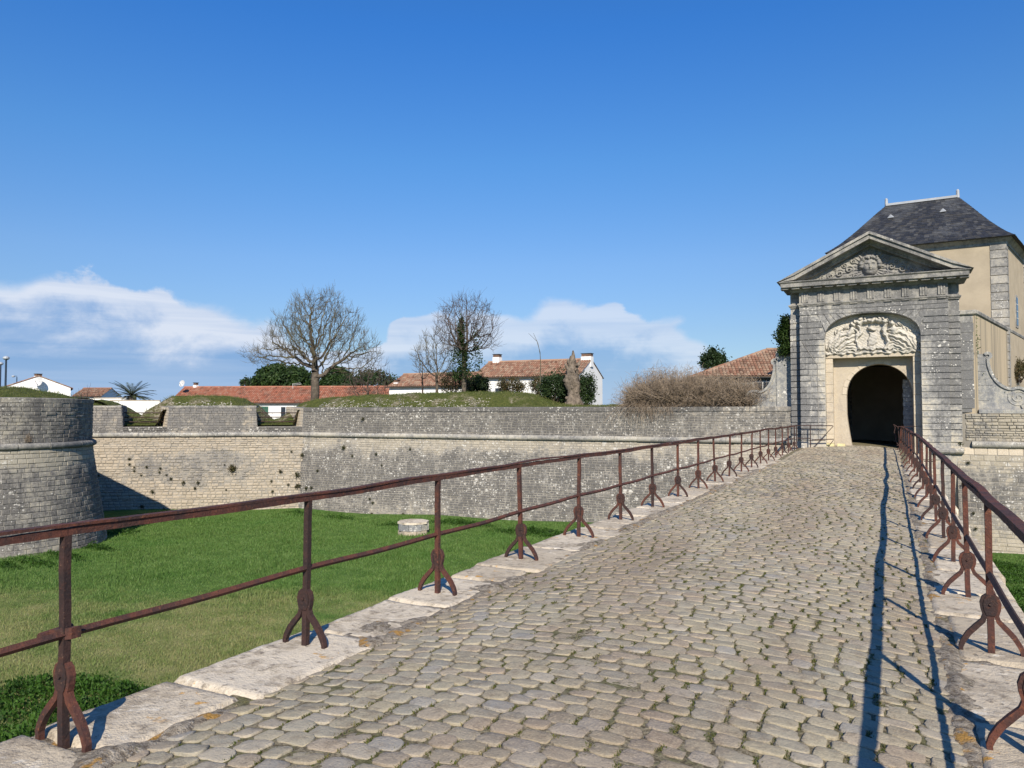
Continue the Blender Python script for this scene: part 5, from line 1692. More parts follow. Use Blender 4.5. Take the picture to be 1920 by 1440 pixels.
mb = MB(); mb.box((GC - HN - 0.3, YN + 0.06, 3.95), (GC + HN + 0.3, YN + 0.5, 6.0)); mb.build('niche_back', M['cream'], gate)

# --- entablature
def gate_path(ofs=0.0):
    return [(GC - HS - ofs, GY + 1.6), (GC - HS - ofs, GY + 0.32 - ofs), (GC - HF - ofs, GY + 0.32 - ofs), (GC - HF - ofs, GY - ofs), (GC + HF + ofs, GY - ofs), (GC + HF + ofs, GY + 0.32 - ofs), (GC + HS + ofs, GY + 0.32 - ofs), (GC + HS + ofs, GY + 1.6)]
gp = gate_path()
MB().sweep(gp, [(-0.3, 6.04), (0.02, 6.04), (0.025, 6.08), (0.05, 6.09), (0.075, 6.13), (0.075, 6.17), (0.03, 6.185), (-0.3, 6.19)]).build('architrave', M['gate_trim'], gate)
MB().sweep(gp, [(-0.3, 6.185), (0.0, 6.186), (0.0, 6.66), (-0.3, 6.66)]).build('frieze', M['gate_trim'], gate)
nt = 9
for k in range(nt):
    u = -HF + 0.22 + k * (2 * HF - 0.44) / (nt - 1)
    mb = MB()
    mb.box((GC + u - 0.13, GY - 0.030, 6.195), (GC + u + 0.13, GY + 0.01, 6.655))
    t = mb.build('triglyph', M['gate_trim'], gate)
    for d in (-0.09, 0.0, 0.09):
        MB().prism([(GC + u + d - 0.032, 6.20), (GC + u + d + 0.032, 6.20), (GC + u + d + 0.032, 6.60), (GC + u + d - 0.032, 6.60)], GY - 0.055, GY - 0.02, bev=0.014).build('bar', M['gate_trim'], t)
    mb = MB(); mb.box((GC + u - 0.14, GY - 0.062, 6.055), (GC + u + 0.14, GY + 0.01, 6.083)); mb.build('drop_band', M['gate_trim'], gate)
# cornice: bed mould, corona, cyma; broken into stones along the front
prof = [(-0.3, 6.655), (0.05, 6.655), (0.10, 6.71), (0.14, 6.74), (0.16, 6.80), (0.43, 6.835), (0.44, 6.845), (0.44, 7.0), (0.46, 7.01), (0.50, 7.05), (0.50, 7.075), (-0.3, 7.11)]
outer_path = [(GC - HS, GY + 1.8), (GC - HS, GY + 0.14), (GC + HS, GY + 0.14), (GC + HS, GY + 1.8)]
outer_path = [(GC - HS + .14, GY + 1.8), (GC - HS + .14, GY), (GC + HS - .14, GY), (GC + HS - .14, GY + 1.8)]
MB().sweep(outer_path, prof).build('cornice', M['gate_trim'], gate)
for k in range(16):
    u = -HS - 0.15 + k * (2 * HS + 0.3) / 15.0
    MB().box((GC + u - 0.155, GY - 0.36, 6.765), (GC + u + 0.155, GY + 0.05, 6.823)).build('soffit_block', M['gate_trim'], gate)
# raking cornices
sl_ = (AZ - EZ - 0.06) / EW
for sg in (-1, 1):
    y_out = (GY - 0.50, GY - 0.44, GY - 0.30, GY - 0.12)
    layers = [(0.36, 0.47, GY - 0.50), (0.18, 0.365, GY - 0.43), (0.10, 0.185, GY - 0.06), (0.0, 0.105, GY + 0.02)]
    for a, b, yy in layers:
        nseg = 5
        for k in range(nseg):
            t0, t1 = k / nseg, (k + 1) / nseg - 0.0012
            e0, e1 = EW * (1 - t0), EW * (1 - t1)
            if a < 0.3: e0 -= 0.10 * (k == 0)
            def zz(e): return EZ + 0.06 + (EW - e) * sl_ - 0.47
            ps = [(sg * e0, zz(e0) + a), (sg * e1, zz(e1) + a), (sg * e1, zz(e1) + b), (sg * e0, zz(e0) + b)]
            ps = [(max(-99, q), max(z_, 7.079)) for q, z_ in ps]
            if abs(ps[0][1] - ps[3][1]) < 0.002 and abs(ps[1][1] - ps[2][1]) < 0.002: continue
            p = np.array(ps); p[:, 0] += GC
            if sg > 0: p = p[::-1]
            j = rng.uniform(-0.006, 0.006)
            MB().prism(p[::1], yy + j, GY + 0.9, bev=0.0).build('raking_cornice_stone', M['gate_trim'], gate)
# body of the pediment behind the carving and its roof
MB().prism([(GC - EW + 0.25, 7.08), (GC + EW - 0.25, 7.08), (GC, AZ - 0.12)], GY + 0.30, GY + 1.9).build('pediment_body', M['gate_trim'], gate)
MB().box((GC - HS + 0.05, GY + 0.5, 6.0), (GC + HS - 0.05, GY + 1.75, 7.09)).build('attic_body', M['gate_trim'], gate)
# foot moulding below the set-back on the right
MB().sweep([(GC + HF - 0.6, GY - 0.02), (GC + HF + 0.03, GY - 0.02), (GC + HF + 0.03, GY + 0.3), (GC + HS + 0.05, GY + 0.3)], [(-0.2, -0.02), (0.08, 0.0), (0.13, 0.06), (0.13, 0.14), (0.08, 0.2), (-0.2, 0.22)]).build('foot_mould', M['cordon'], gate)

# --- scroll wings on either side
def wing(sg, hidden_ivy):
    YW = GY + 0.78
    # outline in u outwards from the pilaster, z up
    u0 = HS + 0.0
    def P(px_u, z): return (px_u, z)
    top_z = 5.52
    du = 0.30 if sg > 0 else 0.0
    pts = [(u0, 1.72), (5.05 + du, 1.72)]
    # lower scroll: arc round its eye
    ec, er = (4.72 + du, 2.17), 0.42
    for a in np.linspace(-75, 118, 20):
        pts.append((ec[0] + er * math.cos(R(a)), ec[1] + er * math.sin(R(a))))
    # hollow sweep up to the small scroll
    p0 = np.array(pts[-1]); p3 = np.array((3.90 + du * .7, 3.66))
    c1 = p0 + np.array([-0.42, 0.06]); c2 = p3 + np.array([0.02, -0.55])
    for t in np.linspace(0, 1, 16)[1:]:
        pts.append(tuple(((1 - t) ** 3) * p0 + 3 * t * (1 - t) ** 2 * c1 + 3 * t * t * (1 - t) * c2 + t ** 3 * p3))
    sc2, r2 = (3.84 + du * .7, 3.80), 0.155
    for a in np.linspace(-40, 150, 12):
        pts.append((sc2[0] + r2 * math.cos(R(a)), sc2[1] + r2 * math.sin(R(a))))
    pts += [(u0, 3.90)]
    pts = np.array(pts)
    n = len(pts)
    poly = np.c_[GC + sg * pts[:, 0], pts[:, 1]]
    if sg < 0: poly = poly[::-1]
    w_ = MB().prism(poly, YW, YW + 0.62, bev=0.0).build('scroll_wing', M['scroll'], gate)
    # raised border along the sweep, spirals on both eyes
    bd = pts[2:-1]
    T = np.gradient(bd, axis=0); T /= np.linalg.norm(T, axis=1)[:, None]
    N = np.c_[-T[:, 1], T[:, 0]]
    pin = bd + N * 0.10
    P3 = np.c_[GC + sg * (bd[:, 0] + pin[:, 0]) / 2, np.full(len(bd), YW - 0.015), (bd[:, 1] + pin[:, 1]) / 2]
    W3 = np.c_[sg * (pin - bd)[:, 0], np.zeros(len(bd)), (pin - bd)[:, 1]] * 1.02
    MB().bar(P3, W3, (0, 0.09, 0)).build('border', M['scroll'], w_)
    for (c, r_) in ((ec, 0.36), (sc2, 0.13)):
        a = np.linspace(0, 4.6 * np.pi, 70)
        rr = r_ * (1 - a / a[-1] * 0.92)
        P3 = np.c_[GC + sg * (c[0] + rr * np.cos(a + 2)), np.full(70, YW - 0.004), c[1] + rr * np.sin(a + 2)]
        MB().tube(P3, 0.024 * (r_ / 0.36) ** 0.5, 5).build('spiral', M['scroll'], w_)
    # joints: shallow slabs laid on the face as stones
    z = 1.76
    while z < 3.75:
        h = rng.uniform(0.24, 0.30)
        zm = z + h / 2
        # outer limit at this height
        cand = [p[0] for p in pts[2:-1] if abs(p[1] - zm) < 0.16]
        lim = (min(cand) if zm > 2.65 else 4.22) - 0.14 if cand else 3.6
        u = u0 + 0.02
        while u < lim - 0.1:
            l = rng.uniform(0.32, 0.55)
            if lim - u - l < 0.16: l = lim - u
            ps = [(GC + sg * (u + 0.004), z + 0.004), (GC + sg * (u + l - 0.004), z + 0.004), (GC + sg * (u + l - 0.004), z + h - 0.004), (GC + sg * (u + 0.004), z + h - 0.004)]
            if sg < 0: ps = ps[::-1]
            MB().prism(ps, YW - 0.012 + rng.uniform(-0.004, 0.004), YW + 0.02, bev=0.006).build('stone', M['scroll'], w_)
            u += l
        z += h
    # plinth under the wing
    ps = [(GC + sg * u0, 1.56), (GC + sg * 5.2, 1.56), (GC + sg * 5.2, 1.715), (GC + sg * u0, 1.715)]
    if sg < 0: ps = ps[::-1]
    MB().prism(ps, YW - 0.10, YW + 0.7).build('plinth', M['scroll'], gate)
    # upper pier behind with its coping
    pz = 5.40
    ps = [(GC + sg * (HS - 0.1), 1.6), (GC + sg * (HS + 0.50), 1.6), (GC + sg * (HS + 0.50), pz), (GC + sg * (HS - 0.1), pz)]
    if sg > 0:
        z = 1.75
        MB().prism(ps, GY + 0.48, GY + 2.2).build('pier', M['gate'], gate)
        while z < pz - 0.05:
            h = min(0.2475 * 1.5, pz - z)
            MB().prism([(GC + HS + 0.02, z + .004), (GC + HS + 0.505, z + .004), (GC + HS + 0.505, z + h - .004), (GC + HS + 0.02, z + h - .004)], GY + 0.455 + rng.uniform(-.004, .004), GY + 0.52, bev=0.006).build('stone', M['gate'], gate)
            z += h
    else:
        # broken pier with a hollow outer edge
        out = [(HS + 0.62 - 0.42 * math.sin(t * math.pi / 2) ** 0.7 * 1.0, 3.95 + 0.35 + t * 1.3) for t in np.linspace(0, 1, 10)]
        pl = [(HS - 0.1, 1.8), (HS + 0.66, 1.8), (HS + 0.66, 3.92), (HS + 0.70, 4.05), (HS + 0.66, 4.25)] + out + [(HS + 0.24, 5.62), (HS - 0.1, 5.62)]
        poly = np.array([(GC - u, zz) for u, zz in pl])[::-1]
        MB().prism(poly, GY + 0.72, GY + 1.5).build('pier', M['scroll'], gate)
    return w_
wing(-1, True)
wing(1, False)
# coping of the right pier
A_ = np.array([GC + HS + 0.52, GY + 0.42])
dd = np.array([math.sin(R(14)), math.cos(R(14))]); rr_ = np.array([dd[1], -dd[0]])
MB().sweep([(GC + HS - 0.02, GY + 1.6), (GC + HS - 0.02, GY + 0.44), tuple(A_), tuple(A_ + dd * 0.4)][1:], [(-0.5, 5.40), (0.03, 5.40), (0.07, 5.44), (0.07, 5.56), (0.05, 5.58), (-0.5, 5.60)]).build('pier_coping', M['gate_trim'], gate)

# --- plastered wall that runs back from the pier
cheek = empty('plastered_wall', (*(A_ + dd * 6), 0), 'tall sand plastered wall with stone coping running back from the gate', 'wall')
E_ = A_ + dd * 16.2
def slab(mb, a, b, w_, z0, z1):
    a3 = np.array([a[0], a[1], z0]); d3 = np.array([b[0] - a[0], b[1] - a[1], 0]); n3 = np.array([-rr_[0] * w_, -rr_[1] * w_, 0])
    return mb.obox(a3, d3, n3, (0, 0, z1 - z0))
slab(MB(), A_ + dd * 0.02, E_, 0.6, 0, 5.42).build('wall', M['plaster_s'], cheek)
k = 0.15
while k < 16.3:
    l = min(rng.uniform(1.0, 1.5), 16.35 - k)
    a, b = A_ + dd * (k + 0.004), A_ + dd * (k + l - 0.004)
    MB().sweep([tuple(a), tuple(b)], [(-0.7, 5.42), (0.02, 5.42), (0.06, 5.45), (0.08, 5.55), (0.06, 5.585), (-0.7, 5.60)][::1]).build('coping_stone', M['gate_trim'], cheek)
    k += l
mb = MB(); slab(mb, E_ + rr_ * 0.12 - dd * 0.3, E_ + rr_ * 0.12 + dd * 0.25, 0.8, 5.20, 5.72); mb.build('end_block', M['gate_trim'], cheek)

# ------------------------------------------------------------------ pavilion with the slate roof
FRC = np.array([5.0, 41.85])                      # front right corner
PW, PD, PE = 7.4, 6.5, 9.88                        # width, depth, eaves
pav = empty('gate_pavilion', (*(FRC - rr_ * 3.7 + dd * 3), 0), 'square sand plastered pavilion with steep dark slate roof behind the gate', 'building')
rp_ = np.array([math.cos(R(3.0)), -math.sin(R(3.0))])
def pv(a, b, z):
    """a metres left of the corner, b metres back"""
    p = FRC - rp_ * a + dd * b
    return np.array([p[0], p[1], z])
MB().obox(pv(0, 0, 0), pv(PW, 0, 0) - pv(0, 0, 0), pv(0, PD, 0) - pv(0, 0, 0), (0, 0, PE - 0.3)).build('wall', M['plaster'], pav)
# quoins
for (ca, cb) in ((0, 0), (PW, 0), (0, PD)):
    z = 0.4; k = 0
    while z < PE - 0.45:
        h = 0.405
        la, lb = (0.62, 0.46) if k % 2 else (0.62, 0.50)
        a0, a1 = (ca - 0.035, ca + la) if ca == 0 else (ca - la, ca + 0.035)
        b0, b1 = (cb - 0.035, cb + lb) if cb == 0 else (cb - lb, cb + 0.035)
        o = pv(a0, b0, z + 0.018)
        MB().obox(o, pv(a1, b0, z + .018) - o, pv(a0, b1, z + .018) - o, (0, 0, h - 0.036)).build('quoin', M['gate_trim'], pav)
        z += h; k += 1
ring = [pv(PW, PD, 0)[:2], pv(PW, 0, 0)[:2], pv(0, 0, 0)[:2], pv(0, PD, 0)[:2]]
MB().sweep([tuple(p) for p in ring], [(-0.4, PE - 0.32), (0.04, PE - 0.32), (0.06, PE - 0.2), (0.14, PE - 0.14), (0.26, PE - 0.02), (0.28, PE + 0.02), (-0.4, PE + 0.04)], closed=True).build('eaves_cornice', M['gate_trim'], pav)
# side window
a_ = -0.0
for (bm, z0, z1) in ((3.05, 5.95, 7.35), (3.05, 7.9, 8.9))[:1]:
    o = pv(-0.03, bm - 0.42, z0 - 0.12)
    wn = MB().obox(o, pv(0.1, bm - .42, z0 - .12) - o, pv(-0.03, bm + 0.42, z0 - .12) - o, (0, 0, z1 - z0 + 0.24)).build('window', M['gate_trim'], pav)
    o = pv(-0.045, bm - 0.28, z0)
    MB().obox(o, pv(0.1, bm - .28, z0) - o, pv(-0.045, bm + 0.28, z0) - o, (0, 0, z1 - z0)).build('pane', M['glass'], wn)
    for t in (0.25, 0.5, 0.75):
        o = pv(-0.055, bm - 0.28, z0 + (z1 - z0) * t - 0.015)
        MB().obox(o, pv(0.0, bm - .28, z0 + (z1 - z0) * t - .015) - o, pv(-0.055, bm + 0.28, z0 + (z1 - z0) * t - .015) - o, (0, 0, 0.03)).build('glazing_bar', M['frame_w'], wn)
# roof: four slopes that flare a little at the eaves, covered with slates
OV = 0.42
RZ = 12.88
e = [pv(-OV, -OV, PE), pv(PW + OV, -OV, PE), pv(PW + OV, PD + OV, PE), pv(-OV, PD + OV, PE)]
r0, r1 = pv(2.45, PD / 2, RZ), pv(5.8, PD / 2, RZ)
slopes = [(e[1], e[0], r0, r1), (e[0], e[3], r0, r0), (e[3], e[2], r1, r0), (e[2], e[1], r1, r1)]
def flare(t):
    return t - 0.16 * t * (1 - t) * (1 - t) * 2.2
mb = MB()
sV, sF, sR = [], [], []
for (a, b, c, d) in slopes:
    nr = 27
    for k in range(nr):
        t0, t1 = k / nr, min(1.0, (k + 1.35) / nr)
        def edge_pts(t):
            L, Rr = a + (d - a) * t, b + (c - b) * t
            zz = PE + (RZ - PE) * flare(t)
            return np.array([L[0], L[1], zz]), np.array([Rr[0], Rr[1], zz])
        L0, R0 = edge_pts(t0); L1, R1 = edge_pts(t1)
        nrm3 = np.cross(R0 - L0, L1 - L0); nrm3 /= np.linalg.norm(nrm3) + 1e-9
        W0 = np.linalg.norm(R0 - L0)
        u = -rng.uniform(0, 0.2)
        while u < W0:
            l = rng.uniform(0.15, 0.24)
            s0, s1 = np.clip(u / W0, 0, 1), np.clip((u + l - 0.006) / W0, 0, 1)
            if s1 - s0 > 0.002:
                lift = rng.uniform(0.012, 0.026)
                q = [L0 + (R0 - L0) * s0 + nrm3 * lift, L0 + (R0 - L0) * s1 + nrm3 * lift, L1 + (R1 - L1) * s1 + nrm3 * 0.004, L1 + (R1 - L1) * s0 + nrm3 * 0.004,
                     L0 + (R0 - L0) * s0 - nrm3 * 0.01, L0 + (R0 - L0) * s1 - nrm3 * 0.01]
                kk = len(sV)
                sV += q; sF += [[kk, kk + 1, kk + 2, kk + 3], [kk + 4, kk + 5, kk + 1, kk]]
                sR += [rng.random()] * 6
            u += l
    for k in range(9):
        t0, t1 = k / 9, (k + 1) / 9
        def ep(t):
            L, Rr = a + (d - a) * t, b + (c - b) * t
            zz = PE + (RZ - PE) * flare(t) - 0.012
            return np.array([L[0], L[1], zz]), np.array([Rr[0], Rr[1], zz])
        L0, R0 = ep(t0); L1, R1 = ep(t1)
        mb.add([L0, R0, R1, L1], [[[0, 1, 2, 3]]])
mb.add([q - np.array([0, 0, 0.02]) for q in e], [[[3, 2, 1, 0]]])
rf = mb.build('roof', M['dark_cap'], pav)
obj('slates', meshdata('slates', sV, [np.array(sF)], M['slate'], sR), rf, kind='stuff')
MB().bar([r0 + np.array([0, 0, 0.02]), r1 + np.array([0, 0, 0.02])], (dd[0] * 0.26, dd[1] * 0.26, 0), (0, 0, 0.12)).build('ridge', M['zinc'], rf)
for p in (r0, r1):
    MB().tube([p + np.array([0, 0, -0.05]), p + np.array([0, 0, 0.24]), p + np.array([0, 0, 0.34]), p + np.array([0, 0, 0.40])], [0.09, 0.08, 0.08, 0.03], 10).build('finial', M['zinc'], rf)
for s_ in (0.22, 0.72):
    q = e[1] + (e[0] - e[1]) * (0.2 + 0.55 * s_)
    t = 0.70
    a, b, c, d = slopes[0]
    p = (a + (d - a) * t) * (1 - s_) + (b + (c - b) * t) * s_
    p[2] = PE + (RZ - PE) * flare(t)
    f_ = -np.array([dd[0], dd[1], 0]); r3 = np.array([rr_[0], rr_[1], 0])
    MB().add([p + r3 * 0.14 + f_ * 0.10, p - r3 * 0.14 + f_ * 0.10, p + np.array([0, 0, 0.16]) + f_ * 0.10, p + np.array([0, 0, 0.22]) - f_ * 0.1, p + r3 * 0.16 - f_ * 0.12 + np.array([0, 0, 0.05]), p - r3 * 0.16 - f_ * 0.12 + np.array([0, 0, 0.05])],
             [[[0, 2, 1]], [[0, 4, 3, 2]], [[1, 2, 3, 5]]]).build('roof_vent', M['zinc'], rf)

# --- ironwork beside the gate
root = empty('iron_barrier', (GC - 2.4, GY - 0.35, 0), 'rusty iron barrier with a raking brace against the gate pier', 'barrier')
yb_ = GY - 0.22
bars = [[(-3.50, 1.05), (-2.12, 1.05)], [(-3.50, 0.52), (-2.98, 0.52)], [(-2.98, 1.05), (-2.98, -0.02)], [(-2.98, 0.02), (-2.10, 1.03)], [(-2.92, 0.46), (-2.08, 0.50)], [(-3.52, 1.08), (-3.52, -0.02)], [(-2.42, 0.02), (-2.10, 0.46)]]
for a, b in bars:
    MB().bar([(a[0], yb_, a[1]), (b[0], yb_, b[1])], (0.001 + 0.034 * (abs(a[1] - b[1]) > 0.3), 0, 0.034 * (abs(a[1] - b[1]) <= 0.3) + 0.001), (0, 0.03, 0)).build('bar', M['rust_d'], root)
root = empty('iron_turnpost', (0.22, GY + 0.1, 0), 'bent iron end post with hooks where the right railing meets the arch', 'post')
MB().tube([(0.30, GY + 0.05, -0.02), (0.29, GY + 0.05, 0.6), (0.26, GY + 0.05, 1.0), (0.18, GY + 0.05, 1.06), (0.10, GY + 0.02, 1.10)], 0.022, 6).build('upright', M['rust_d'], root)
MB().tube([(0.10, GY + 0.05, 1.12), (0.16, GY + 0.05, 0.98), (0.12, GY + 0.05, 0.80), (0.18, GY + 0.05, 0.62), (0.16, GY + 0.05, 0.45), (0.26, GY + 0.05, 0.30)], 0.020, 6).build('hook', M['rust_d'], root)
MB().tube([(0.20, GY + 0.05, 0.28), (0.78, GY + 0.05, 0.28)], 0.018, 6).build('low_bar', M['rust_d'], root)
MB().tube([(0.26, GY + 0.05, 1.03), (0.92, GY + 0.05, 1.05)], 0.018, 6).build('top_bar', M['rust_d'], root)
for k, (x, lb) in enumerate(((-2.25, 'pale yellow block against the gate, the one under the brace'), (-1.84, 'pale yellow block at the foot of the arch jamb'))):
    b = MB().prism([(x - 0.15, -0.02), (x + 0.15, -0.02), (x + 0.15, 0.30), (x - 0.15, 0.30)], GY + 0.12, GY + 0.40, bev=0.015).build('yellow_block', M['yellow'])
    tag(b, lb, 'block')
# ------------------------------------------------------------------ houses behind the ramparts
def xy(px, d):
    p = at(px, 772, d)
    return np.array([p[0], p[1]])
def tiled(a, b, c, d, mat, name, parent, pitch=0.21, row=0.36):
    """round roof tiles on the slope a (eaves left), b (eaves right), c (ridge right), d (ridge left)"""
    a, b, c, d = [np.asarray(q, float) for q in (a, b, c, d)]
    W = np.linalg.norm(b - a); Hh = np.linalg.norm((c + d) / 2 - (a + b) / 2)
    nc, nr = max(2, int(W / pitch)), max(2, int(Hh / row))
    nrm3 = np.cross(b - a, (c + d) / 2 - (a + b) / 2); nrm3 /= np.linalg.norm(nrm3)
    along = (b - a) / W
    prof = [(-0.5, 0.0), (-0.36, 0.42), (0.0, 0.62), (0.36, 0.42), (0.5, 0.0)]
    V, Fq, rd = [], [], []
    full = abs(np.linalg.norm(c - d) - W) < 0.2
    for i in range(nc):
        s = (i + 0.5) / nc
        for j in range(nr):
            t0, t1 = j / nr, min(1, (j + 1.15) / nr)
            def pt(t): return (a + (d - a) * t) * (1 - s) + (b + (c - b) * t) * s
            if full:
                p0, p1 = pt(t0), pt(t1)
                sc0 = sc1 = 1
            else:
                # keep the columns straight up the slope, cut at the hips
                p0 = a + along * (s * W) + ((d + c) / 2 - (a + b) / 2 - along * np.dot((d + c) / 2 - (a + b) / 2, along)) * t0
                p1 = a + along * (s * W) + ((d + c) / 2 - (a + b) / 2 - along * np.dot((d + c) / 2 - (a + b) / 2, along)) * t1
                lo = np.dot((a + (d - a) * t1) - a, along); hi = np.dot((b + (c - b) * t1) - a, along)
                if not (lo - 0.05 <= s * W <= hi + 0.05): continue
            lift = 0.035 + rng.uniform(0, 0.012)
            k = len(V)
            for (pp, ll) in ((p0, lift), (p1, 0.012)):
                for (q, h) in prof:
                    V.append(pp + along * q * pitch * 0.93 + nrm3 * (h * pitch * 0.62 + ll))
            for m in range(4):
                Fq.append([k + m, k + m + 1, k + 6 + m, k + 5 + m])
            rd += [rng.random()] * 10
    return obj(name, meshdata(name, V, [np.array(Fq)], mat, rd), parent, kind='stuff')

def house(name, label, p0, p1, depth, z_eave, z_ridge, tile, wall='render', cat='house', z0=-0.3, ov=0.25, gable=True, hip=0.0):
    """front from p0 (left) to p1 (right) seen from outside, depth metres behind"""
    p0, p1 = np.array(p0, float), np.array(p1, float)
    al = (p1 - p0); L = np.linalg.norm(al); al /= L
    bk = np.array([-al[1], al[0]])
    root = empty(name, (*(p0 + p1) / 2, 0), label, cat)
    def q(a, b, z): 
        p = p0 + al * a + bk * b
        return np.array([p[0], p[1], z])
    mb = MB()
    hz = z_ridge if not hip else z_eave
    V = [q(0, 0, z0), q(L, 0, z0), q(L, depth, z0), q(0, depth, z0), q(0, 0, z_eave), q(L, 0, z_eave), q(L, depth, z_eave), q(0, depth, z_eave), q(0, depth / 2, hz), q(L, depth / 2, hz)]
    fs = [[[0, 1, 5, 4]], [[2, 3, 7, 6]]]
    if hip: fs += [[[1, 2, 6, 5]], [[3, 0, 4, 7]]]
    else: fs += [[[1, 2, 6, 9, 5]], [[3, 0, 4, 8, 7]]]
    mb.add(V, fs)
    mb.build('wall', M[wall], root)
    sl = (z_ridge - z_eave) / (depth / 2)
    e0, e1 = q(-ov * bool(hip) - 0.08, -ov, z_eave - sl * ov), q(L + 0.08 + ov * bool(hip), -ov, z_eave - sl * ov)
    f0, f1 = q(-ov * bool(hip) - 0.08, depth + ov, z_eave - sl * ov), q(L + 0.08 + ov * bool(hip), depth + ov, z_eave - sl * ov)
    r0_, r1_ = q(hip - 0.08 * (not hip), depth / 2, z_ridge), q(L - hip + 0.08 * (not hip), depth / 2, z_ridge)
    up3 = np.array([0, 0, 0.02])
    mb = MB().add([e0 + up3, e1 + up3, r1_ + up3, r0_ + up3], [[[0, 1, 2, 3]]]).add([f1 + up3, f0 + up3, r0_ + up3, r1_ + up3], [[[0, 1, 2, 3]]])
    if hip: mb.add([e1 + up3, f1 + up3, r1_ + up3], [[[0, 1, 2]]]).add([f0 + up3, e0 + up3, r0_ + up3], [[[0, 1, 2]]])
    rf = mb.build('roof', M[tile], root)
    tiled(e0, e1, r1_, r0_, M[tile], 'tiles', rf)
    tiled(f1, f0, r0_, r1_, M[tile], 'tiles', rf)
    if hip:
        tiled(e1, f1, r1_, r1_, M[tile], 'tiles', rf); tiled(f0, e0, r0_, r0_, M[tile], 'tiles', rf)
    # ridge tiles and eaves board
    MB().tube([r0_ + up3 * 2, r1_ + up3 * 2], 0.10, 8).build('ridge_tiles', M[tile], rf)
    MB().bar([e0 - np.array([0, 0, 0.03]), e1 - np.array([0, 0, 0.03])], (bk[0] * 0.08, bk[1] * 0.08, 0), (0, 0, 0.07)).build('gutter', M['dark_cap'], rf)
    return root, q, L, rf
def opening(root, q, a0, a1, z0, z1, kind='window', mat='glass', frame='frame_w', out=0.03):
    """a framed window or door on the front wall"""
    w_ = MB()
    o = q(a0 - 0.07, -out, z0 - 0.07)
    w_.obox(o, q(a1 + 0.07, -out, z0 - .07) - o, q(a0 - 0.07, 0.05, z0 - .07) - o, (0, 0, z1 - z0 + 0.14))
    f_ = w_.build(kind, M[frame], root)
    o = q(a0, -out - 0.012, z0)
    MB().obox(o, q(a1, -out - 0.012, z0) - o, q(a0, 0.0, z0) - o, (0, 0, z1 - z0)).build('pane' if mat == 'glass' else 'leaf_panel', M[mat], f_)
    if mat == 'glass':
        for t in (0.5,):
            o = q(a0 + (a1 - a0) * t - 0.03, -out - 0.03, z0)
            MB().obox(o, q(a0 + (a1 - a0) * t + 0.03, -out - .03, z0) - o, q(a0 + (a1 - a0) * t - .03, 0, z0) - o, (0, 0, z1 - z0)).build('mullion', M[frame], f_)
    return f_
def chimney(root, p, w_, d_, z0, z1, cap='dark_cap', mat='render'):
    ch = MB().box((p[0] - w_ / 2, p[1] - d_ / 2, z0), (p[0] + w_ / 2, p[1] + d_ / 2, z1 - 0.28)).build('chimney', M[mat], root)
    MB().box((p[0] - w_ / 2 + 0.03, p[1] - d_ / 2 + 0.03, z1 - 0.28), (p[0] + w_ / 2 - 0.03, p[1] + d_ / 2 - 0.03, z1 - 0.04)).build('chimney_pots', M['brick'], ch)
    MB().box((p[0] - w_ / 2 - 0.02, p[1] - d_ / 2 - 0.02, z1 - 0.05), (p[0] + w_ / 2 + 0.02, p[1] + d_ / 2 + 0.02, z1)).build('chimney_cap', M[cap], ch)

# long low house
lh, q, L, lrf = house('long_house', 'long low white house with a red tiled roof behind the bank', xy(318, 77), xy(756, 75), 6.0, 2.62, 4.22, 'tile', z0=-0.3)
for (pa, pb, z0, z1, mt) in ((456, 465, 1.7, 2.1, 'shutter'), (484, 506, 0.2, 2.15, 'shutter'), (403, 418, 0.9, 2.1, 'shutter'), (530, 548, 0.9, 2.1, 'glass')):
    a0 = (pa - 318) / 438 * L; a1 = (pb - 318) / 438 * L
    opening(lh, q, a0, a1, z0, z1, 'shutter' if mt == 'shutter' else 'window', mt)
p = q(1.2, 3.0, 0)
chimney(lrf, p, 0.4, 0.4, 3.9, 4.75)
# dish on the long house
def dish(name, c, face, r, label, parent=None):
    face = np.array(face, float); face /= np.linalg.norm(face)
    a = np.cross(face, (0, 0, 1)); a /= np.linalg.norm(a); b = np.cross(a, face)
    root = empty(name, tuple(np.asarray(c) - np.array([0, 0, r])), label, 'satellite dish', 'satellite dishes')
    V = [c - face * r * 0.22]; Fc = []
    k = 18
    for rr, dz in ((0.5, -0.16), (1.0, 0.0)):
        for i in range(k):
            t = i / k * 2 * np.pi
            V.append(c + (a * math.cos(t) + b * math.sin(t)) * r * rr + face * dz * r)
    t3 = [[0, 1 + i, 1 + (i + 1) % k] for i in range(k)]
    t4 = [[1 + i, 1 + k + i, 1 + k + (i + 1) % k, 1 + (i + 1) % k] for i in range(k)]
    obj('bowl', meshdata('bowl', V, [np.array(t3), np.array(t4)], M['steel'], smooth=True), root)
    MB().tube([c - b * r * 0.9, c + face * r * 0.9 - b * 0.1 * r], 0.02, 5).build('feed_arm', M['dark_cap'], root)
    MB().tube([c - face * r * 0.2, c - face * r * 0.45, c - face * r * 0.45 - np.array([0, 0, r * 1.1])], 0.03, 5).build('mount', M['dark_cap'], root)
    return root
dish('satellite_dish', at(341, 719, 78.0), (0.1, -1, 0.25), 0.36, 'white satellite dish on the end of the long tiled roof')
# aerial on the ridge
an = empty('aerial', at(549, 728, 78), 'thin white television aerial on the ridge of the long house', 'aerial')
MB().tube([at(549, 728, 78), at(549, 719, 78)], 0.025, 5).build('mast', M['steel'], an)
MB().tube([at(549, 720, 78), at(563, 718, 78), at(565, 720.5, 78), at(551, 722, 78)], 0.018, 5).build('loop', M['steel'], an)

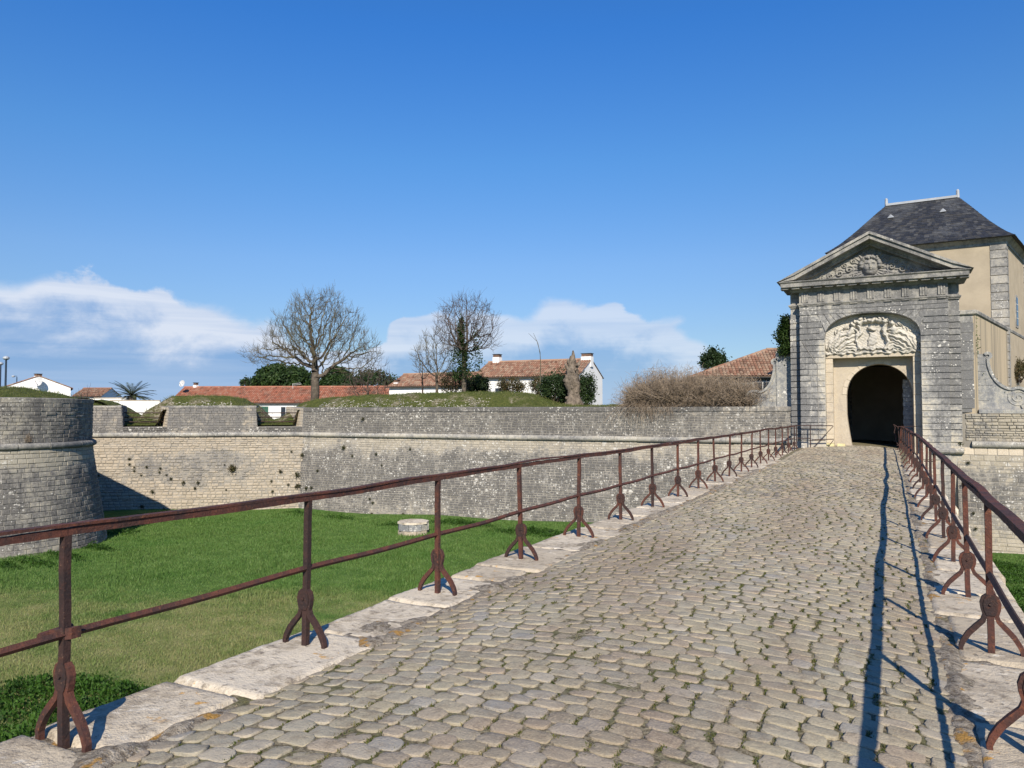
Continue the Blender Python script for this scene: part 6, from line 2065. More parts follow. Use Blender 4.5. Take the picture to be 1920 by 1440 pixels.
# gabled house by the lamp posts
d0 = 84
gm = xy(71, d0); gr = gm / np.linalg.norm(gm); ga = np.array([gr[1], -gr[0]])
gwid = np.linalg.norm(xy(131, d0) - xy(10, d0)) * 0.86
g0, g1 = gm - ga * gwid / 2, gm + ga * gwid / 2
al = g1 - g0; gw = np.linalg.norm(al); al /= gw; bk = np.array([-al[1], al[0]])
# its gable faces the camera: the front of house() runs back along one eave
gh, q, L, grf = house('gabled_house', 'white house whose plain gable faces the moat, beyond the bastion', g1, g1 + bk * 9, gw, 4.35, 5.62, 'tile_o', ov=0.22)
chimney(grf, xy(70, d0 + 2.2), 0.62, 0.62, 5.2, 6.02)
dish('satellite_dish', at(72, 715, d0 - 0.45), (0.3, -1, 0.2), 0.52, 'large white satellite dish on the gable of the house beyond the bastion')
MB().obox(np.array([*(g0 + al * 2.25 - bk * 0.03), 2.9]), (al[0] * 0.22, al[1] * 0.22, 0), (-bk[0] * 0.02, -bk[1] * 0.02, 0), (0, 0, 0.45)).build('vent', M['dark_cap'], gh)
# small tiled house beyond it
house('small_house', 'small house with a pale tiled roof beside the gabled house', xy(136, 98), xy(189, 98), 5, 3.7, 4.75, 'tile_o', ov=0.2)
# garden walls
def garden_wall(name, label, pts, z1, th=0.22, mat='render', z0=-0.3):
    root = empty(name, (*pts[0], 0), label, 'wall')
    for a, b in zip(pts[:-1], pts[1:]):
        a, b = np.array(a), np.array(b)
        d3 = (b - a); n3 = np.array([-d3[1], d3[0]]) / np.linalg.norm(d3) * th
        MB().obox((*a, z0), (*d3, 0), (*n3, 0), (0, 0, z1 - z0)).build('wall', M[mat], root)
        MB().obox((*(a - n3 * 0.12), z1), (*d3, 0), (*(n3 * 1.24), 0), (0, 0, 0.07)).build('coping', M['cream'], root)
    return root
garden_wall('garden_wall', 'upper white garden wall below the palm', [xy(176, 62), xy(236, 61)], 2.72)
garden_wall('garden_wall', 'lower white garden wall running to the grassy bank', [xy(205, 55), xy(300, 56)], 2.42)
garden_wall('garden_wall', 'low rubble wall with tiled coping beside the dead trunk', [xy(1110, 58), xy(1200, 55)], 1.95, mat='scroll')

# two-storey white house on the right
K = xy(1086, 60)
phi = R(25)
cr2, cf2 = c_right[:2] / np.linalg.norm(c_right[:2]), c_fwd[:2] / np.linalg.norm(c_fwd[:2])
fdir = -math.cos(phi) * cr2 + math.sin(phi) * cf2
Lm = 9.6
wh, q, L, wrf = house('white_house', 'white house with red tiled roof and two chimneys behind the bank', K + fdir * Lm, K, 6.0, 4.62, 6.02, 'tile_o')
opening(wh, q, 2.1, 3.3, 1.3, 3.6)
opening(wh, q, 6.4, 7.1, 2.6, 3.9, 'shutter', 'shutter')
opening(wh, q, 7.7, 8.4, 2.6, 3.9, 'shutter', 'shutter')
chimney(wrf, q(0.8, 3.0, 0), 0.62, 0.62, 5.6, 6.75)
chimney(wrf, q(Lm - 0.35, 3.0, 0), 0.9, 0.6, 5.4, 6.55)
Kw = K + fdir * (Lm + 0.05) + cf2 * 1.0
w2, q, L, w2rf = house('white_wing', 'lower white wing with two dark windows behind the bare trees', Kw + fdir * 8.8, Kw, 5.0, 4.0, 5.15, 'tile_o')
for a in (2.0, 4.1):
    opening(w2, q, a, a + 0.9, 1.9, 3.3)
chimney(w2rf, q(0.5, 0.5, 0) , 0.45, 0.45, 2.0, 4.6)

# house with the hipped tiled roof beside the gate
hh, q, L, hrf = house('hipped_house', 'stone house with a hipped tiled roof close behind the gate', xy(1306, 48), xy(1700, 46), 7.5, 4.0, 5.85, 'tile_o', wall='scroll', hip=5.0, ov=0.35)
opening(hh, q, 3.6, 4.6, 2.2, 3.5, 'window', 'glass')
opening(hh, q, 1.2, 2.0, 2.2, 3.5, 'window', 'glass')

# lamp posts
def lamp_post(px, y0, y1, d, label, arm):
    b, t = at(px, y0, d), at(px, y1, d)
    root = empty('street_lamp', (b[0], b[1], 0), label, 'street lamp', 'street lamps beyond the bastion')
    MB().tube([(b[0], b[1], 0), (b[0], b[1], t[2])], [0.075, 0.055], 8).build('pole', M['pole'], root)
    r3 = np.array([c_right[0], c_right[1], 0])
    h = np.array([b[0], b[1], t[2]])
    if arm:
        MB().tube([h, h + np.array([0, 0, 0.12]), h + r3 * arm + np.array([0, 0, 0.14])], 0.035, 6).build('arm', M['pole'], root)
        h = h + r3 * arm
    V = MB().tube([h + np.array([0, 0, -0.02]), h + np.array([0, 0, 0.06]), h + np.array([0, 0, 0.16]), h + np.array([0, 0, 0.22])], [0.10, 0.19, 0.18, 0.07], 12)
    V.build('lamp_head', M['lamp'], root)
lamp_post(10, 735, 674, 47, 'tall navy lamp post with a round head beyond the bastion', 0)
lamp_post(31, 735, 707, 92, 'short lamp with a pale side arm above the gable roof', -0.45)
lamp_post(0, 735, 684, 58, 'lamp post cut by the left edge of the picture', 0)
# ------------------------------------------------------------------ trees and shrubs
def envelope(c, rad, n, shape=None, hollow=0.0):
    """points filling a dome-like volume"""
    out = []
    while len(out) < n:
        D = rng.normal(size=(n, 3)); D /= np.linalg.norm(D, axis=1)[:, None]
        r_ = rng.uniform(hollow ** 3, 1, (n, 1)) ** (1 / 3)
        P = D * r_
        if shape is not None: P = P[shape(P)]
        out += list(P)
    return np.asarray(c) + np.array(out[:n]) * np.asarray(rad)
def bare_tree(name, label, base, h, c, rad, n, r_base, r_tip, trunk_h, lean=(0, 0), mats=('bark', 'twig'), group='bare trees on the rampart', step=0.22, kill=0.38, shape=None, twig=(0.25, 0.5, 2), thick=0.05, hollow=0.3, dense=0.6):
    root = empty(name, tuple(base), label, 'tree', group)
    tr = [np.array(base) + np.array([lean[0] * t, lean[1] * t, trunk_h * t]) + np.array([0, 0, -0.25 * (1 - t)]) for t in np.linspace(0, 1, 6)]
    att = envelope(c, rad, n, shape, hollow)
    nd, pa = grow(base, tr, att, step=step, kill=kill, infl=3.0)
    tips = woody(nd, pa, r_tip, r_base, M[mats[0]], M[mats[1]], root, thick=thick, twig=twig, dense=dense)
    return root, nd
def cam_off(p, dx, dz):
    return np.asarray(p) + c_right * dx + np.array([0, 0, dz])
# the big tree
b = on_bank(577, 4.2); dB = proj(b)[2]
ppm = F / dB
top_c = cam_off(b, 0.0, 3.9)
lobes = [((0.1, 0, 4.3), (2.3, 2.2, 2.3), 900), ((-1.6, 0.2, 3.5), (1.7, 1.6, 1.5), 420), ((1.8, -0.2, 3.6), (1.6, 1.6, 1.5), 420), ((-3.1, 0.1, 2.75), (1.25, 1.0, 0.65), 170), ((3.1, 0.3, 2.9), (1.05, 1.0, 0.9), 170),
         ((-0.7, 0.3, 5.7), (0.9, 0.9, 1.0), 160), ((0.9, 0.2, 5.9), (0.8, 0.8, 1.1), 150), ((2.2, 0, 4.9), (0.8, 0.8, 0.8), 90), ((-2.1, 0, 4.6), (0.7, 0.8, 0.8), 90), ((2.4, 0.4, 1.75), (1.3, 0.7, 0.35), 70)]
cr3, cf3 = np.array([*cr2, 0]), np.array([*cf2, 0])
att = []
for (c_, r_, k_) in lobes:
    q_ = envelope((0, 0, 0), r_, k_, None, 0.2)
    att.append(b + cr3 * (c_[0] + q_[:, :1]) + cf3 * (c_[1] + q_[:, 1:2]) + np.array([0, 0, 1.0]) * (c_[2] + q_[:, 2:3]))
att = np.concatenate(att)
root = empty('bare_tree', tuple(b), 'big spreading bare tree with a thick trunk on the grassy rampart', 'tree', 'bare trees on the rampart')
tr = [b + np.array([0.10 * math.sin(t * 2.5), 0, 1.30 * t - 0.25 * (1 - t)]) for t in np.linspace(0, 1, 7)]
nd, pa = grow(b, tr, att, step=0.19, kill=0.27, infl=3.2)
nd = nd + (rng.normal(size=nd.shape) * 0.03) * (np.arange(len(nd)) > 8)[:, None]
woody(nd, pa, 0.0085, 0.25, M['bark'], M['twig'], root, thick=0.05, twig=(0.25, 0.62, 4), up=1.0, curl=0.5, dense=1.0)
bare_tree('bare_tree', 'slender bare tree with yellow lichen left of the ivy tree', on_bank(794, 4.6), 4, cam_off(on_bank(794, 4.6), 0.0, 2.25), (1.55, 1.3, 1.5), 560, 0.085, 0.008, 0.7, step=0.17, kill=0.27, twig=(0.2, 0.5, 3), thick=0.035, dense=1.0)
bare_tree('bare_tree', 'thin bare shrub tree standing left of the lichened tree', on_bank(752, 5.5), 3, cam_off(on_bank(752, 5.5), 0.0, 1.7), (0.7, 0.9, 1.2), 160, 0.05, 0.009, 0.5, step=0.16, kill=0.3, mats=('twig_d', 'twig_d'), twig=(0.2, 0.45, 2), thick=0.035)
ib = on_bank(849, 4.4)
iroot, ind = bare_tree('ivy_tree', 'tall bare tree whose trunk is wrapped in dark ivy', ib, 6, cam_off(ib, 0.15, 3.55), (1.9, 1.7, 2.0), 950, 0.14, 0.008, 1.6, step=0.18, kill=0.26, twig=(0.3, 0.7, 3), thick=0.04, dense=1.0, mats=('bark', 'twig_d'),
          shape=lambda P: (P[:, 2] > -0.6))
P = []
for t in np.linspace(0, 1, 30):
    w_ = 0.62 * (1 - t * 0.72) * (0.8 + 0.3 * math.sin(t * 17))
    P.append(cam_off(ib, 0.10 * math.sin(t * 6) - 0.10, 0.9 + 3.3 * t) + rng.normal(size=(95, 3)) * np.array([w_ * 0.52, w_ * 0.52, 0.16]))
for (dx, dz) in ((0.75, 2.55), (0.62, 3.1), (-0.55, 2.2), (0.8, 1.6)):
    P.append(cam_off(ib, dx, dz) + rng.normal(size=(150, 3)) * np.array([0.16, 0.16, 0.36]))
leaf_part('ivy', np.concatenate(P), rng.uniform(0.09, 0.16, sum(len(x) for x in P)), M['ivy'], iroot)
d2 = xy(692, 70)
bare_tree('bare_tree', 'hazy purple bare tree between the big tree and the white wing', np.array([*d2, 0.0]), 6, np.array([*d2, 4.3]), (2.3, 2.0, 2.5), 420, 0.12, 0.014, 1.2, step=0.26, kill=0.42, mats=('twig_d', 'twig_d'), twig=(0.5, 1.0, 3), thick=0.05)
d2 = xy(160, 66)
bare_tree('bare_shrub', 'small leafless shrub in front of the pale tiled roof', np.array([*d2, 0.9]), 2, np.array([*d2, 2.7]), (1.3, 1.2, 1.1), 130, 0.05, 0.012, 0.4, step=0.2, kill=0.35, mats=('twig_d', 'twig_d'), twig=(0.3, 0.6, 2), group=None)

def shrub(name, label, c, rad, n, size, mat, stems=True, clumps=40, cr=0.26, shell=0.6, low=-0.7, cat='shrub', group=None, zb=None):
    c = np.asarray(c, float)
    root = empty(name, (c[0], c[1], c[2] - rad[2]), label, cat, group)
    leaf_part('foliage', blob(c, rad, n, clumps, cr, shell, low), rng.uniform(0.7, 1.3, n) * size, M[mat], root)
    if stems:
        mb = MB()
        for k in range(7):
            e = c + rng.normal(size=3) * np.asarray(rad) * 0.45
            s0 = np.array([c[0] + rng.normal() * 0.1, c[1] + rng.normal() * 0.1, c[2] - rad[2] * 1.05 if zb is None else zb])
            mb.tube([s0, (s0 + e) / 2 + rng.normal(size=3) * 0.06, e], [0.035, 0.025, 0.012], 5)
        mb.build('stem', M['twig_d'], root)
    return root
def sh(name, label, px, y0, y1, d, wpx, n, size, mat, **kw):
    """shrub standing at column px between picture rows y0 (top) and y1 (foot)"""
    a, b_ = at(px, y0, d), at(px, y1, d)
    rz = (a[2] - b_[2]) / 2
    c = np.array([b_[0], b_[1], b_[2] + rz])
    rw = wpx / 2 * d / F
    return shrub(name, label, c, (rw, rw * 0.9, rz), n, size, mat, **kw)
# stone pines and dark trees beyond the long house
def pine(label, px, y0, y1, d, wpx, n):
    a, b_ = at(px, y0, d), at(px, y1, d)
    rz = (a[2] - b_[2])
    c = np.array([b_[0], b_[1], b_[2]])
    rw = wpx / 2 * d / F
    root = empty('stone_pine', (c[0], c[1], 0), label, 'tree', 'stone pines beyond the long house')
    P = blob(c, (rw, rw * 0.8, rz), n, 190, 0.085, 0.88, -0.12)
    leaf_part('crown', P, rng.uniform(0.35, 0.62, n), M['pine'], root)
    Pi = blob(c, (rw * 0.86, rw * 0.7, rz * 0.84), n // 4, 90, 0.10, 0.8, -0.15)
    leaf_part('inner_crown', Pi, rng.uniform(0.6, 0.9, len(Pi)), M['shrub'], root)
    MB().tube([(c[0], c[1], 0), (c[0], c[1], c[2] + rz * 0.3)], [0.3, 0.22], 8).build('trunk', M['bark'], root)
pine('broad domed dark pine beyond the long roof, left of the big trunk', 530, 686, 728, 112, 128, 12000)
pine('smaller domed pine right of the trunk of the big tree', 632, 690, 728, 108, 66, 7000)
sh('dark_hedge', 'dark hedge tree behind the purple bare tree', 690, 700, 742, 90, 110, 3500, 0.34, 'shrub', cat='tree')
sh('cypress', 'small dark conifer at the left end of the pines', 461, 709, 726, 90, 18, 500, 0.3, 'shrub', cat='tree', clumps=14)
sh('evergreen_tree', 'dark evergreen tree top above the hipped roof', 1336, 655, 700, 64, 42, 4500, 0.20, 'shrub', cat='tree', clumps=26)
sh('orange_shrub', 'rusty brown shrub at the foot of the ivy tree', 852, 692, 745, 45.5, 58, 4500, 0.085, 'olive', clumps=50)
sh('dark_shrub', 'dark shrub right of the ivy tree against the white house', 896, 708, 744, 47, 42, 5000, 0.12, 'shrub')
sh('olive_shrub', 'loose olive green shrub in front of the white house', 958, 706, 745, 46, 46, 4200, 0.09, 'olive')
sh('grey_shrub', 'narrow grey green shrub beside the thin sapling', 1008, 704, 745, 46, 30, 2600, 0.08, 'olive')
sh('laurel', 'dark glossy laurel left of the dead trunk', 1043, 700, 764, 40.5, 56, 7000, 0.11, 'shrub')
sh('laurel', 'dark glossy laurel right of the dead trunk', 1098, 702, 764, 40.5, 38, 4200, 0.11, 'shrub')
sh('bush', 'green brown bush on the bank at the right edge, above the scroll', 1908, 676, 716, 37.0, 62, 5000, 0.08, 'olive', cat='bush')
# thin sapling with bent tips
sb = on_bank(995, 4.4)
root = empty('sapling', tuple(sb), 'thin sapling with two bent whips in front of the white house', 'tree')
MB().tube([sb, cam_off(sb, 0.05, 1.6), cam_off(sb, 0.02, 2.4), cam_off(sb, -0.15, 3.0), cam_off(sb, -0.62, 3.45)], [0.035, 0.025, 0.015, 0.011, 0.006], 6).build('stem', M['twig'], root)
MB().tube([cam_off(sb, 0.02, 2.3), cam_off(sb, -0.10, 2.9), cam_off(sb, -0.35, 3.45)], [0.018, 0.014, 0.008], 5).build('branch', M['twig'], root)
# dead pollard
db = at(1074, 766, 39.5); db[2] = 1.72
root = empty('dead_trunk', tuple(db), 'knobbly dead pollarded tree trunk standing on the wall', 'tree trunk')
V, Fq = [], []
zz = np.linspace(0, 2.92, 34); k = 20
for i, z in enumerate(zz):
    t = z / 2.92
    r0_ = 0.44 - 0.10 * min(1, t * 3) - 0.02 * t + 0.05 * math.sin(z * 5) - max(0, t - 0.72) * 0.95
    for j in range(k):
        a = j / k * 2 * np.pi
        r_ = max(0.05, r0_ * (1 + 0.14 * math.sin(a * 3 + z * 2.2) + 0.10 * math.sin(a * 5 - z * 3.1) + 0.10 * rng.normal() * (0.4 + t)))
        V.append(db + np.array([r_ * math.cos(a) + 0.05 * math.sin(z * 2), r_ * math.sin(a), z - 0.05]))
i = np.arange(33)[:, None] * k + np.arange(k)[None, :]; j = np.arange(33)[:, None] * k + (np.arange(k)[None, :] + 1) % k
obj('trunk', meshdata('trunk', V, [np.stack([i, j, j + k, i + k], -1).reshape(-1, 4), (np.arange(k) + 33 * k)[None, :]], M['snag'], smooth=True), root)
for (dx, z0, ex, ez) in ((-0.24, 2.1, -0.42, 2.45), (0.22, 2.2, 0.40, 2.62), (-0.18, 2.4, -0.28, 2.7), (0.05, 2.7, 0.02, 3.15), (0.16, 1.5, 0.40, 1.62)):
    MB().tube([cam_off(db, dx * 0.3, z0 - 0.1), cam_off(db, (dx + ex) / 2, (z0 + ez) / 2), cam_off(db, ex, ez)], [0.14, 0.09, 0.035], 7).build('stub', M['snag'], root)
for k in range(26):
    a = rng.uniform(0, 2 * np.pi); z = rng.uniform(0.3, 2.5); r_ = 0.36 - 0.03 * z
    c = db + np.array([math.cos(a) * r_, math.sin(a) * r_, z])
    mb = MB(); rr = rng.uniform(0.05, 0.10)
    mb.tube([c - np.array([math.cos(a), math.sin(a), 0]) * 0.05, c + np.array([math.cos(a), math.sin(a), 0.3]) * rr * 0.5, c + np.array([math.cos(a), math.sin(a), 0.2]) * rr * 0.9], [rr * 1.1, rr * 0.9, rr * 0.25], 7)
    mb.build('knot', M['snag'], root)

# dry brush hanging over the parapet
root = empty('brush', (*cs_(cs_.L - 7.0, 1.8)[0][:2], 1.8), 'mass of dry brown brushwood spilling over the curtain parapet', 'brushwood')
mb = MB()
sv2, fv2, rv2 = [], [], []
def stem_pts(s0, d, L, droop, n=4):
    P = [s0]
    d = d / np.linalg.norm(d)
    for i in range(n):
        d = d + np.array([0, 0, -droop]) + rng.normal(size=3) * 0.16
        d /= np.linalg.norm(d)
        P.append(P[-1] + d * L / n)
    return np.array(P)
uB = np.linspace(1178, 1408, 500)
sU = np.array([np.interp(p, proj(cs_(np.linspace(0, cs_.L, 400), np.full(400, 1.9))[0])[0], np.linspace(0, cs_.L, 400)) for p in (1172, 1410)])
hgt = lambda t: np.interp(t, [0, 0.12, 0.3, 0.55, 0.8, 1.0], [0.75, 1.45, 1.80, 1.55, 1.35, 1.15])
for k in range(6200):
    t = rng.random()
    u = sU[0] + (sU[1] - sU[0]) * t
    w_ = rng.uniform(0.2, 2.6)
    p0, _ = cs_(u, 1.8)
    s0 = p0 + np.array([-cs_.nn[0] * w_, -cs_.nn[1] * w_, rng.uniform(-0.05, 0.25)])
    H = hgt(t) * rng.uniform(0.55, 1.12)
    d = np.array([rng.normal() * 0.75, rng.normal() * 0.6 - 0.1, 1.0])
    P = stem_pts(s0, d, H, 0.10, 3)
    mb.tube(P, np.array([0.008, 0.007, 0.005, 0.003]), 3, cap=False)
    for _ in range(3):
        q = P[rng.integers(1, 4)]
        P2 = stem_pts(q, rng.normal(size=3) + np.array([0, 0, 0.5]), rng.uniform(0.2, 0.45), 0.06, 2)
        mb.tube(P2, np.array([0.006, 0.005, 0.003]), 3, cap=False)
for k in range(380):
    t = np.clip(rng.beta(1.5, 3.4), 0, 1) * 0.62
    u = sU[0] + (sU[1] - sU[0]) * t
    p0, _ = cs_(u, 1.86)
    s0 = p0 + np.array([-cs_.nn[0] * 0.5, -cs_.nn[1] * 0.5, 0.1])
    d = np.array([rng.normal() * 0.5, -0.9, 0.6])
    P = stem_pts(s0, d, rng.uniform(0.7, 1.7) * (1.15 - t), 0.36, 5)
    mb.tube(P, np.linspace(0.007, 0.003, 6), 3, cap=False)
mb.build('twigs', M['brush'], root, kind='stuff')

# palm
pb = at(247, 752, 60)
root = empty('palm', (pb[0], pb[1], 0), 'low palm with arching fronds behind the white garden wall', 'palm')
cz = at(247, 742, 60)
MB().tube([(pb[0], pb[1], 0), (pb[0], pb[1], cz[2])], [0.4, 0.34], 10).build('trunk', M['snag'], root)
for k in range(44):
    a = k / 44 * 2 * np.pi * 3 + rng.normal() * 0.1
    el = rng.uniform(0.05, 1.1)
    L = rng.uniform(1.5, 2.0)
    d = np.array([math.cos(a) * math.cos(el), math.sin(a) * math.cos(el), math.sin(el)])
    P = [np.array([pb[0], pb[1], cz[2]])]
    for i in range(7):
        d = d + np.array([0, 0, -0.10]); d /= np.linalg.norm(d)
        P.append(P[-1] + d * L / 7)
    P = np.array(P)
    mb = MB(); mb.tube(P, np.linspace(0.022, 0.008, 8), 4, cap=False)
    side = np.cross(d, (0, 0, 1)); side /= np.linalg.norm(side)
    for i in np.linspace(1, 7, 26):
        p = np.array([np.interp(i, range(8), P[:, m]) for m in range(3)])
        ll = 0.36 * math.sin(math.pi * (0.15 + 0.8 * i / 7.5))
        for sg in (-1, 1):
            e_ = p + (side * sg + d * 0.7 + np.array([0, 0, 0.25])) * ll * 0.75
            mb.add([p - d * 0.022, p + d * 0.022, e_], [[[0, 1, 2]]])
    mb.build('frond', M['palm'], root)

# ivy on the broken pier of the gate, creepers beside the other
ivx = GC - HS - 0.16
P = []
for t in np.linspace(0, 1, 26):
    z = 4.15 + t * 1.5
    wd = 0.30 if t < 0.75 else 0.30 * (1 - (t - 0.75) * 0.8)
    P.append(np.array([ivx - 0.14 + 0.10 * math.sin(t * 9), GY + 0.66, z]) + rng.normal(size=(130, 3)) * np.array([wd * 0.50, 0.16, 0.09]))
P.append(np.array([ivx - 0.05, GY + 1.0, 3.85]) + rng.normal(size=(160, 3)) * np.array([0.16, 0.2, 0.22]))
P.append(np.array([ivx + 0.05, GY + 0.95, 5.72]) + rng.normal(size=(120, 3)) * np.array([0.14, 0.16, 0.08]))
P = np.concatenate(P)
iv = leaf_part('ivy', P, rng.uniform(0.08, 0.14, len(P)), M['ivy'], None, n_dir=(0, -0.8, 0.25), flat=0.7)
tag(iv, 'dark green ivy climbing the broken left pier of the gate', 'ivy')
P = np.array([GC + HS + 0.56, GY + 0.62, 4.35]) + rng.normal(size=(240, 3)) * np.array([0.05, 0.08, 0.42])
iv = leaf_part('creeper', P, rng.uniform(0.04, 0.08, len(P)), M['leaf'], None)
tag(iv, 'narrow green creeper hanging beside the right pier of the gate', 'creeper')
P = np.concatenate([np.array([GC + HS + 0.72 + 0.42 * t + 0.25 * t * t, GY + 1.1, 3.30 - 0.85 * t]) + rng.normal(size=(60, 3)) * np.array([0.10, 0.12, 0.07]) for t in np.linspace(0, 1.3, 9)])
iv = leaf_part('creeper', P, rng.uniform(0.05, 0.09, len(P)), M['ivy'], None)
tag(iv, 'dark creeper lining the hollow edge of the right scroll wing', 'creeper')

# weeds rooted in the walls (positions along each face)
def wall_weed(P, N, r_, dense=1.0, mat='weed', label='small dark tuft of weed rooted in the pale flank wall', group='weeds in the flank wall'):
    n = int(170 * dense)
    N = np.array([N[0], N[1], 0.0]); N /= np.linalg.norm(N)
    Q = P + N * 0.05 + rng.normal(size=(n, 3)) * r_ * np.array([0.36, 0.36, 0.36]) + N * np.abs(rng.normal(size=(n, 1))) * r_ * 0.35 - np.array([0, 0, r_ * 0.25])
    o = empty('wall_weed', tuple(P), label, 'weed', group)
    leaf_part('foliage', Q, rng.uniform(0.35, 0.7, n) * r_ * 0.6, M[mat], o)
for (px, py, r_) in ((243, 858, .10), (244, 868, .09), (253, 874, .07), (275, 873, .09), (302, 876, .09), (265, 888, .08), (252, 880, .08), (321, 895, .10), (345, 902, .13), (372, 903, .12), (366, 913, .10), (287, 918, .13), (268, 944, .14), (309, 950, .11),
                    (300, 883, .08), (312, 888, .07), (422, 871, .06), (424, 917, .06), (527, 884, .13), (510, 902, .10), (541, 909, .10), (511, 921, .10), (547, 847, .08), (186, 888, .09), (558, 890, .2), (559, 910, .17), (567, 853, .16), (556, 913, .12)):
    u = np.linspace(0, fs_.L, 400)
    z = 1.62 - (py - 772) * 40.5 / F
    P, N = fs_(u, np.full(400, z))
    k = np.argmin(np.abs(proj(P)[0] - px))
    wall_weed(P[k], N[k], r_ * 1.05)
u = np.linspace(0, fs_.L, 400)
P, N = fs_(u, np.full(400, -1.4)); k = np.argmin(np.abs(proj(P)[0] - 437))
wall_weed(P[k], N[k], 0.24, 2.4, 'olive', 'largest bushy weed near the middle of the pale flank wall', None)
for (px, py, r_) in ((646, 837, .16), (661, 853, .09), (707, 849, .10), (717, 870, .07), (770, 840, .09), (695, 930, .09), (701, 937, .09), (699, 957, .10), (758, 957, .10), (790, 966, .15), (681, 784, .12), (596, 880, .10), (576, 912, .12), (585, 911, .10), (1399, 824, .12), (1376, 830, .07)):
    u = np.linspace(0, cs_.L, 400)
    dd_ = np.interp(px, [570, 1490], [41.5, 31.5])
    z = 1.62 - (py - 772) * dd_ / F
    P, N = cs_(u, np.full(400, z))
    k = np.argmin(np.abs(proj(P)[0] - px))
    wall_weed(P[k], N[k], r_ * 1.05, label='small dark tuft of weed rooted in the grey curtain wall', group='weeds in the curtain wall')
for (px, py, r_, mt, lb) in ((1801, 832, .13, 'weed', None), (1803, 844, .10, 'weed', None), (1816, 868, .10, 'weed', None), (1805, 908, .12, 'weed', None), (1795, 880, .08, 'weed', None), (1826, 962, .10, 'weed', None), (1830, 990, .10, 'weed', None)):
    u = np.linspace(0, es_.L, 400)
    z = 1.62 - (py - 772) * 28.3 / F
    P, N = es_(u, np.full(400, z))
    k = np.argmin(np.abs(proj(P)[0] - px))
    wall_weed(P[k], N[k], r_ * 0.9, label='small tuft of weed low in the wall right of the gate', group='weeds right of the gate')
# straw tuft on the bastion cordon
P, N = ts(np.array([0.0]), np.array([0.5]))
uu = np.linspace(0, ts.L, 800); Q, N = ts(uu, np.full(800, CORD + 0.25)); vis_ = ((CAM - Q) * N).sum(1) > 0
kk = np.argmin(np.abs(proj(Q)[0] - 52) + 1e4 * ~vis_)
base_ = Q[kk] + N[kk] * 0.06
Pn = base_ + np.c_[rng.normal(size=(60, 2)) * 0.05, np.zeros(60)]
V, fs, rd = blades(Pn, rng.uniform(0.15, 0.42, 60), rng.uniform(0.008, 0.014, 60), 0.5)
o = obj('straw_tuft', meshdata('straw_tuft', V, fs, M['brush'], rd)); tag(o, 'dry straw tuft standing on the cordon of the bastion', 'grass tuft')

# ------------------------------------------------------------------ the moat floor
# drum of a well
wc = at(775, 1003, 31.6)
wc[2] = FLOOR
well = empty('stone_well', (wc[0], wc[1], FLOOR), 'low pale many-sided stone block standing on the moat lawn', 'stone block')
k8 = 8
ang = np.arange(k8) / k8 * 2 * np.pi
for row_ in range(2):
    for i in range(k8):
        a0, a1 = ang[i] + row_ * 0.3 + 0.012, ang[i] + row_ * 0.3 + 2 * np.pi / k8 - 0.012
        r0_ = 0.66 + rng.uniform(-0.015, 0.015)
        z0, z1 = FLOOR - 0.05 + row_ * 0.30, FLOOR + 0.24 + row_ * 0.28
        V = []
        for z in (z0, z1):
            for (r_, a) in ((0.3, a0), (r0_, a0), (r0_, a1), (0.3, a1)):
                V.append((wc[0] + r_ * math.cos(a), wc[1] + r_ * math.sin(a), z))
        MB().add(V, [BOXF]).build('stone', M['scroll'] if row_ else M['flank'], well)
V = [(wc[0] + 0.675 * math.cos(a), wc[1] + 0.675 * math.sin(a), z) for z in (FLOOR + 0.52, FLOOR + 0.60) for a in ang]
i = np.arange(k8); j = (i + 1) % k8
MB().add(V, [np.c_[i, j, j + k8, i + k8], (i + k8)[None, :], i[::-1][None, :]]).build('cover', M['kerb'], well)

def in_moat(x, y):
    """inside the ditch as far as it can be seen"""
    a = (y < np.interp(x, [-40, -29.6, -3], [22.0, 30.6, 32.7]))
    b_ = x < KL0 - 0.05
    dx = np.where(x > TC[0], np.hypot(x - TC[0], y - TC[1]), np.abs(y - TC[1]))
    c = dx > 4.15
    return a & b_ & c & (y > -4)
def scatter(n, box, pw=1.0):
    x = rng.uniform(box[0], box[1], n); y = rng.uniform(box[2], box[3], n)
    return x, y
def grass_part(n, box, dens, h, wd, name, mat, extra=None, lean=0.8):
    x, y = scatter(n, box)
    ok = in_moat(x, y) if box[1] < 0 else (x > KR1)
    x, y = x[ok], y[ok]
    P = np.c_[x, y, moat_z(x, y)]
    u, v, d = proj(P)
    ok = (d > 2) & (u > -60) & (u < 1980) & (v < 1500) & (rng.random(len(x)) < np.clip(dens(d), 0, 1))
    P = P[ok]; d = d[ok]
    fwd_ = d
    tall = np.where((d > 20.8) & (P[:, 0] < 0), 1.15, 0.8) * (0.75 + 0.5 * np.sin(P[:, 0] * 1.1) * np.sin(P[:, 1] * 0.9))
    V, fs, rd = blades(P, rng.uniform(*h, len(P)) * np.clip(tall, 0.5, 1.5), rng.uniform(*wd, len(P)) * np.clip(d / 16, 0.8, 2.2), lean)
    return obj(name, meshdata(name, V, fs, M[mat], rd), None)
g1 = grass_part(1000000, (-34, -4, 3, 33), lambda d: (15 / np.maximum(d, 8)) ** 1.2, (0.05, 0.125), (0.008, 0.014), 'grass', 'blade')
tag(g1, 'short grass covering the moat floor left of the causeway', 'grass', kind='stuff')
g2 = grass_part(60000, (1.0, 9, 14, 32.8), lambda d: d * 0 + 1, (0.05, 0.12), (0.008, 0.013), 'grass', 'blade')
tag(g2, 'grass of the moat right of the causeway', 'grass', kind='stuff')
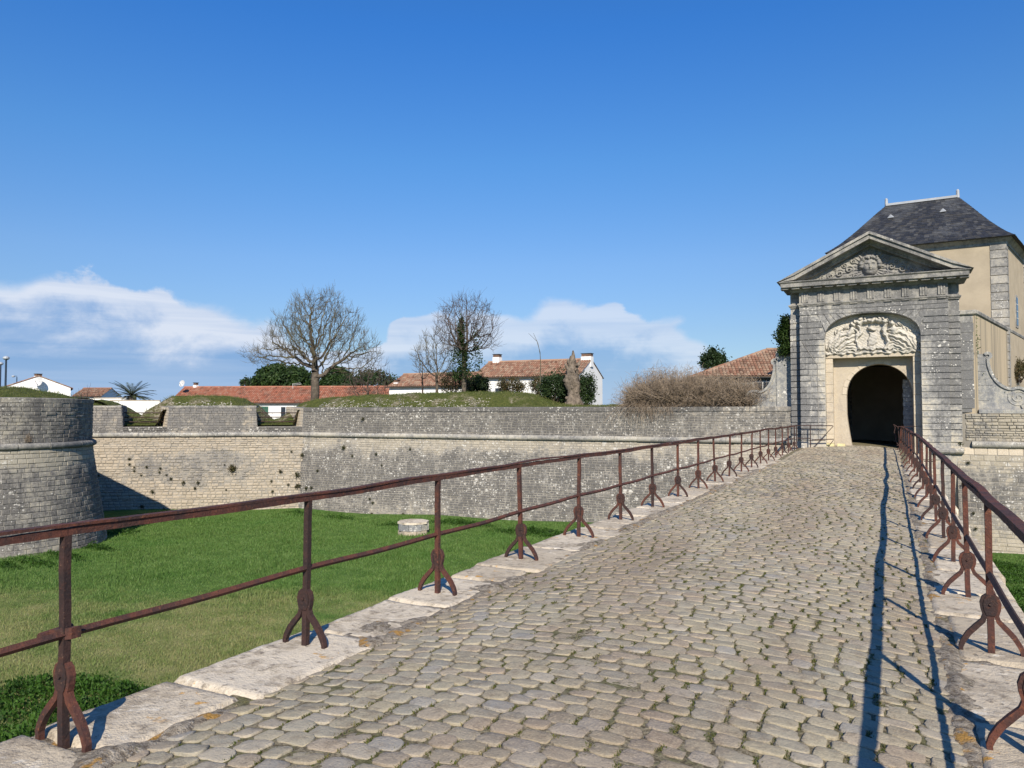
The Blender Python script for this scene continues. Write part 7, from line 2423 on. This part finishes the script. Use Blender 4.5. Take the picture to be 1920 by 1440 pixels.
# leafy ground cover in patches
def cover(name, label, centres, n, size, hmax, mat='leaf'):
    P = []
    for (x, y, r_, a) in centres:
        k = int(n * a)
        q = np.c_[x + rng.normal(size=k) * r_[0] * 0.5, y + rng.normal(size=k) * r_[1] * 0.5]
        hh_ = np.exp(-((q[:, 0] - x) ** 2 / r_[0] ** 2 + (q[:, 1] - y) ** 2 / r_[1] ** 2)) * hmax
        P.append(np.c_[q, moat_z(q[:, 0], q[:, 1]) + rng.uniform(0.15, 1, k) * hh_ * (0.7 + 0.3 * np.sin(q[:, 0] * 9) * np.sin(q[:, 1] * 8))])
    P = np.concatenate(P)
    o = leaf_part(name, P, rng.uniform(0.6, 1.3, len(P)) * size, M[mat], None, n_dir=(0.0, -0.2, 0.9), flat=0.6)
    tag(o, label, 'ground cover', kind='stuff')
def gp_(px, py):
    p = at(px, py, (1.62 - FLOOR) * F / (py - 772 + 1e-6))
    return p[0], p[1]
cs2 = []
for (px, py, rx, ry, a) in ((60, 1290, .9, .7, .16), (150, 1290, .8, .6, .14), (230, 1300, .6, .5, .09), (-20, 1330, 1.0, .8, .14), (110, 1340, .8, .6, .12), (30, 1390, .8, .6, .10), (170, 1330, .6, .5, .08)):
    x, y = gp_(px, py); cs2.append((x, y, (rx, ry), a))
cover('ground_cover', 'dark leafy nettles at the foot of the causeway', cs2, 9000, 0.075, 0.30)
cs2 = []
for (px, py, rx, ry, a) in ((60, 1062, 1.5, .35, .12), (120, 1048, 1.2, .35, .12), (180, 1030, 1.0, .35, .12), (230, 1000, .6, .8, .08), (10, 1070, .8, .3, .08), (250, 985, .5, .8, .06)):
    x, y = gp_(px, py); cs2.append((x, y, (rx, ry), a))
cover('ground_cover', 'green weeds along the foot of the bastion', cs2, 4500, 0.085, 0.32)
cs2 = []
for (px, py, rx, ry, a) in ((860, 985, 1.4, .5, .2), (900, 990, 1.0, .5, .15), (1000, 1000, 1.2, .7, .2), (1040, 1008, 1.0, .7, .15), (960, 1002, 1.2, .5, .1), (740, 985, 1.0, .3, .06), (560, 962, 1.0, .4, .06), (640, 968, 1.2, .3, .05)):
    x, y = gp_(px, py); cs2.append((x, y, (rx, ry), a))
cover('ground_cover', 'leafy green weeds along the foot of the curtain wall', cs2, 6500, 0.085, 0.30)
cs2 = []
for (px, py, rx, ry, a) in ((1870, 1075, 1.5, 1.2, .3), (1910, 1110, 1.2, 1.2, .3), (1840, 1050, 1.0, .8, .2), (1900, 1060, 1.5, .8, .2), (1930, 1150, 1.2, 1.2, .2)):
    x, y = gp_(px, py); cs2.append((x, y, (rx, ry), a))
cover('ground_cover', 'dense green ground cover in the moat right of the causeway', cs2, 9000, 0.075, 0.16)
# grass on the banks
nb = len(bank_V)
pick = rng.integers(0, nb, 26000)
P = bank_V[pick] + np.c_[rng.normal(size=(26000, 2)) * 0.16, np.full(26000, -0.02)]
V, fs, rd = blades(P, rng.uniform(0.05, 0.14, len(P)), rng.uniform(0.012, 0.022, len(P)), 0.8)
def bank_grass_mat():
    n = material('bank_grass', 0.7, 0.2)
    c = n.ramp(n.rnd, [(0.0, (0.070, 0.095, 0.020)), (0.5, (0.115, 0.140, 0.034)), (0.8, (0.175, 0.165, 0.060)), (1.0, (0.26, 0.225, 0.12))])
    c = n.mix(n.step(n.noise(n.pos, 0.9, 4), 0.4, 0.65), c, (0.075, 0.115, 0.022))
    return finish(n, c)
M['bankgrass'] = bank_grass_mat()
o = obj('grass', meshdata('grass', V, fs, M['bankgrass'], rd)); tag(o, 'rough grass on the rampart bank above the walls', 'grass', kind='stuff')
pick = rng.integers(0, len(bastion_turf_V), 7000)
P = bastion_turf_V[pick] + np.c_[rng.normal(size=(7000, 2)) * 0.25, np.full(7000, -0.02)]
V, fs, rd = blades(P, rng.uniform(0.05, 0.12, len(P)), rng.uniform(0.010, 0.018, len(P)), 0.8)
o = obj('turf_blades', meshdata('turf_blades', V, fs, M['bankgrass'], rd), tower, kind='stuff')
# stones and rubble showing on the bank
n_ = 900
ss = rng.uniform(0, 1, n_)
pxs = np.where(ss < 0.3, rng.uniform(318, 445, n_), rng.uniform(620, 940, n_))
SS = np.interp(pxs, [p for p, _ in crest], cs_s)
ww = rng.uniform(0.75, 1.9, n_)
P = np.array([[*bank_pt(a, b_), 0] for a, b_ in zip(SS, ww)])
for k in range(n_):
    P[k, 2] = bank_V[((bank_V[:, :2] - P[k, :2]) ** 2).sum(1).argmin(), 2]
s_ = rng.uniform(0.02, 0.065, n_)
T = np.array([(1, 0, 0), (-0.5, 0.87, 0), (-0.5, -0.87, 0), (0.1, 0, 0.8)])
V = (P[:, None, :] + T[None] * s_[:, None, None] * rng.uniform(0.6, 1.3, (n_, 4, 1))).reshape(-1, 3)
f = np.array([[0, 1, 3], [1, 2, 3], [2, 0, 3]])
o = obj('rubble', meshdata('rubble', V, [(f[None] + (np.arange(n_) * 4)[:, None, None]).reshape(-1, 3)], M['cordon'], np.repeat(rng.random(n_), 4)), bank, kind='stuff')
